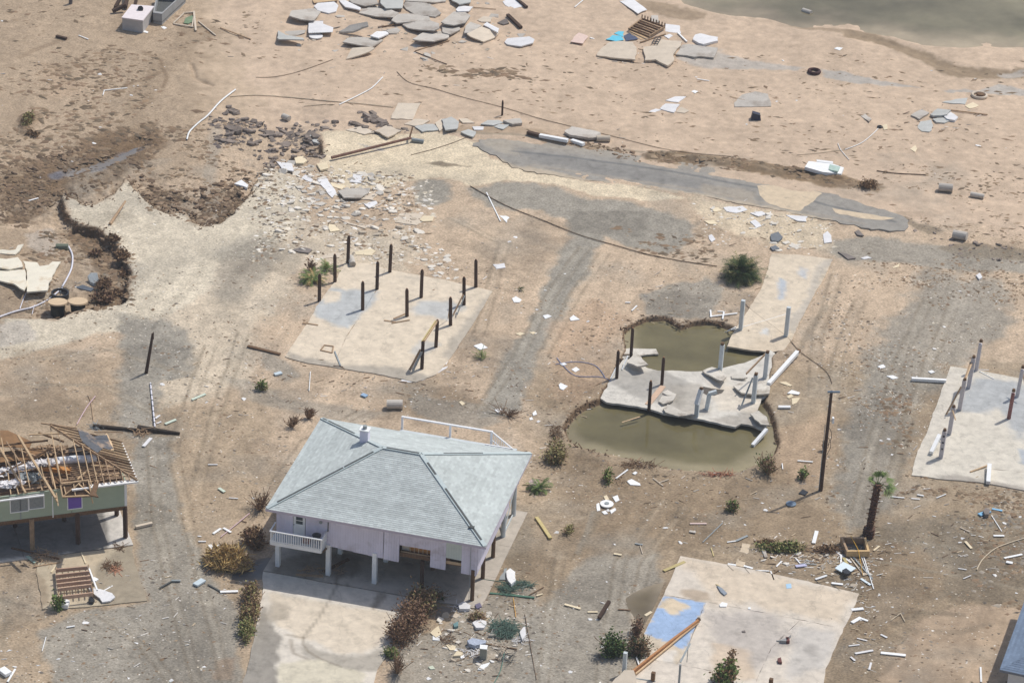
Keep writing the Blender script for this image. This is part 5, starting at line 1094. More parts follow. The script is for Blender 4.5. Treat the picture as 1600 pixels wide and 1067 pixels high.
# sheets and slabs elsewhere on the beach
tarp = thing("tarp_frame", "tan wooden frame with green cloth scraps near the top left", "frame", GH(295, 35))
for a, b in (((271,38),(287,23)),((271,39),(302,44)),((286,22),(303,21)),((300,44),(304,22))): MB().beam(GH(*a, .1), GH(*b, .1), .14, .1).build("frame_rail", tanc, tarp)
MB().prism([GH(*p, .12) for p in ((287,38),(290,30),(300,26),(303,30),(300,36),(294,39))][::-1], .05).build("green_cloth", mat("green_cloth", rgb(120,140,110), var=.2), tarp)
for poly, m, th, lab in (([(1147,161),(1160,148),(1180,143),(1200,147),(1205,166),(1148,167)],greyc,.1,"flat grey slab half sunk in the sand right of centre"),
   ([(1031,170),(1040,162),(1062,163),(1053,176)],whitec,.1,"pale rectangular panel on the sand in the upper right"),([(1040,157),(1055,151),(1072,151),(1060,160)],whitec,.06,"white crumpled sheet behind the pale rectangular panel"),([(1012,176),(1025,170),(1034,172),(1020,178)],whitec,.03,"faint white scrap left of the pale rectangular panel"),
   ([(1056,175),(1064,167),(1077,173),(1070,177)],tanc,.04,"pinkish flat scrap right of the pale rectangular panel"),([(1080,143),(1085,141),(1091,143),(1086,146)],white,.04,"small bright white square on the open sand"),([(1303,76),(1308,74),(1317,75),(1312,79)],white,.04,"small bright white scrap on the upper right sand"),
   ([(222,50),(226,48),(232,50),(230,52)],white,.05,"small white square in front of the tank"),([(251,42),(256,41),(261,44),(256,46)],white,.05,"small white scrap in front of the trough"),([(166,243),(172,237),(178,241),(172,245)],white,.05,"small pale square in the dark muddy stream"),
   ([(366,287),(377,281),(388,289),(386,293)],white,.3,"white wedge of board at the edge of the muddy basin"),([(1423,180),(1440,171),(1452,176),(1436,186)],greyc,.15,"grey slab at the left of the small right hand heap"),([(1453,180),(1465,171),(1486,173),(1480,180),(1458,182)],blueg,.2,"grey slab at the back of the small right hand heap"),
   ([(1457,186),(1475,184),(1486,188),(1476,192),(1463,191)],blueg,.15,"grey slab at the front of the small right hand heap"),([(1434,200),(1438,190),(1455,187),(1458,196),(1452,206),(1440,205)],blueg,.1,"pale grey slab with dark spot below the small heap"),([(1475,182),(1485,175),(1497,183),(1492,188),(1480,186)],whitec,.25,"white block in the small right hand heap"),
   ([(1472,160),(1493,155),(1512,153),(1508,163),(1490,162)],blueg,.08,"smooth grey plate behind the small right hand heap"),([(1508,166),(1520,160),(1530,165),(1515,170)],creamc,.06,"pale pink scraps right of the smooth grey plate"),([(1345,181),(1352,178),(1362,186),(1358,190)],greyc,.1,"grey lump beside the thin curved wire on the right beach"),
   ([(1378,196),(1386,194),(1387,202),(1381,203)],creamc,.1,"cream block at the end of the curved wire"),([(1422,233),(1430,227),(1433,232),(1430,238)],creamc,.05,"cream torn scrap on the right beach"),([(1239,159),(1243,150),(1206,149),(1207,160)],blueg,.05,"") ,
   ([(611,185),(622,161),(657,161),(645,187)],tanc,.12,"large tan square slab above the washed out road end"),([(631,194),(648,186),(672,188),(660,195),(648,197)],tanc,.12,"tan broken slab below the large tan square"),([(648,198),(657,194),(678,194),(685,203),(660,206)],blueg,.12,"blue grey slab left in the row at the road end"),
   ([(680,192),(690,185),(693,200),(687,205)],tanc,.12,"narrow tan slab on edge in the row at the road end"),([(690,188),(705,184),(717,192),(714,203),(696,205)],blueg,.14,"large blue grey slab in the row at the road end"),([(717,186),(729,185),(742,192),(723,192)],tanc,.12,"thin tan slab over a dark gap in the row"),
   ([(751,194),(762,188),(780,188),(787,192),(771,196)],blueg,.12,"blue grey slab in front of the beach post"),([(786,188),(813,185),(816,192),(801,194)],greyc,.25,"dark edged slab right of the beach post"),([(772,198),(780,194),(796,195),(786,202)],blueg,.1,"small grey slab below the beach post"),
   ([(738,198),(756,198),(755,203),(741,203)],whitec,.1,"small pale slab in the row at the road end"),([(720,206),(732,202),(744,206),(739,214)],blueg,.12,"grey slab resting on the pale pad corner"),([(585,206),(604,197),(627,206),(606,216)],tanc,.14,"tan diamond slab on the back of the pale pad"),
   ([(540,203),(567,197),(585,207),(570,210)],tanc,.12,"tan slab left of the diamond slab"),([(882,207),(893,199),(938,208),(938,216),(920,217),(890,212)],greyc,.25,"long grey slab above the road beside the white pipe"),
   ([(481,213),(497,206),(500,222),(507,226),(490,222)],blueg,.2,"dark grey slab tipped off the left end of the pad"),
   ([(528,300),(540,297),(570,296),(576,303),(564,311),(537,311)],greyc,.12,"grey slab in the middle of the rubble field"),([(564,311),(582,302),(590,302),(582,312)],tanc,.1,"tan slab touching the grey slab in the rubble field"),([(552,272),(567,273),(564,286),(546,284)],whitec,.08,"bright white fragment at the rubble field centre"),
   ([(496,281),(510,278),(526,302),(519,309)],whitec,.08,"long white fragment in the rubble field"),([(477,273),(489,281),(486,285),(471,278)],whitec,.06,"white strip at the upper left of the rubble field"),([(460,247),(474,244),(480,251),(474,255),(462,255)],creamc,.2,"cream block at the top of the rubble field"),
   ([(495,256),(510,254),(513,263),(501,266)],creamc,.2,"cream block right of the grey stones at the pad corner"),([(432,254),(456,257),(459,269),(441,266)],whitec,.1,"large white plate at the rubble field's upper left"),([(516,285),(540,290),(534,296),(519,291)],creamc,.08,"cream flat piece in the rubble field"),
   ([(567,317),(588,314),(590,318),(577,325)],whitec,.1,"white plate below the grey slab in the rubble field"),([(617,347),(625,333),(662,334),(651,352)],tanc,.08,"tan rectangular slab right of the rubble field"),([(655,343),(662,337),(678,338),(676,345),(660,346)],creamc,.1,"cream plate beside the tan rectangular slab"),
   ([(514,350),(522,351),(531,360),(516,362),(513,355)],creamc,.12,"cream plate at the lower edge of the rubble field"),([(530,342),(560,352),(585,350),(570,357),(545,350)],tanc,.06,"long thin tan sheet under the rubble field"),([(554,394),(580,388),(587,392),(580,399),(556,398)],creamc,.06,"pale flat plate behind the pile slab"),
   ([(492,404),(520,395),(538,395),(530,402),(505,404)],tanc,.06,"sand coloured strip plate behind the fallen palm"),([(456,390),(470,386),(488,390),(482,395),(465,393)],dkc,.1,"grey curved piece left behind the fallen palm"),
   ([(780,337),(797,336),(792,348)],white,.05,"white triangle sheet at the bend of the cable"),([(822,337),(833,336),(843,342),(834,343)],greyc,.04,"") ,
   ([(1286,366),(1293,361),(1299,368),(1300,378),(1288,380)],whitec,.08,"white oval plate at the top of the rear driveway"),([(1228,336),(1262,338),(1260,346),(1246,345)],whitec,.08,"white strip plate at the road's near edge"),([(1200,334),(1205,330),(1204,341),(1199,341)],whitec,.08,"small white plate left of the strip at the road edge"),
   ([(1172,333),(1190,330),(1200,335),(1185,338)],whitec,.08,"white plate near the pale road shoulder"),([(1130,324),(1160,322),(1168,328),(1150,333),(1135,330)],whitec,.06,"broad white plate on the pale shoulder"),([(1111,325),(1122,324),(1128,329),(1116,331)],creamc,.06,"cream plate left of the broad white one"),
   ([(1100,345),(1115,344),(1122,350),(1108,350)],creamc,.05,"thin cream plate on the sandy shoulder"),([(1172,346),(1180,343),(1190,353),(1182,356)],whitec,.08,"white oblong plate near the sandy shoulder"),([(1107,368),(1112,366),(1118,374),(1112,378)],whitec,.08,"white oval plate near the round palm"),
   ([(1204,366),(1216,362),(1223,370),(1216,377),(1206,376)],mat("slate_grey_lump", rgb(116,120,124), var=.12),.2,"dark grey rounded lump above the rear driveway"),([(1203,386),(1212,383),(1218,388),(1208,391)],MATS["slate_grey_lump"],.15,"smaller dark grey lump above the rear driveway"),
   ([(1335,362),(1342,359),(1350,368),(1340,367)],dkc,.1,"dark angular piece on the right of the driveway top"),([(1309,393),(1322,396),(1337,403),(1325,405)],dkc,.15,"long dark piece right of the driveway top"),([(1345,403),(1355,400),(1362,403),(1350,405)],whitec,.06,"white scrap beside the long dark piece"),
   ([(1370,352),(1388,349),(1396,350),(1384,358),(1372,358)],whitec,.06,"white drift plate at the road's right tip"),([(1525,430),(1531,426),(1535,433),(1530,436)],whitec,.15,"white lump on the grey track at the right"),([(1394,418),(1406,411),(1404,417),(1396,419)],creamc,.05,"cream scrap on the grey track"),
   ([(633,590),(650,583),(680,578),(700,572),(684,583),(660,594),(640,597),(622,596)],whitec,.04,"crumpled white sheet at the front of the pile slab"),([(770,413),(788,411),(790,418),(776,420)],whitec,.05,"white plate right of the rear row of piles"),([(772,412),(778,410),(788,415),(779,419)],creamc,.05,"")):
    if not lab: continue
    chunk(poly, th, m, lab, tilt=rt(.06) if th > .09 else (0, 0), name="broken_slab" if m is not white else "scrap", cat="concrete slab" if th > .09 else "debris")
board((1480,173),(1543,181), .1, .1, owood, "thin pole sticking out right from the small heap", cat="pole", name="pole")
# guard rail, pipes, cylinders
board((824,210),(843,215), .4, .3, dwood, "dark timber at the left end of the white beam by the road", cat="timber", name="timber")
board((843,215),(887,223), .4, .3, white, "long white beam lying above the road", cat="beam", name="beam"); board((893,223),(912,229), .4, .3, white, "shorter white beam right of the long one above the road", cat="beam", name="beam")
for a, b, r_, m, lab in (((932,221),(953,221),.3,tanc,"tan cylinder beside the long grey slab above the road"),((1466,298),(1488,300),.4,greyc,"concrete cylinder on the sand at the right, ribbed pale"),((1516,307),(1537,311),.25,greyc,"slimmer concrete cylinder further right"),
   ((1489,372),(1510,376),.42,greyc,"concrete cylinder nearest the grey track at the right"),((604,638),(629,638),.4,greyc,"concrete cylinder behind the lilac house"),((548,407),(551,418),.3,greyc,"short concrete cylinder at the foot of the back left pile"),((442,186),(452,190),.3,greyc,"short pale cylinder among the dark stones"),
   ((1254,21),(1267,25),.3,greyc,"short pale cylinder in the lagoon water"),((996,158),(1006,158),.1,white,"")):
    if lab: MB().cyl(GH(*a, r_), GH(*b, r_), r_, r_, 14).build("concrete_cylinder", m, label=lab, cat="cylinder")
wv = thing("white_wreck", "white overturned metal box lying beyond the road with crumpled end", "wreckage", GH(1288, 270))
MB().prism([GH(*p, .42) for p in ((1257,267),(1263,258),(1300,262),(1318,268),(1314,278),(1285,275))][::-1], .34).build("shell", white, wv)
MB().prism([GH(*p, .45) for p in ((1275,256),(1301,259),(1301,262),(1276,259))][::-1], .1).build("loose_strip", white, wv); MB().prism([GH(*p, .5) for p in ((1296,264),(1312,268),(1308,275),(1294,272))][::-1], .2).build("crumpled_end", mat("pale_green_metal", rgb(176,196,184), var=.15), wv)
bn = thing("dark_bin", "dark blue plastic bin on its side on the open beach", "bin", GH(1181, 184)); navy = mat("dark_navy_plastic", rgb(52,54,74), rough=.5, var=.1)
c = GH(1181, 186); MB().add([c + p for p in ([-.5,-.35,0],[.5,-.4,0],[.45,.35,0],[-.5,.35,0],[-.38,-.3,.75],[.4,-.32,.55],[.38,.25,.55],[-.38,.28,.75])], [[3,2,1,0],[4,5,6,7],[0,1,5,4],[1,2,6,5],[2,3,7,6],[3,0,4,7]]).build("bin_body", navy, bn)
MB().beam(c + [-.42,-.33,.74], c + [.42,-.36,.56], .07, .06).build("rim", blk, bn)
def ring(c, R, r_, m, label, name="tyre", cat="tyre", n=26, k=8, sy=1):
    vs, fs = [], []
    for i in range(n):
        a = i / n * 6.2832
        for j in range(k):
            b = j / k * 6.2832; rr = R + r_ * math.cos(b); vs.append(c + np.array([rr * math.cos(a), rr * math.sin(a) * sy, r_ * 1.2 * math.sin(b) + r_]))
    for i in range(n):
        for j in range(k): fs.append([i * k + j, ((i + 1) % n) * k + j, ((i + 1) % n) * k + (j + 1) % k, i * k + (j + 1) % k])
    return MB().add(vs, fs).build(name, m, label=label, cat=cat, smooth=True)
ring(GH(1272,114), .55, .16, mat("brown_rubber", rgb(70,46,44), rough=.7, var=.15), "dark brown tyre lying on the sand in the upper right")
ring(GH(1530,151), .72, .14, tanc, "pale round rim with brown middle on the right beach", name="round_hoop", cat="hoop"); c = GH(1532,151,.1); MB().cyl(c, c + [0,0,.22], .45, .38, 12).build("brown_lump", bwood, label="brown lump inside the pale round rim", cat="debris")
ring(GH(1374.5,199.5), .2, .08, blk, "small black ring at the end of the curved wire", name="ring", cat="ring")
# long wires and pipes on the sand
wire = mat("pale_wire", rgb(206,190,164), var=.05); dwire = mat("dark_cable", rgb(124,106,88), var=.1)
for pts, r_, m, lab in (([(292,220),(296,208),(310,194),(325,182),(345,160),(368,142)],.09,white,"thick white pipe curving up the beach from the dark stones"),([(360,152),(400,150),(450,153),(500,158),(560,163),(615,169)],.05,wire,"long thin pale pipe across the beach above the dark stones"),
   ([(530,165),(565,148),(582,138),(598,122)],.06,white,"pale bent pipe rising to the right on the beach"),([(475,167),(510,164)],.035,wire,"faint thin wire under the long pale pipe"),([(1320,235),(1345,225),(1362,212),(1372,202)],.04,white,"white curved wire on the right beach"),
   ([(1309,225),(1314,236),(1327,251)],.035,white,"short white wire crossing the curved one"),([(1245,243),(1280,240),(1320,235)],.03,wire,"faint wire trailing left from the curved white wire"),([(735,292),(790,322),(850,346),(905,368),(960,384),(1010,398),(1060,408),(1120,417)],.045,dwire,"long dark cable crossing the grey track to the round palm"),
   ([(620,113),(640,130),(680,140),(720,152),(790,170),(850,188),(950,212),(1050,236),(1150,246)],.03,dwire,"long thin dark cable running along the beach"),([(400,122),(430,121),(470,112),(520,94)],.03,dwire,"thin dark line on the upper beach"),
   ([(642,243),(670,236),(705,225),(730,215)],.03,dwire,"thin dark wire on the pale pad"),([(1165,476),(1180,490),(1228,526),(1250,550),(1290,580),(1300,600)],.03,dwire,"thin dark wire crossing the rear driveway"),
   ([(870,560),(880,572),(900,588),(940,590),(960,600),(1005,628),(1018,640)],.03,mat("blue_hose", rgb(120,136,176), var=.05),"blue hose trailing over the undermined slab"),([(868,570),(900,566),(930,572),(945,590)],.03,MATS["blue_hose"],"blue hose loop on the bare earth left of the ponds"),
   ([(1005,652),(1010,644),(1020,640),(1023,648),(1016,655)],.045,MATS["blue_hose"],"blue hose coil at the slab edge above the pond"),([(1095,530),(1160,512),(1228,492)],.035,white,"white rope stretched across the rear driveway"),([(1128,523),(1150,512)],.05,white,"short white stick at the driveway corner"),
   ([(1526,891),(1535,875),(1555,858),(1580,848),(1600,842)],.05,wire,"long pale curved rod at the right below the slab"),([(120,664),(135,638),(149,620)],.04,mat("pink_rod", rgb(214,186,190), var=.05),"thin pinkish rod behind the wrecked green house"),([(137,618),(142,630),(146,660)],.03,owood,"thin stick crossing the pinkish rod"),
   ([(820,960),(838,1062)],.03,dwire,"thin dark line on the ground right of the green netting"),([(772,1068),(782,1048),(788,1020)],.04,mat("green_hose", rgb(110,136,122), var=.05),"green hose below the rubbish right of the driveway"),([(900,890),(935,895),(985,915)],.03,dwire,"") ,
   ([(1440,255),(1500,262),(1560,272)],.02,dwire,""),([(1370,268),(1400,272),(1440,274),(1447,275)],.05,dwire,"thin dark cable beyond the white wreck"),([(640,618),(680,588),(640,615)],.02,dwire,"")):
    if lab: pipe(pts, r_, m, lab, name="cable" if "cable" in lab or "wire" in lab else "pipe", cat="cable" if "cable" in lab or "wire" in lab or "line" in lab else "pipe")
# white bits around the undermined slab
for a, b, w_, m, lab in (((1109,496),(1152,491),.14,white,"long white board of the broken frame at the upper pond"),((1110,486),(1111,497),.14,white,"short white end of the broken frame at the upper pond"),((1131,489),(1129,500),.14,white,"white cross piece of the broken frame at the upper pond"),((1121,488),(1131,488),.1,white,"small white back piece of the broken frame"),
   ((987,487),(995,479),.12,white,"pale board corner on the bare earth above the pond"),((977,474),(985,474),.12,white,"small pale board left above the pond"),((1216,638),(1235,638),.3,white,"white board lying right of the ponds"),((1246,721),(1270,723),.12,white,"thin white board right of the front pond"),((1222,725),(1223,734),.08,white,"short white stick beside the brown shrub"),
   ((1392,777),(1413,779),.1,white,"thin white strip above the palm tree"),((1424,780),(1437,781),.1,white,"short white strip right of the palm tree"),((1463,779),(1478,773),.08,white,"slanting white strip below the right slab"),((1433,774),(1443,776),.12,white,"small white piece below the right slab"),
   ((962,749),(981,735),.12,white,"thin white board below the front pond"),((1020,748),(1036,760),.08,tanc,"thin bent stick below the pond, left arm"),((1030,755),(1045,750),.08,tanc,"thin bent stick below the pond, right arm"),((838,810),(860,843),.28,yel,"long cream plank right of the lilac house"),
   ((983,945),(1000,0) if 0 else (883,945),.0,white,"")):
    if lab: board(a, b, w_, max(.04, w_ * .5), m, lab)
for a, b, w_, m, lab in (((882,945),(907,952),.22,creamc,"cream plank on the ground below the lilac house corner"),((918,957),(934,957),.18,creamc,"small pale plank beside the dark stump"),((966,953),(985,954),.12,bwood,"thin brown stick near the muddy puddle"),((1008,963),(1018,957),.25,creamc,"cream block leaning on the slab's left edge"),
   ((1037,893),(1070,879),.28,yel,"cream plank across the back corner of the blue floor slab"),((1111,857),(1115,870),.07,yel,"thin yellow stick behind the blue floor slab"),((959,866),(971,868),.2,creamc,"small pale block on the grey track"),((992,850),(1004,852),.14,gry,"small grey piece on the grey track"),((1000,853),(1004,866),.05,tanc,"thin twig hanging below the small grey piece"),
   ((1078,819),(1104,819),.18,mat("pink_stick", rgb(214,190,180), var=.05),"pinkish stick on the brown earth"),((1098,848),(1129,818),.07,gry,"long thin grey rod on the brown earth"),((1077,831),(1087,833),.25,greyc,"small grey lump on the brown earth"),((1136,848),(1150,846),.12,white,"white broken board end behind the slab"),((1150,846),(1168,838),.2,gry,"grey pale board end behind the slab"),
   ((1137,882),(1150,884),.2,white,"left white hinge block on the slab's back edge"),((1162,885),(1176,889),.2,white,"second white hinge block on the slab's back edge"),((1180,892),(1202,893),.12,white,"white strip along the slab's back edge"),((1204,893),(1209,907),.1,white,"white stick lying on the slab's back edge"),
   ((1136,884),(1146,893),.05,dkr,"dark strip beside the left hinge block"),((1162,887),(1171,897),.05,dkr,"dark strip beside the second hinge block"),((1299,912),(1317,914),.22,white,"white board near the slab's far corner"),((1301,914),(1312,924),.05,dkr,"dark strip beside the white board at the far corner"),
   ((1274,906),(1292,900),.2,white,"white wedge board near the debris heap"),((1275,909),(1284,915),.05,dkr,"dark strip beside the white wedge"),((1257,860),(1276,851) if 0 else (1275,832),.0,white,"")):
    if lab: board(a, b, w_, max(.04, w_ * .24), m, lab)
board((936,965),(952,939), .25, .25, dwood, "dark short stump leaning on the grey gravel", cat="stump", name="stump", za=.1, zb=.7)
fb = thing("fallen_beam", "long orange brown broken beam lying across the blue painted floor", "beam", G(1040, 990, .1)); om = mat("orange_timber", rgb(176,128,88), var=.2, sc=3, rand=.1)
A, B, C_ = G(988,1050,.3), G(1056,996,.35), G(1092,969,.35)
MB().beam(A, B, .16, .3).build("plank", om, fb); MB().beam(B, C_, .16, .28).build("plank", om, fb); MB().beam(A + [.25,-.1,-.05], C_ + [-.1,-.2,-.1], .1, .12).build("plank", lwood, fb); MB().beam(C_ - [.15,.1,0], C_ + [.05,.1,.12], .25, .2).build("bolt_plate", bwood, fb)
gr2 = "short posts at the bottom of the blue floor slab"
for x, y, h, m, lab in ((975,1052,1.9,gpost,"white square post by the dark bush at the slab's lower left"),(1020,1063,.75,bwood,"short brown stub on the slab near the bottom edge"),(1204,1072,.7,bwood,"brown stub at the bottom edge of the slab"),(1060,1078,2.3,gry,"thin grey post at the bottom edge of the slab")):
    pile(x, y, h, .14 if 'thin' not in lab else .07, m, "slab_post", lab, "post", gr2, square=True)
board((994,1028),(1001,1047), .1, .08, white, "white stick lying across the beam end"); board((994,1062),(1024,1066), .1, .1, gry, "grey rail at the bottom edge of the slab")
board((1063,1036),(1078,1007), .14, .08, gry, "long grey trim strip on the slab joint"); board((1073,1036),(1075,1013), .05, .05, dkr, "thin dark strip right of the trim strip")
chunk([(955,1070),(975,1050),(990,1050),(994,1062),(992,1075)], .6, tanc, "peach broken board heap at the beam's lower end", cat="debris", name="broken_boards", tilt=(.1,.1))
for poly, m, th, lab in (([(1120,914),(1128,918),(1136,926),(1132,929),(1126,924)],mat("grey_blue_metal", rgb(140,148,156), var=.1),.12,"small grey metal tool on the back part of the slab"),([(1122,913),(1118,912),(1126,917),(1128,919)],yel,.05,"short cream stick beside the grey metal tool"),
   ([(1124,944),(1128,940),(1137,942),(1135,947),(1125,947)],white,.08,"small white tray on the slab joint"),([(1169,948),(1173,948),(1173,951),(1169,951)],white,.06,"tiny white square right of the tray"),([(1228,912),(1236,911),(1237,918),(1229,919)],mat("pale_blue_paint", rgb(170,202,224), var=.05),.02,"small pale blue patch sheet near the slab's back edge"),
   ([(1231,995),(1236,991),(1228,1001),(1218,1000)],mat("grey_chair_metal", rgb(150,150,148), var=.1),.25,"bent metal chair frame on the right part of the slab"),([(1213,1000),(1221,999),(1232,1001),(1224,1003)],MATS["grey_chair_metal"],.08,"flat base of the bent metal chair"),
   ([(1228,994),(1233,995),(1234,1001),(1229,1001)],mat("dull_red", rgb(112,74,70), var=.15),.25,"dull red lump beside the bent chair"),([(1215,1028),(1220,1026),(1222,1034),(1216,1033)],MATS["dull_red"],.2,"dull red lump near the centre of the slab"),([(1159,985),(1164,984),(1165,987),(1160,987)],dkc,.06,"small dark spot of rubbish on the slab")):
    chunk(poly, th, m, lab, z=.07, cat="debris", name="scrap", jit=.01)
# debris heap by the palm
cr = thing("open_crate", "large open tan crate with dark inside beside the palm trunk", "crate", GH(1335, 862)); tanb = mat("tan_plywood", rgb(206,174,128), var=.1, sc=2)
q = [GH(*p, .1) for p in ((1312,848),(1352,849),(1358,871),(1322,871))]; h = np.array([0,0,.5])
cc = np.mean(q, axis=0); inn = [cc + (p - cc) * .82 for p in q]
for i in range(4):
    j = (i + 1) % 4; MB().prism((lambda s_: s_ if area(s_) > 0 else s_[::-1])([q[i] + h, q[j] + h, inn[j] + h, inn[i] + h]), .55).build("crate_side", tanb if i in (1, 2) else owood, cr)
MB().prism((lambda s_: s_ if area(s_) > 0 else s_[::-1])([p - [0,0,.05] for p in inn]), .05).build("crate_floor", dkr, cr)
MB().tube([q[0] * .6 + q[1] * .4 + h + [0,0,.1], q[2] * .5 + q[3] * .5 + h + [0,0,.12], GH(1348,900,.1)], .025).build("strap", mat("orange_strap", rgb(214,166,66), var=.05), cr)
wp = thing("white_board", "white square panel with a black bag on it beside the open crate", "panel", GH(1320, 893)); 
MB().prism([GH(*p, .3) for p in ((1304,892),(1317,882),(1337,892),(1322,902))][::-1], .08).build("sheet", mat("pale_blue_white", rgb(216,228,232), var=.04), wp); chunk([(1316,890),(1322,887),(1330,893),(1326,896),(1319,895)], .25, blk, "black bag lying on the white square panel", cat="bag", name="bag", z=.35)
for a, b, w_, m, lab in (((1271,850),(1276,831),.3,white,"upright white board at the left of the debris heap"),((1318,858),(1350,900),.1,tanc,"long pale board under the open crate"),((1295,855),(1330,880),.16,whitec,"white board crossing the debris heap"),((1330,868),(1363,905),.12,gry,"grey board below the crate"),
   ((1349,870),(1365,921),.07,white,"long thin white rod below the crate"),((1344,866),(1355,895),.06,white,"thin white rod beside the longer one"),((1314,868),(1314,884),.14,white,"short white stick above the square panel"),((1318,872),(1324,884),.25,yel,"short cream board above the square panel"),
   ((1365,861),(1374,854),.16,creamc,"small cream stick right of the crate"),((1330,847),(1352,838),.07,creamc,"thin cream stick at the foot of the palm"),((1358,836),(1374,832),.08,creamc,"thin pale stick right of the palm foot"),((1243,873),(1250,881),.1,white,"short white stick above the slab's back edge"),
   ((1252,881),(1276,883),.08,gry,"thin grey rod above the slab's back edge"),((1258,876),(1280,880),.06,gry,"thin grey rod at the heap's left"),((1243,886),(1260,884),.3,mat("pale_lilac_box", rgb(190,190,214), var=.1),"pale lilac box above the slab's back edge"),((1213,886),(1221,878),.12,white,"small white stick at the heap's far left"),
   ((1207,898),(1217,891),.08,bwood,"thin brown stick on the slab's back edge"),((1187,846),(1193,866),.14,gry,"grey crumpled strip left of the green mound"),((1193,860),(1197,872),.25,greyc,"pale grey lump left of the green mound"),((1345,905),(1360,915),.2,MATS["pale_blue_white"],"pale blue scrap at the heap's lower right"),
   ((1330,954),(1349,952),.3,white,"white bundle right of the big bare slab"),((1331,974),(1345,966),.3,white,"white board just right of the slab"),((1345,967),(1356,971),.2,white,"short white board touching the longer one"),((1336,1022),(1364,1017),.2,whitec,"white plank right of the slab's lower edge"),((1376,1021) ,(1415,1025),.28,white,"long white plank on the sandy patch"),
   ((1326,1010),(1343,1008),.12,whitec,"thin white plank right of the slab"),((1339,998),(1355,1002),.1,whitec,"thin white strip right of the slab"),((1376,992),(1386,997),.16,whitec,"small white plank above the long plank"),((1358,1047),(1361,1036),.16,whitec,"small upright looking white plank at the bottom"),((1329,1027),(1336,1033),.16,whitec,"small white wedge at the slab's lower right"),
   ((1569,873),(1597,867),.2,white,"white board at the right edge below the curved rod"),((1572,879),(1582,881),.3,white,"white block at the right edge"),((1552,838),(1569,838),.2,white,"white board near the right edge"),((1549,806),(1565,831),.06,white,"thin white rod near the right edge"),((1508,847),(1518,858),.22,creamc,"cream board on the dark gravel at the right"),
   ((1497,889),(1510,891),.1,whitec,"thin white board on the dark gravel"),((1505,905),(1517,900),.09,whitec,"thin white stick on the dark gravel"),((1500,825),(1515,832),.1,tanc,"faint tan board on the dark gravel"),((1532,1043),(1533,1066),.14,white,"white stick beside the grey house"),((1392,970),(1407,959),.05,wire,"bent pale wire left arm on the sand edge"),((1407,959),(1414,972),.05,wire,"bent pale wire right arm on the sand edge"),
   ((1530,806),(1546,800),.4,mat("light_blue_plastic", rgb(140,190,220), var=.1),"light blue scrap near the right edge"),((1550,796),(1566,799),.2,MATS["light_blue_plastic"],"blue and white scrap near the right edge"),((1366,858),(1372,855),.1,white,"")):
    if lab: board(a, b, w_, max(.04, w_ * .24), m, lab)
chunk([(1536,797),(1540,793),(1547,796),(1545,803),(1539,803)], .4, dkc, "dark lump between the light blue scraps", cat="debris", name="dark_lump")
chunk([(1413,0) if 0 else (1212,752+190),(1222,945),(1220,949),(1211,948)], .0 + .05, whitec, "", cat=None) if 0 else None
dish = mat("blue_grey_metal", rgb(120,136,150)); c = GH(1236, 788, .05); MB().cyl(c, c + [0,0,.06], .42, .42, 14).build("lamp_dish", dish, label="round blue grey dish lying in the pole's shadow", cat="dish")
chunk([(1248,770),(1254,764),(1263,768),(1258,773)], .08, blk, "black square scrap beside the utility pole foot", cat="debris", name="scrap")
# rubbish around the lilac house front right
rub = [((775,905),(790,888),"white"),]
for poly, m, th, lab in (([(791,892),(797,887),(805,893),(806,906),(799,912),(792,902)],white,.35,"white crumpled bundle right of the lilac house"),([(780,905),(788,888),(792,887),(790,905)],gry,.1,"grey bent panel beside the white crumpled bundle"),([(672,988),(685,977),(690,990),(681,995)],creamc,.08,"cream torn sheet right of the brown hedge"),
   ([(676,990),(687,992),(687,1000),(676,999)],white,.05,"white square paper below the cream torn sheet"),([(697,1007),(701,1005),(712,1009),(711,1015),(703,1015)],creamc,.08,"pinkish tray near the scattered rubbish"),([(730,1000),(738,996),(760,1000),(758,1004),(742,1008),(733,1005)],mat("grey_blue_bundle", rgb(168,176,190), var=.25, sc=5),.3,"grey blue bundle in the rubbish beside the driveway"),
   ([(708,1024),(714,1016),(724,1019),(720,1023)],creamc,.15,"cream lump in the scattered rubbish"),([(719,1024),(725,1023),(726,1027),(720,1028)],white,.06,"small white square in the scattered rubbish"),([(669,1041),(676,1039),(680,1044),(673,1045)],mat("pale_green_scrap", rgb(200,206,184), var=.05),.08,"pale green white scrap on the brown ground"),
   ([(738,972),(748,966),(760,970),(756,980),(744,980)],whitec,.2,"white crumpled heap below the netting"),([(716,945),(724,940),(735,946),(734,952),(718,952)],whitec,.25,"white crumpled heap at the house corner post"),([(742,944),(750,941),(753,947),(745,950)],mat("purple_grey_cloth", rgb(110,104,124), var=.15),.2,"purple grey cloth beside the corner post"),
   ([(746,1045),(752,1038),(766,1034),(762,1040),(752,1046)],white,.08,"white torn sheet below the grey cabinet"),([(704,962),(712,957),(720,960),(712,965)],tanc,.06,"tan flat scrap near the house corner"),([(708,974),(716,970),(716,977),(710,979)],mat("teal_scrap", rgb(110,140,140), var=.1),.2,"teal scrap in the rubbish"),
   ([(763,992),(775,975),(780,985),(775,992)],greyc,.2,"grey crumpled sheet left of the green netting"),([(812,988),(820,978),(822,992),(816,1000)],whitec,.15,"white crumpled scrap right of the green netting"),([(683,945),(705,950),(700,972),(680,965)],mat("grey_doormat", rgb(128,120,110), var=.1),.03,"grey mat on the ground right of the brown hedge")):
    chunk(poly, th, m, lab, cat="debris", name="scrap", tilt=rt(.1) if th > .1 else (0, 0), jit=.03)
cb = thing("metal_cabinet", "pale grey metal cabinet standing in the rubbish beside the driveway", "cabinet", GH(755, 1022))
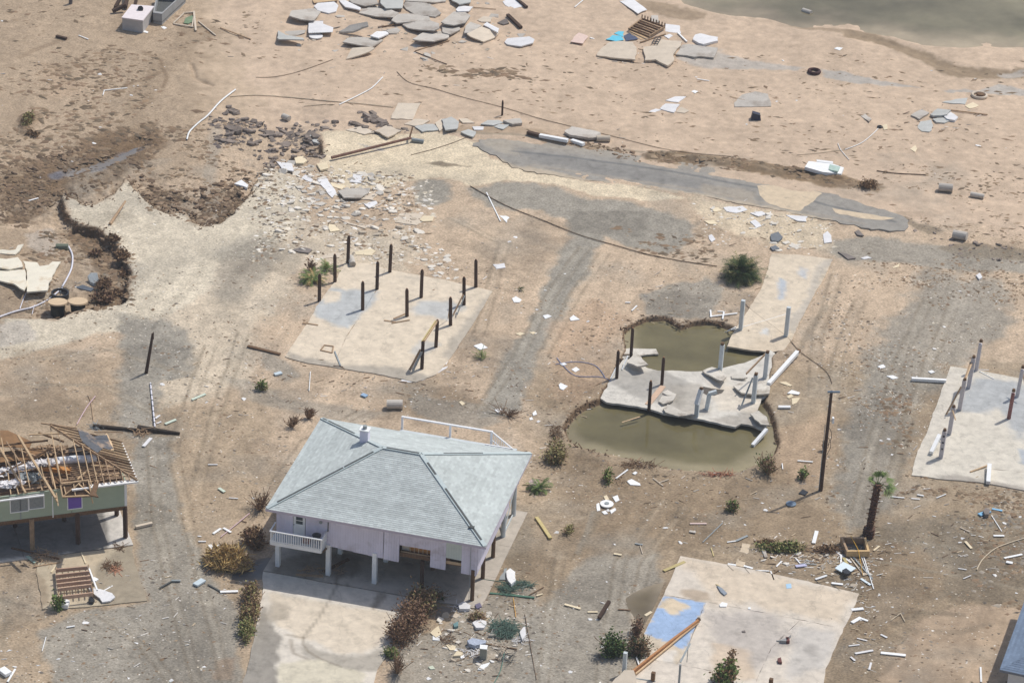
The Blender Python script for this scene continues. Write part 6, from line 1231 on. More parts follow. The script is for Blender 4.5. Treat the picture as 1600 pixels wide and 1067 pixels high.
c = GH(755.5, 1027); MB().prism([c + p for p in ([-.3,-.25,.95],[.22,-.3,.95],[.25,.2,.95],[-.28,.25,.95])], .95).build("body", mat("cabinet_side", rgb(150,150,138), var=.08), cb); MB().prism([c + p for p in ([-.32,-.27,1.0],[.24,-.32,1.0],[.27,.22,1.0],[-.3,.27,1.0])], .05).build("top", white, cb)
net = mat("green_netting", rgb(88, 110, 98), var=.35, sc=5)
def tangle(x, y, rx, ry, h, n, m, label, cat="netting", name="netting", w_=.035):
    mb = MB(); r = random.Random(int(x * 7 + y))
    for _ in range(n):
        a = r.random() * 6.28; q = math.sqrt(r.random()); p = GH(x + math.cos(a) * q * rx, y + math.sin(a) * q * ry, r.random() * h * (1 - q * .6)); d = np.array([r.gauss(0, .3), r.gauss(0, .3), r.gauss(0, .12)])
        mb.beam(p, p + d, w_, w_ * .5)
    return mb.build(name, m, kind='stuff') if name == 'root_mass' else mb.build(name, m, label=label, cat=cat)
tangle(787, 985, 22, 14, .7, 520, net, "dark green tangled netting heap right of the rubbish"); tangle(812, 915, 24, 6, .25, 220, net, "flat green netting strip right of the lilac house"); tangle(790, 922, 12, 7, .3, 160, net, "small green netting bunch below the white bundle")
board((765,928),(835,935), .18, .08, mat("green_pipe", rgb(84,118,100), var=.1), "long green pole beside the flat netting"); board((826,931),(850,918), .05, .05, bwood, "thin brown stick right of the green pole"); board((838,932),(848,929), .12, .06, creamc, "short cream stick at the end of the green pole")
board((755,906),(800,912), .06, .04, net, "green cord from the house post to the netting"); board((752,1006),(808,1015), .08, .06, bwood, "long dark stick in the rubbish beside the cabinet"); board((802,935),(806,965), .05, .04, mat("orange_cord", rgb(206,160,90), var=.1), "orange cord hanging below the green pole")
for i, (x, y) in enumerate(((722,950),(745,965),(780,1010),(815,1000),(700,1000),(735,1020),(790,1030))): tangle(x, y, 14, 8, .2, 60, [whitec, owood, tanc, whitec, bwood, whitec, dkr][i], ["white splinters at the corner post","brown splinters between post and netting","tan splinters under the netting","white splinters right of the netting","dark twigs near the mat","white splinters left of the cabinet","dark grey splinters below the cabinet"][i], "debris", "splinters")
# stairs lying in front of the wrecked house
st = thing("fallen_stairs", "fallen wooden stairs frame lying on the slab before the wrecked house", "stairs", G(115, 912, .06)); wst = mat("pinkish_lumber", rgb(196,164,140), var=.14, sc=3, rand=.1)
for a, b in (((87,891),(137,886.5)),((87,900),(139,894)),((88,907.5),(141,901)),((89,914),(142,908)),((90,921),(143,914.5)),((93,934),(145,927.5))): MB().beam(G(*a, .75), G(*b, .75), .1, .3).build("tread", wst, st)
for a, b in (((88,888),(92,936)),((138,884),(146,930))): MB().beam(G(*a, .45), G(*b, .45), .08, .3).build("stringer", owood, st)
for k in range(5): x = 97 + k * 9; MB().beam(G(x, 889 - k, .5), G(x + 4, 932 - k, .5), .06, .1).build("batten", bwood, st)
board((138,885),(152,922), .12, .12, white, "thin white post along the right side of the fallen stairs", za=.5, zb=.9); board((127,865),(134,882), .1, .1, creamc, "cream stick above the fallen stairs"); board((80,896),(88,885), .12, .1, creamc, "cream stick at the upper left of the stairs")
ps = mat("milky_plastic", rgb(226,224,222), rough=.4, var=.12, sc=4)
chunk([(135,915),(143,920),(158,922),(175,928),(180,934),(172,940),(160,942),(148,930)], .12, ps, "milky plastic sheet spread at the right of the fallen stairs", cat="plastic sheet", name="plastic_sheet", tilt=(0,.1), z=.1); chunk([(91,935),(100,933),(109,938),(106,945),(96,944)], .35, white, "white round bundle behind the small green plant", cat="bundle", name="bundle", z=.0)
chunk([(141,903),(148,901),(154,904),(150,907),(143,907)], .12, white, "small white box at the right of the stairs treads", cat="box", name="box", z=.4); chunk([(138,935),(143,932),(148,936),(145,940),(139,939)], .25, blk, "black bucket at the stairs' lower right", cat="bucket", name="bucket", z=.05)
board((162,924),(176,916), .1, .04, white, "short white strip beside the plastic sheet"); tangle(175, 887, 15, 8, .3, 200, bwood, "brown twig heap on the muddy apron", "twigs", "twig_heap"); tangle(180, 892, 9, 4, .25, 60, mat("pinkish_splinter", rgb(206,150,120), var=.1), "orange pink splinters in the twig heap", "debris", "splinters"); tangle(186, 857, 8, 5, .25, 80, bwood, "small brown twig bunch at the apron's back", "twigs", "twig_heap")
tangle(72, 872, 24, 9, .5, 160, owood, "broken sticks and grey boards left of the fallen stairs", "debris", "broken_sticks"); board((18,858),(92,875), .14, .12, bwood, "long brown board under the edge of the wrecked house"); board((42,870),(56,880), .3, .06, mat("pale_green_board", rgb(176,196,180), var=.08), "pale green board at the left of the apron"); board((52,887),(95,880), .1, .08, owood, "grey board bridging to the stairs")
board((212,826),(238,820), .25, .2, tanc, "tan plank right of the wrecked green house"); board((250,920),(268,910), .12, .1, dkr, "dark stick left of the grey gravel debris"); board((268,909),(282,909), .16, .12, gry, "grey end of the dark stick")
for a, b, w_, m, lab in (((333,835),(345,827),.2,white,"left arm of the white broken bracket near the brown shrub"),((349,826),(361,833),.2,white,"right arm of the white broken bracket"),((345,840),(390,803),.06,MATS["pink_rod"],"long pink rod by the brown shrub"),((327,853),(340,866),.3,white,"white cross board diagonal below the bracket"),((328,858),(344,853),.2,white,"white cross board bar below the bracket"),
   ((322,875),(331,873),.3,white,"small white board beside the orange grass"),((310,847),(322,847),.15,whitec,"thin white scrap left of the cross board"),((305,916),(318,908),.5,mat("pale_blue_grey_panel", rgb(196,208,212), var=.05),"pale blue panel on the gravel left of the hedge"),((344,926),(372,925),.25,white,"white end of the long dark stick left of the hedge"),((325,914),(345,925),.14,dkr,"dark stick running to the white board"),
   ((300,626),(321,617),.25,mat("pale_green_plank", rgb(204,214,196), var=.05),"pale green plank on the sand right of the pipe"),((258,664),(275,657),.25,MATS["pale_green_plank"],"pale green plank beside the dark logs"),((224,699),(236,686),.28,whitec,"white plank below the dark logs"),((243,655),(250,650),.16,whitec,"small white plank at the end of the clipped pipe"),((245,663),(252,660),.14,whitec,"short white chip beside the clipped pipe"),
   ((325,727),(340,727),.12,whitec,"thin white strip on the tan ground left of the lilac house"),((342,764),(351,770),.25,MATS["pale_green_plank"],"small pale green plank on the tan ground"),((358,779),(372,780),.1,whitec,"thin white strip below the small pale green plank"),((104,981),(117,979),.12,white,"small white strip near the lower left"),
   ((3,1055),(13,1050),.9,white,"white torn panel in the bottom left corner"),((12,1066),(24,1046),.14,white,"white stick in the bottom left corner"),((66,1018),(72,996),.05,white,"thin white rod near the bottom left"),((387,542),(438,555),.3,bwood,"dark brown board left of the pile slab"),((1028,265) if 0 else (536,1),(536,3),.0,white,""),
   ((118,585) if 0 else (485,582),(483,612),.06,white,"thin white wire post behind the lilac house"),((165,540) if 0 else (45,315),(60,311),.15,white,"white strip in the dark mud at the left"),((760,302),(800,350) if 0 else (782,347),.1,white,"thin white stick by the cable bend"),((565,618),(573,621),.4,mat("blue_scrap", rgb(150,176,200), var=.05),"small pale blue square behind the lilac house"),
   ((429,587),(440,584),.4,MATS["pale_blue_grey_panel"],"pale blue grey square left front of the pile slab"),((1130,800) if 0 else (1265,1000) ,(1265,1000),.0,white,"")):
    if lab and w_: board(a, b, w_, max(.05, w_ * .3), m, lab)
ap = thing("toppled_appliance", "white toilet like lump lying in scattered plates below the pond", "debris", GH(947, 790)); 
c = GH(948,790,.1); mb = MB(); mb.cyl(c, c + [0,0,.12], .52, .55, 20); mb.build("white_plate", white, ap); MB().cyl(c + [0,0,.12], c + [.0,0,.17], .2, .2, 10).build("grey_cushion", gry, ap)
for poly, lab in (([(932,787),(936,785),(938,797),(933,798)],"white shard left of the white plate"),([(943,775),(948,773),(952,780),(946,781)],"cream shard behind the white plate"),([(957,776),(965,773),(968,781),(962,784)],"white block right behind the white plate"),([(953,797),(961,793),(963,796),(955,802)],"white shard right in front of the plate"),([(940,799),(946,797),(950,802),(944,803)],"white shard in front of the plate"),
   ([(979,751),(987,748),(1000,755),(1001,758),(985,757)],"white flat shard below the front pond"),([(988,739),(993,736),(996,738),(992,741)],"small white chip below the front pond"),([(1239,605) if 0 else (1217,597),(1228,596),(1238,602),(1234,603)],"cream shard right of the long fallen post"),([(1230,614),(1237,609),(1250,613),(1248,616)],"white semicircular shard right of the ponds"),
   ([(1229,620),(1236,615),(1240,619),(1233,622)],"small tan shard beside the semicircular one"),([(1237,622),(1250,621),(1245,629),(1238,632)],"tan pointed shard below the semicircular one"),([(1371,572),(1380,569),(1384,573),(1376,576)],"pale shard on the grey track right of the fallen post"),([(1385,587),(1395,586),(1404,590),(1395,592)],"pale oval shard on the grey track"),
   ([(1450,580),(1456,578),(1461,581),(1455,583)],"pale oval shard left of the right slab"),([(890,497),(896,492),(906,499),(892,501)],"white corner scrap left of the ponds"),([(800,466),(806,463),(815,468),(812,472),(803,472)],"white curved scrap near the small palm tuft"),([(848,493),(856,491),(862,494),(852,498)],"pale scrap on the grey track"),([(805,521),(813,519),(821,521),(812,524)],"white scrap on the tan ground"),
   ([(827,519),(834,518),(839,520),(832,522)],"second white scrap on the tan ground"),([(740,540),(752,536),(762,543),(750,546)],"white paper above the yucca tuft"),([(688,562),(692,558),(700,564),(697,569),(690,568)],"white bundle at the right edge of the pile slab"),([(560,577),(566,575),(573,577),(569,581)],"white scrap before the pile slab's front"),([(873,601),(876,598),(887,603),(880,609),(875,607)],"pale torn paper left of the undermined slab"),
   ([(893,577),(900,573),(906,577),(899,581)],"white scrap by the blue hose loop"),([(875,568),(881,566),(886,569),(879,571)],"white flat scrap inside the blue hose loop"),([(832,645),(837,641),(839,647),(833,649)],"white scrap behind the lilac house's right end"),([(827,653),(831,651),(833,655),(828,656)],"small white scrap beside it behind the house"),
   ([(717,628),(721,626),(727,630),(722,633)],"cream scrap left of the deck rail"),([(773,640),(780,637),(785,641),(778,645)],"white scrap right of the deck rail"),([(1290,820) if 0 else (1088,1000),(1088,1000),(1088,1000)],"")):
    if lab: chunk(poly, .07, creamc if 'cream' in lab or 'tan' in lab else white, lab, cat="debris", name="scrap", jit=.02)

tangle(222, 676, 14, 6, .5, 150, owood, "broken twigs and splinters where the two dark logs meet", "twigs", "twig_heap"); tangle(150, 668, 8, 4, .4, 60, gry, "grey splinters at the left end of the dark log", "debris", "splinters")
tangle(968, 752, 8, 8, .2, 40, owood, "thin sticks in the small hollow below the front pond", "twigs", "twig_heap"); tangle(1000, 727, 30, 5, .25, 160, MATS["brown_wet_wood"], "brown roots along the near edge of the front pond", "roots", "root_mass"); tangle(1120, 741, 28, 3, .2, 120, mat("reddish_roots", rgb(168,116,92), var=.2), "reddish roots along the near right edge of the front pond", "roots", "root_mass")
tangle(868, 678, 8, 14, .35, 130, MATS["brown_wet_wood"], "brown roots at the left end of the front pond", "roots", "root_mass")
tangle(500, 893, 40, 8, .3, 160, owood, "broken boards and sticks lying in the shade under the lilac house", "debris", "broken_sticks"); board((462,899),(505,902), .3, .06, owood, "grey plank lying in the shade under the lilac house"); board((505,895),(545,875), .3, .1, bwood, "brown plank in the shade under the lilac house")
# ---------------------------------------------------------------- plants
def leafmat(n, c): return mat(n, c, rough=.75, var=.35, sc=4, rand=.05)
LG, LO, LB, LD, LR = leafmat("green_leaves", rgb(108,126,70)), leafmat("olive_leaves", rgb(152,144,96)), leafmat("brown_leaves", rgb(138,112,84)), leafmat("dark_green_leaves", rgb(66,84,48)), leafmat("reddish_brown_leaves", rgb(128,100,80))
LY = leafmat("dry_straw_leaves", rgb(198,170,114)); twg = mat("bare_twig", rgb(140,116,94), var=.2, sc=5)
def shrub(x, y, rx, ry, h, n, m, label, m2=None, ls=.16, cat="shrub", name="shrub", stems=10, group=None, blob=1):
    rx *= .88; ry *= .88; n = int(n * .85); b = GH(x, y); t = thing(name, label, cat, b, group); r = random.Random(int(x * 13 + y * 7))
    cs = [(r.uniform(-.55, .55), r.uniform(-.55, .55), r.uniform(.35, .8)) for _ in range(3 + n // 160)]
    def put(k, mm, nm):
        mb = MB()
        for _ in range(k):
            c = r.choice(cs); s = .55
            p = b + np.array([(c[0] + r.gauss(0, .42) * s) * rx, (c[1] + r.gauss(0, .42) * s) * ry, max(.03, (c[2] + r.gauss(0, .34)) * h * (1 - .5 * (c[0] ** 2 + c[1] ** 2)))])
            d = np.array([r.gauss(0, 1), r.gauss(0, 1), r.gauss(.3, .7)]); d /= np.linalg.norm(d); e = np.cross(d, [r.gauss(0,1), r.gauss(0,1), r.gauss(0,1)]); e /= np.linalg.norm(e) or 1
            L = ls * r.uniform(.6, 1.6); w_ = L * (.07 if name == 'grass_clump' else .32)
            mb.add([p, p + d * L * .5 + e * w_, p + d * L, p + d * L * .5 - e * w_], [[0,1,2,3]])
        mb.build(nm, mm, t)
    put(n, m, "foliage")
    if m2: put(int(n * .45), m2, "foliage")
    mb = MB()
    for _ in range(int(stems * 1.8)):
        c = r.choice(cs); e = b + np.array([(c[0] + r.gauss(0, .4)) * rx, (c[1] + r.gauss(0, .4)) * ry, h * r.uniform(.5, 1.1)])
        s0 = b + np.array([c[0] * rx * .4, c[1] * ry * .4, 0]); mb.tube([s0, (s0 + e) / 2 + [r.gauss(0,.1), r.gauss(0,.1), .05], e], .025, 4)
    mb.build("stems", twg, t); return t
def frondm(mb, o, az, el, L, w_=.3, curl=.5, r=rnd, nl=9, lw=.035):
    """one palm frond: a drooping midrib with paired leaflets"""
    P = []; p = np.array(o, float); e = el; st_ = L / 6
    for k in range(7):
        P.append(p.copy()); p = p + st_ * np.array([math.cos(az) * math.cos(e), math.sin(az) * math.cos(e), math.sin(e)]); e -= curl / 6 * 2
    side = np.array([-math.sin(az), math.cos(az), 0])
    for a, b in zip(P[:-1], P[1:]): mb.add([a - side * .015, a + side * .015, b + side * .015, b - side * .015], [[0,1,2,3]])
    for k in range(nl):
        t = (.18 + .82 * k / nl) * 6; i = min(5, int(t)); q = P[i] + (P[i+1] - P[i]) * (t - i); d = P[i+1] - P[i]; d /= np.linalg.norm(d)
        ll = w_ * (1 - .6 * abs(k / nl - .4)) * r.uniform(.8, 1.2)
        for s in (-1, 1):
            tip_ = q + side * s * ll * .8 + d * ll * .8 - [0, 0, ll * .25]; mb.add([q - d * lw, tip_, q + d * lw], [[0,1,2]])
def palm_tuft(x, y, n, L, m, m2, label, el=(.1, 1.4), z=.15, name="palm", cat="palm", w_=.35, az=(0, 6.283), trunk=None):
    b = GH(x, y); t = thing(name, label, cat, b); r = random.Random(int(x + y)); c = b + np.array([0, 0, z])
    for k, mm in enumerate((m, m2)):
        mb = MB()
        for i in range(n if k == 0 else n // 3): frondm(mb, c + [r.gauss(0, L*.12), r.gauss(0, L*.12), 0], r.uniform(*az), r.uniform(*el), L * r.uniform(.7, 1.1), w_ * L * .6, r.uniform(.3, .8), r)
        mb.build("fronds", mm, t)
    return t
t = palm_tuft(1158, 434, 260, 2.0, LD, LO, "large round dark green palm bush behind the rear driveway", el=(-.05, 1.5), z=.35, w_=.4)
palm_tuft(488, 440, 55, 1.5, LG, LY, "fallen palm crown with yellow green fronds at the pile slab corner", el=(-.1, .9), z=.3, w_=.3); palm_tuft(512, 424, 26, 1.1, LG, LO, "smaller palm tuft behind the back left pile", el=(.1, 1.3), z=.2)
shrub(486, 424, .6, .5, .9, 160, LR, "red brown dead clump behind the fallen palm crown", ls=.2)
palm_tuft(754, 562, 22, 1.2, LG, LO, "small green yucca right of the pile slab", el=(.1,1.1), az=(.5,3.4), name="yucca", cat="yucca", w_=.1); palm_tuft(812, 454, 12, .5, LD, LD, "tiny dark palm tuft on the tan ground", el=(.1,1.4), name="yucca", cat="yucca", w_=.2)
palm_tuft(842, 765, 40, 1.2, LG, LD, "low green fan palm beside the right end of the lilac house", el=(.0, 1.2)); shrub(833, 750, .5, .4, .9, 90, mat("pinkish_cloth", rgb(206,182,178), var=.1), "", ls=.3) if 0 else None
chunk([(826,752),(833,747),(841,753),(838,758),(828,757)], .5, mat("pinkish_cloth", rgb(206,182,178), var=.15, sc=5), "pinkish cloth bundle caught on the low fan palm", cat="cloth", name="cloth")
shrub(871, 716, 1.4, 1.6, 1.1, 1100, LO, "olive brown round shrub left of the front pond", LB, ls=.18)
shrub(1197, 741, 1.0, 1.2, 1.3, 380, LB, "thin brown shrub with few green leaves beyond the front pond", LG, ls=.16, stems=26); shrub(1253, 750, .6, .7, .8, 240, LG, "small green shrub by the utility pole", ls=.18)
shrub(1142, 797, .9, .8, .8, 320, LG, "low green and red shrub on the brown earth", LR, ls=.17); shrub(947, 752, .6, 1.3, .8, 300, LG, "dark green tuft in a small hollow below the pond", LO, ls=.18); shrub(888, 831, .7, .8, .6, 220, LO, "small olive tuft near the cream plank", ls=.15)
shrub(410, 611, .9, .7, .7, 300, LG, "small green bush beside the pile slab's left front", LO, ls=.16); shrub(481, 655, .7, .6, 1.0, 70, LB, "bare brown twiggy bush behind the lilac house", ls=.12, stems=34); shrub(455, 668, .8, .9, 1.0, 25, LB, "bare twigs left of the twiggy bush", ls=.1, stems=26)
g = "dead brown hedge pieces along the driveway"
shrub(358, 880, 2.1, 1.7, .8, 5200, LY, "straw yellow grass clump at the left of the lilac house", LB, ls=.55, name="grass_clump", cat="grass clump"); shrub(396, 852, 1.2, 1.5, 1.0, 1300, LB, "dark brown shrub behind the straw grass clump", LR, ls=.22, stems=22)
shrub(394, 940, 1.0, 2.0, 1.0, 900, LB, "brown hedge shrub along the driveway's left edge", LO, ls=.18, group=g); shrub(392, 962, 1.0, 2.0, 1.0, 800, LB, "middle brown hedge shrub along the driveway's left edge", LO, ls=.18, group=g); shrub(386, 992, .8, 1.6, .9, 700, LO, "olive green hedge shrub nearest at the driveway's left edge", LG, ls=.18, group=g)
shrub(405, 795, 1.0, 1.6, 1.2, 260, LB, "bare brown shrub at the roof's left corner", ls=.12, stems=40); shrub(662, 950, 1.5, 2.0, 1.4, 1400, LB, "brown hedge shrub touching the lilac house front", LO, ls=.18, stems=24, group=g); shrub(647, 975, 1.7, 2.3, 1.5, 1700, LR, "thick red brown hedge shrub right of the driveway", LB, ls=.17, stems=30, group=g)
shrub(628, 1000, 1.4, 1.9, 1.4, 1300, LR, "red brown hedge shrub nearer the viewer right of the driveway", LB, ls=.17, stems=26, group=g); shrub(610, 1024, .7, .8, .7, 260, LG, "small green bush below the red brown hedge", LO, ls=.17); shrub(618, 1050, .9, 1.4, 1.4, 120, LB, "bare branching twig bush near the bottom edge", ls=.12, stems=40)
shrub(683, 936, 2.2, .8, .8, 600, LB, "dark low brush along the front edge of the carport slab", LD, ls=.16, stems=20); shrub(745, 966, .9, .7, .5, 240, LB, "low brown brush below the house corner post", LO, ls=.15)
shrub(92, 951, .75, .7, 1.0, 420, LG, "bright green potted looking plant by the white bundle", ls=.2, cat="plant", name="plant"); shrub(960, 1022, 1.4, 1.2, 1.5, 1200, LD, "dark green bush left of the white square post", LG, ls=.18); shrub(998, 1020, 1.3, 1.1, 1.2, 800, LB, "grey brown bush at the fallen beam", LD, ls=.16, stems=24); shrub(995, 990, .7, .9, 1.2, 380, LR, "red brown bush at the slab's left edge", ls=.18, stems=14)
shrub(1136, 1066, 1.4, 1.0, 1.3, 700, LG, "green fallen foliage on the slab at the bottom edge", LB, ls=.24); shrub(1142, 1040, .5, 1.0, 1.0, 300, LB, "brown dead stump foliage above the green foliage", ls=.2)
shrub(1225, 858, 2.6, .8, .4, 1100, LO, "flat green and brown brush mound behind the big slab", LG, ls=.2); shrub(1200, 850, 1.2, .6, .35, 300, LB, "flat brown brush left of the green mound", ls=.2); shrub(1290, 862, 1.6, .7, .4, 360, LB, "brown twigs in the debris heap", ls=.2, stems=30)
shrub(1288, 705, .3, .3, .9, 90, LB, "small dead clump hanging on the utility pole's right", ls=.12); shrub(45, 190, .8, 1.6, .35, 700, LO, "olive seaweed mound on the left beach", LB, ls=.2, cat="seaweed", name="seaweed_mound"); shrub(52, 210, .8, 1.0, .3, 300, LB, "brown seaweed at the foot of the olive mound", ls=.2, cat="seaweed", name="seaweed_mound")
shrub(1355, 293, 1.3, 1.0, .6, 500, LB, "dark brown brush heap beyond the road's right part", ls=.2); shrub(790, 650, 1.6, 1.4, .7, 30, LB, "bare branches on the grey track behind the house", ls=.1, stems=26); shrub(165, 448, 1.0, 1.2, .5, 700, LB, "dark root mass on the muddy bank", LR, ls=.22, cat="roots", name="root_mass", stems=30); shrub(160, 468, 1.2, .8, .5, 700, LR, "reddish root mass at the bank's foot", LB, ls=.22, cat="roots", name="root_mass", stems=30)
# single cabbage palm
pt = thing("palm_tree", "short shaggy palm tree with a sparse green top", "palm tree", GH(1356, 838)); B = GH(1356, 838, -.1); top = B + [.35, .1, 5.0]
mb = MB(); n_ = 22
for k in range(n_):
    a, b = B + (top - B) * k / n_, B + (top - B) * (k + .96) / n_; rr = .27 if k > 3 else .42; mb.cyl(a, b, rr * rnd.uniform(.85, 1.0), rr * rnd.uniform(1.05, 1.25), 9)
mb.build("trunk", mat("shaggy_bark", rgb(96,72,60), var=.35, sc=5, bump=.6, bsc=9), pt)
mb = MB()
for _ in range(70):
    t = rnd.random() ** .7; p = B + (top - B) * t; a = rnd.random() * 6.28; mb.beam(p, p + [math.cos(a) * .5, math.sin(a) * .5, -.15 if rnd.random() < .5 else .2], .07, .04)
mb.build("bark_boots", mat("dry_boots", rgb(120,92,70), var=.3), pt)
def fan(mb, c, az, el, L, n=11, r=rnd):
    d = np.array([math.cos(az) * math.cos(el), math.sin(az) * math.cos(el), math.sin(el)]); s = np.array([-math.sin(az), math.cos(az), 0]); k0 = c + d * L * .45; mb.beam(c, k0, .03, .03)
    for i in range(n):
        a = (i / (n - 1) - .5) * 2.4; v = d * math.cos(a) + s * math.sin(a); w_ = np.cross(v, [0,0,1]); w_ /= np.linalg.norm(w_) or 1; e = k0 + v * L * .6 * r.uniform(.8, 1.1) - [0,0,.12]; m_ = k0 + v * L * .35; mb.add([k0, m_ + w_ * .05, e, m_ - w_ * .05], [[0,1,2,3]])
mb = MB()
for az, el, L in ((2.0,1.0,1.1),(1.2,1.1,1.2),(.4,.7,1.3),(2.8,.6,1.0),(-.2,-.1,1.5),(-.5,-.5,1.6),(.1,.3,1.5),(3.4,.5,.9),(1.6,1.3,1.2),(.0,-.3,1.7)):
    for _ in range(1): fan(mb, top, az + rnd.gauss(0, .15), el + rnd.gauss(0, .1), L)
mb.build("fronds", LG, pt)

# ---------------------------------------------------------------- loose stones one by one, then the fine scatter
def variants(name, n, m, label, cat, group, th=(.25, .6), sides=(5, 8), seed=1):
    r = random.Random(seed); out = []
    for _ in range(n):
        k = r.randint(*sides); A = [(math.cos(2*math.pi*(i + r.uniform(-.25,.25))/k) * r.uniform(.6,1), math.sin(2*math.pi*(i + r.uniform(-.25,.25))/k) * r.uniform(.45,.85)) for i in range(k)]
        h = r.uniform(*th); mb = MB(); topv = [(x * r.uniform(.75,.95), y * r.uniform(.75,.95), h * r.uniform(.8,1.1)) for x, y in A]; mid = [(x, y, h * .45) for x, y in A]; bot = [(x * .85, y * .85, -.1) for x, y in A]
        mb.add(topv + mid + bot, [list(range(k))] + [[i + k, (i+1) % k + k, (i+1) % k, i] for i in range(k)] + [[i + 2*k, (i+1) % k + 2*k, (i+1) % k + k, i + k] for i in range(k)])
        me = bpy.data.meshes.new(name); me.from_pydata([tuple(v) for v in mb.v], [], mb.f); me.materials.append(m); me.update(); out.append(me)
    return out
def strew(meshes, name, label, cat, group, pts_poly, n, smin, smax, seed=1, tilt=.25, pw=2.0, sizes=None):
    r = random.Random(seed); P = pts_poly; xsP = [p[0] for p in P]; ysP = [p[1] for p in P]; k = 0; tries = 0
    while k < n and tries < n * 60:
        tries += 1; x, y = r.uniform(min(xsP), max(xsP)), r.uniform(min(ysP), max(ysP))
        c = False; j = len(P) - 1
        for i in range(len(P)):
            if (P[i][1] > y) != (P[j][1] > y) and x < (P[j][0] - P[i][0]) * (y - P[i][1]) / (P[j][1] - P[i][1]) + P[i][0]: c = not c
            j = i
        if not c: continue
        o = bpy.data.objects.new(name, r.choice(meshes)); COL.objects.link(o); s = smin + (smax - smin) * r.random() ** pw
        o.location = Vector(tuple(GH(x, y, 0))); o.scale = (s, s * r.uniform(.7, 1.1), s * r.uniform(.7, 1.1)); o.rotation_euler = (r.gauss(0, tilt), r.gauss(0, tilt), r.uniform(-.6, .6) + (3.14 if r.random() < .5 else 0))
        fx = (x - min(xsP)) / (max(xsP) - min(xsP)); fy = (y - min(ysP)) / (max(ysP) - min(ysP))
        where = ("back ", "middle ", "front ")[min(2, int(fy * 3))] + ("far left", "left", "centre", "right", "far right")[min(4, int(fx * 5))]
        szw = "large" if s > smin + (smax - smin) * .55 else ("medium" if s > smin + (smax - smin) * .22 else "small"); shw = "flat" if o.scale[2] < s * .85 else ("narrow" if o.scale[1] < s * .85 else "chunky")
        tag(o, f"{szw} {shw} {label}, {where}", cat, group); k += 1
dstone = mat("dark_asphalt_chunk", rgb(134, 122, 112), var=.2, sc=2, rand=.22, bump=.4); bstone = mat("brown_clay_clod", rgb(134, 113, 92), var=.22, sc=3, rand=.22)
vd = variants("dark_stone", 9, dstone, "", "", "", (.16,.42)); vb = variants("clay_clod", 7, bstone, "", "", "", (.25,.6), seed=2); vw = variants("white_rubble", 9, mat("white_rubble", rgb(220,212,198), var=.08, sc=2, rand=.1), "", "", "", (.12,.35), seed=3); vt = variants("tan_rubble", 6, mat("tan_rubble", rgb(186,172,152), var=.1, rand=.12), "", "", "", (.15,.4), seed=4)
DG, DL = "dark asphalt stones heaped at the washed out road end", "dark stone, road end heap"
for poly, n, a, b, sd_ in (([(325,172),(360,168),(400,190),(440,200),(500,205),(495,245),(455,248),(410,235),(380,225),(345,228),(322,205)],125,.22,.85,1),([(455,195),(500,188),(560,190),(600,198),(560,203),(500,206)],26,.3,.75,2),([(553,172),(575,172),(600,188),(640,200),(620,205),(570,190)],20,.3,.85,3),([(475,228),(505,228),(505,250),(470,250)],22,.22,.55,4),([(395,230),(450,238),(455,262),(395,262)],26,.2,.5,5)):
    strew(vd, "asphalt_chunk", DL, "stone", DG, poly, n, a, b, sd_)
BG_, BLb = "brown clods at the foot of the eroded bank", "brown clod below the pale bank"
for poly, n, a, b, sd_ in (([(215,270),(240,325),(270,332),(330,352),(380,315),(400,285),(360,270),(290,300),(240,285)],130,.12,.5,11),([(40,260),(120,230),(130,260),(60,330),(0,330),(0,280)],70,.15,.5,12),([(150,365),(195,400),(205,440),(190,478),(140,478),(160,430),(140,400)],50,.12,.42,13)):
    strew(vb, "clay_clod", BLb, "clod", BG_, poly, n, a, b, sd_)
strew(vw, "rubble_fragment", "white fragment between road pad and piles", "rubble", "white rubble strewn between road pad and pile slab", [(395,255),(480,255),(600,290),(660,345),(690,420),(640,415),(560,400),(440,400),(420,330),(400,300)], 150, .12, .6, 21, .15, 2.5)
strew(vw, "rubble_fragment", "white fragment behind the piles", "rubble", "white rubble patch right behind the pile slab", [(655,385),(690,380),(715,420),(735,440),(690,440),(665,425)], 34, .15, .55, 22, .12)
strew(vt, "tan_fragment", "tan fragment between road pad and piles", "rubble", "tan rubble between road pad and pile slab", [(395,255),(480,255),(600,290),(660,345),(640,380),(560,370),(440,380),(420,330)], 90, .12, .6, 23, .15)
strew(vw, "rubble_fragment", "white plate on the sandy shoulder", "rubble", "white plates on the sandy shoulder above the round palm", [(1085,318),(1230,330),(1300,360),(1280,395),(1200,390),(1120,380)], 50, .12, .6, 24, .1, 3)
strew(vd, "asphalt_chunk", "dark stone by the road's right tip", "stone", "dark stones beside the right tip of the road", [(1400,335),(1440,345),(1500,375),(1600,388),(1600,412),(1500,405),(1450,372),(1410,352)], 55, .12, .42, 25)
strew(vb, "clay_clod", "dark clod above the road", "clod", "dark clods on the berm above the road", [(905,215),(960,225),(1010,240),(1000,256),(930,240)], 36, .12, .4, 26)
strew(vt, "tan_fragment", "grey stone among the beach slabs", "stone", "small stones between the beach slabs", [(430,50),(560,30),(750,20),(830,60),(700,95),(560,95)], 60, .1, .4, 27)
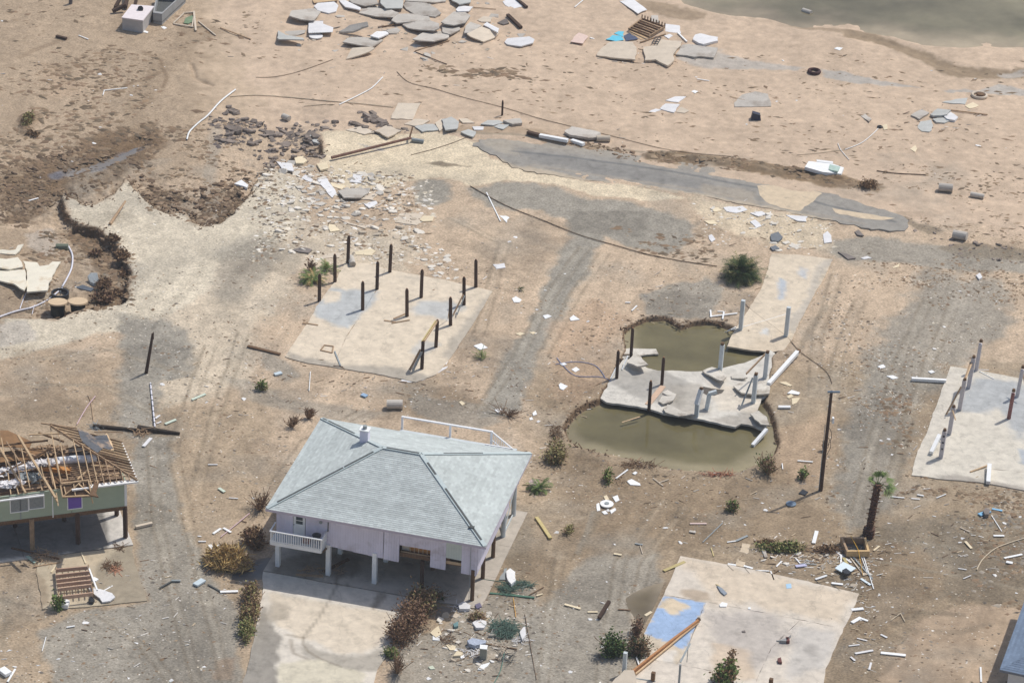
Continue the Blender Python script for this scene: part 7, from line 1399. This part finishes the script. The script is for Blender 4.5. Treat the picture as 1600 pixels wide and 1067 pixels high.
WS = [("ground behind the lilac house",[(440,570),(870,570),(870,660),(560,650),(440,640)],60),("ground left of the lilac house",[(250,560),(400,560),(440,740),(330,860),(260,850)],45),("earth right of the lilac house",[(850,740),(1290,760),(1290,840),(1050,860),(850,940)],60),
      ("the gravel at the lower left",[(0,960),(370,900),(370,1067),(0,1067)],70),("the gravel at the bottom centre",[(690,950),(960,900),(960,1067),(640,1067)],80),("ground round the palm heap",[(1180,850),(1400,850),(1400,960),(1350,1000),(1330,920),(1200,890)],90),
      ("the right hand gravel tracks",[(1300,430),(1600,430),(1600,560),(1480,560),(1420,720),(1290,820)],70),("the dark gravel at the lower right",[(1380,800),(1600,790),(1600,940),(1400,940)],60),("the central grey track",[(760,330),(1080,420),(960,480),(860,640),(740,560)],40),("the muddy stream at the upper left",[(150,130),(300,90),(240,230),(60,280)],40),("the open upper beach",[(850,10),(1600,130),(1600,330),(900,190)],50),("the left beach",[(0,20),(300,60),(200,200),(0,240)],30)]
sm = variants("scrap_chip", 7, mat("white_scrap", rgb(228,226,222), var=.04, rand=.08), "", "", "", (.06,.2), (3,6), 8)
for i, (wh, poly, n) in enumerate(WS): strew(sm, "scrap_chip", "white scrap on " + wh, "scrap", "white scraps on " + wh, poly, int(n * .41), .09, .34, 40 + i, .2, 2.4)

for x, y, rx, ry, n in ((176,376,.9,.8,420),(190,400,.8,1.2,480),(196,430,.7,1.3,420),(180,462,.9,.8,380),(150,400,.9,.7,260)):
    shrub(x, y, rx, ry, .4, n, LB, ["brown root mass high on the muddy bank","brown root mass under the pale sand rim","brown root mass below the bank's bulge","brown root mass at the bank's lower corner","thin brown root mass in the washed out hollow"][(176,190,196,180,150).index(x)], LR, ls=.2, cat="roots", name="root_mass", stems=14)
strew(vw, "rubbish_piece", "white piece of rubbish by the house corner", "rubbish", "white rubbish by the lilac house's front right corner", [(690,940),(750,930),(815,960),(830,1020),(760,1050),(680,1050)], 44, .12, .5, 61, .3, 2)
strew(vt, "rubbish_piece", "tan piece of rubbish by the house corner", "rubbish", "tan rubbish by the lilac house's front right corner", [(690,940),(750,930),(815,960),(830,1020),(760,1050),(680,1050)], 26, .12, .45, 62, .3, 2)
strew(vw, "rubbish_piece", "white piece of rubbish by the crate", "rubbish", "white rubbish round the crate and palm", [(1180,850),(1290,845),(1370,870),(1370,925),(1330,930),(1230,900),(1190,885)], 60, .1, .42, 63, .3, 2)
strew(vt, "rubbish_piece", "grey tan piece of rubbish by the crate", "rubbish", "tan rubbish round the crate and palm", [(1180,850),(1290,845),(1370,870),(1370,925),(1330,930),(1230,900),(1190,885)], 34, .1, .4, 64, .3, 2)
# fine scatter (uncountable): clods, seaweed flecks and shell grit
vs4 = variants("slab_shard", 8, MATS["grey_slab_concrete"], "", "", "", (.08,.25), (3,5), 17)
strew(vs4, "slab_shard", "grey shard among the beach slabs", "rubble", "angular shards between the big beach slabs", [(440,30),(560,0),(790,0),(830,60),(700,95),(520,95),(430,70)], 60, .2, .9, 71, .2, 2)
strew(vs4, "slab_shard", "grey shard by the road pad", "rubble", "angular shards left of the road pad", [(440,250),(520,262),(620,280),(640,330),(560,350),(450,330)], 60, .2, .8, 72, .2, 2)
strew(vw, "pale_shard", "pale shard by the road pad", "rubble", "pale shards left of the road pad", [(440,245),(520,262),(600,280),(600,330),(520,345),(450,330)], 60, .25, .8, 73, .25, 1.8)
def grit(name, specs, m, seed, flat=.5):
    rs = np.random.RandomState(seed); V = []; F = []; Cc = []; base = 0
    tv = np.array([[1,0,0],[0,1,0],[-1,0,0],[0,-1,0],[0,0,1]], float); tf = np.array([[0,1,4],[1,2,4],[2,3,4],[3,0,4]])
    for poly, n, s0, s1, el_, cols in specs:
        P = np.array(poly, float); x = rs.uniform(P[:,0].min(), P[:,0].max(), n * 2); y = rs.uniform(P[:,1].min(), P[:,1].max(), n * 2)
        ins = sdf(x, y, poly, 5) > rs.uniform(-3, 12, n * 2) ; x = x[ins][:n]; y = y[ins][:n]; k = len(x)
        if not k: continue
        # clumping
        w0 = np.array([G(a, b) for a, b in zip(x, y)]); keep = fbm(w0[:,0] * .5, w0[:,1] * .5, 3) + fbm(w0[:,0] * .12 + 60, w0[:,1] * .2, 3) * 1.1 + rs.uniform(-.16, .16, k) > -.02; w0 = w0[keep]; k = len(w0)
        i = np.clip(np.searchsorted(xs, w0[:,0]) - 1, 0, nx - 1); j = np.clip(np.searchsorted(ys, w0[:,1]) - 1, 0, ny - 1); z = Z2[j, i]
        s = s0 + (s1 - s0) * rs.rand(k) ** 2.2; a = rs.normal(0, .5, k); t = tv[None] * (1 + rs.uniform(-.35, .35, (k, 5, 3)))
        X = t[:,:,0] * (s * el_ * rs.uniform(.6, 1.3, k))[:,None]; Y = t[:,:,1] * s[:,None]; Zt = t[:,:,2] * (s * flat)[:,None]
        ca_, sa_ = np.cos(a)[:,None], np.sin(a)[:,None]
        v = np.stack([w0[:,0,None] + X * ca_ - Y * sa_, w0[:,1,None] + X * sa_ + Y * ca_, z[:,None] + Zt - .01], 2)
        V.append(v.reshape(-1, 3)); F.append((tf[None] + (base + np.arange(k) * 5)[:,None,None]).reshape(-1, 3)); base += k * 5
        c = np.array(cols, float)[rs.randint(0, len(cols), k)] * rs.uniform(.75, 1.2, (k, 1)); Cc.append(np.repeat(c, 5, 0))
    V = np.concatenate(V); F = np.concatenate(F).astype(np.int32); Cc = np.concatenate(Cc)
    me = bpy.data.meshes.new(name); me.vertices.add(len(V)); me.vertices.foreach_set("co", V.astype(np.float32).ravel()); me.loops.add(F.size); me.loops.foreach_set("vertex_index", F.ravel())
    me.polygons.add(len(F)); me.polygons.foreach_set("loop_start", np.arange(len(F), dtype=np.int32) * 3); me.update(calc_edges=True)
    ca = me.color_attributes.new("Col", 'FLOAT_COLOR', 'POINT'); ca.data.foreach_set("color", np.concatenate([Cc, np.ones((len(Cc), 1))], 1).astype(np.float32).ravel())
    me.materials.append(m); o = bpy.data.objects.new(name, me); COL.objects.link(o); o["kind"] = "stuff"; return o
gmat = mat("loose_grit", (1, 1, 1), attr=True, var=.1, world=True)
DK = [rgb(124,106,84), rgb(140,118,94), rgb(112,98,80), rgb(150,130,106), rgb(134,112,90)]; WT_ = [rgb(214,204,186), rgb(200,188,166), rgb(228,222,212)]; GR = [rgb(132,124,112), rgb(118,110,100), rgb(152,142,128)]
allmid = [(-20,420),(420,400),(700,400),(1600,440),(1650,1090),(-50,1090)]
grit("seaweed_flecks", [([(-30,-20),(420,-20),(420,200),(200,260),(-30,300)],2000,.05,.3,2.2,DK),([(60,100),(330,40),(300,230),(60,330),(-30,340),(-30,250)],2200,.06,.36,1.8,DK),([(400,80),(1650,80),(1650,400),(1000,240),(640,190),(400,180)],2300,.04,.24,2.3,DK),
   ([(200,200),(400,180),(400,300),(330,355),(230,330)],2000,.06,.3,1.5,DK),([(120,340),(215,400),(208,480),(60,500),(0,480),(60,350)],1800,.08,.36,1.5,DK),([(1400,250),(1650,280),(1650,400),(1480,370),(1330,300)],900,.05,.22,1.9,DK),
   ([(640,100),(820,110),(830,130),(740,125),(650,105)],300,.1,.4,2.5,DK),([(960,350),(1120,370),(1120,420),(980,400)],260,.08,.3,2.0,DK),([(1000,236),(1150,245),(1340,278),(1330,298),(1150,268),(1005,254)],1500,.08,.34,1.6,DK),([(820,204),(900,216),(1000,240),(1000,256),(900,232)],700,.08,.3,1.6,DK)], gmat, 5, .45)
grit("dark_stone_bits", [([(-20,260),(60,235),(130,215),(235,195),(265,215),(230,250),(150,290),(90,305),(40,350),(-20,350)],3200,.06,.3,1.5,[rgb(112,94,74), rgb(126,106,84), rgb(98,82,66)]),([(205,285),(245,325),(290,325),(318,352),(362,335),(395,300),(370,280),(300,300),(240,275)],1600,.06,.26,1.4,[rgb(112,94,74), rgb(98,82,66)]),([(315,170),(360,166),(440,195),(505,203),(600,188),(640,205),(505,215),(495,250),(440,262),(395,240),(340,232)],2600,.08,.34,1.4,[rgb(112,102,94), rgb(128,116,106), rgb(98,90,86)])], gmat, 15, .6)
grit("soil_clods", [(allmid,17000,.05,.16,1.3,DK + GR),([(1330,380),(1620,390),(1620,470),(1440,500),(1350,430)],1500,.06,.2,1.4,DK),([(1370,620),(1430,620),(1420,780),(1370,780)],420,.1,.32,1.3,DK),([(1500,780),(1620,780),(1620,980),(1520,940)],900,.08,.3,1.3,GR + DK),
   ([(1390,740),(1620,770),(1620,800),(1400,770)],500,.08,.3,1.4,DK),([(390,250),(650,270),(680,400),(390,410)],2200,.06,.24,1.4,DK + GR),([(860,490),(1240,490),(1250,760),(860,740)],900,.06,.22,1.4,DK),([(1300,430),(1480,470),(1400,720),(1290,820),(1230,700)],1800,.05,.2,1.3,GR + DK)], gmat, 6, .55)
grit("shell_grit", [(allmid,20000,.03,.10,1.2,WT_),([(100,300),(420,262),(480,320),(330,460),(220,520),(-20,540),(60,495),(200,460),(200,390)],4200,.03,.09,1.3,WT_ + GR),([(390,250),(680,280),(700,420),(390,410)],3000,.05,.24,1.5,WT_),([(1080,310),(1310,350),(1300,400),(1090,380)],900,.05,.18,1.3,WT_),([(1290,420),(1600,440),(1420,740),(1290,820)],2600,.04,.12,1.2,WT_)], gmat, 7, .3)
spl = MB(); r = random.Random(31); cl = [(rgb(222,216,206)), rgb(196,176,146), rgb(150,124,98), rgb(176,170,160), rgb(110,92,76)]
for (x0, y0, sx, sy, n) in ((600,600,170,40,110),(330,640,90,110,60),(870,640,90,120,60),(1280,872,90,22,260),(1335,890,35,30,120),(1345,960,20,60,60),(1260,960,110,60,60),(745,1000,60,50,220),(795,920,25,25,60),(1090,760,160,50,70),(1420,800,160,90,110),(1520,860,80,50,80),(250,960,120,60,90),(1110,620,110,50,60),(1380,640,80,90,60),(560,330,90,50,140),(1200,350,90,30,70),(1500,640,80,80,30),(60,450,60,40,70),(180,900,60,30,50),(1050,470,90,40,50),(700,460,90,70,40),(600,70,180,40,60),(1010,90,80,20,50),(1480,185,60,15,40),(900,215,80,8,30)):
    for _ in range(n):
        p = GH(x0 + r.gauss(0, sx * .6), y0 + r.gauss(0, sy * .6), .03); L = .12 + .7 * r.random() ** 2.5; a = r.uniform(-.7, 1.2); d = np.array([math.cos(a) * L, math.sin(a) * L, r.gauss(0, .06)])
        if any(abs(px_of(*p)[0] - c[0]) < 90 and abs(px_of(*p)[1] - c[1]) < 40 for c in ((1190,960),)): continue
        spl.beam(p, p + d, r.uniform(.03, .09), .03, cl[r.randrange(5)])
spl.build("splinter_litter", mat("mixed_splinters", (1, 1, 1), attr=True, var=.1), kind="stuff", origin=(0,0,0))
# roots and clods crumbling round the pond rims
rimp = MB(); r = random.Random(9)
for poly, n, w_ in ((POND, 420, 3), (LOWL[6:-3], 900, 6)):
    for _ in range(n):
        k = r.randrange(len(poly) - (0 if poly is POND else 1)); a, b = poly[k], poly[(k + 1) % len(poly)]; t = r.random(); x = a[0] + (b[0] - a[0]) * t + r.gauss(0, w_); y = a[1] + (b[1] - a[1]) * t + r.gauss(0, w_ * .4)
        if poly is POND and (1135 < x < 1235 and 500 < y < 560 or 940 < x < 1200 and 590 < y < 668): continue
        p = GH(x, y, -.05); d = np.array([r.gauss(0, .22), r.gauss(0, .15), r.gauss(0, .12)]); rimp.beam(p, p + d, r.uniform(.04, .12), r.uniform(.03, .09))
rimp.build("crumbled_bank", mat("dark_root_soil", rgb(112,90,70), var=.3, sc=4), kind="stuff", origin=(0,0,0))

# ---------------------------------------------------------------- thin summer haze between the aircraft and the ground
hm = bpy.data.materials.new("haze_air"); hm.use_nodes = True; t = hm.node_tree
for n_ in list(t.nodes):
    if n_.type == 'BSDF_PRINCIPLED': t.nodes.remove(n_)
pv = t.nodes.new("ShaderNodeVolumePrincipled"); pv.inputs["Color"].default_value = (.93, .95, 1, 1); pv.inputs["Density"].default_value = .00018; pv.inputs["Anisotropy"].default_value = .1
out = [n_ for n_ in t.nodes if n_.type == 'OUTPUT_MATERIAL'][0]; t.links.new(pv.outputs[0], out.inputs["Volume"])
MB().prism([(-1500,-1500,146),(1500,-1500,146),(1500,1500,146),(-1500,1500,146)], 151).build("haze", hm, kind="stuff", origin=(0,0,0))
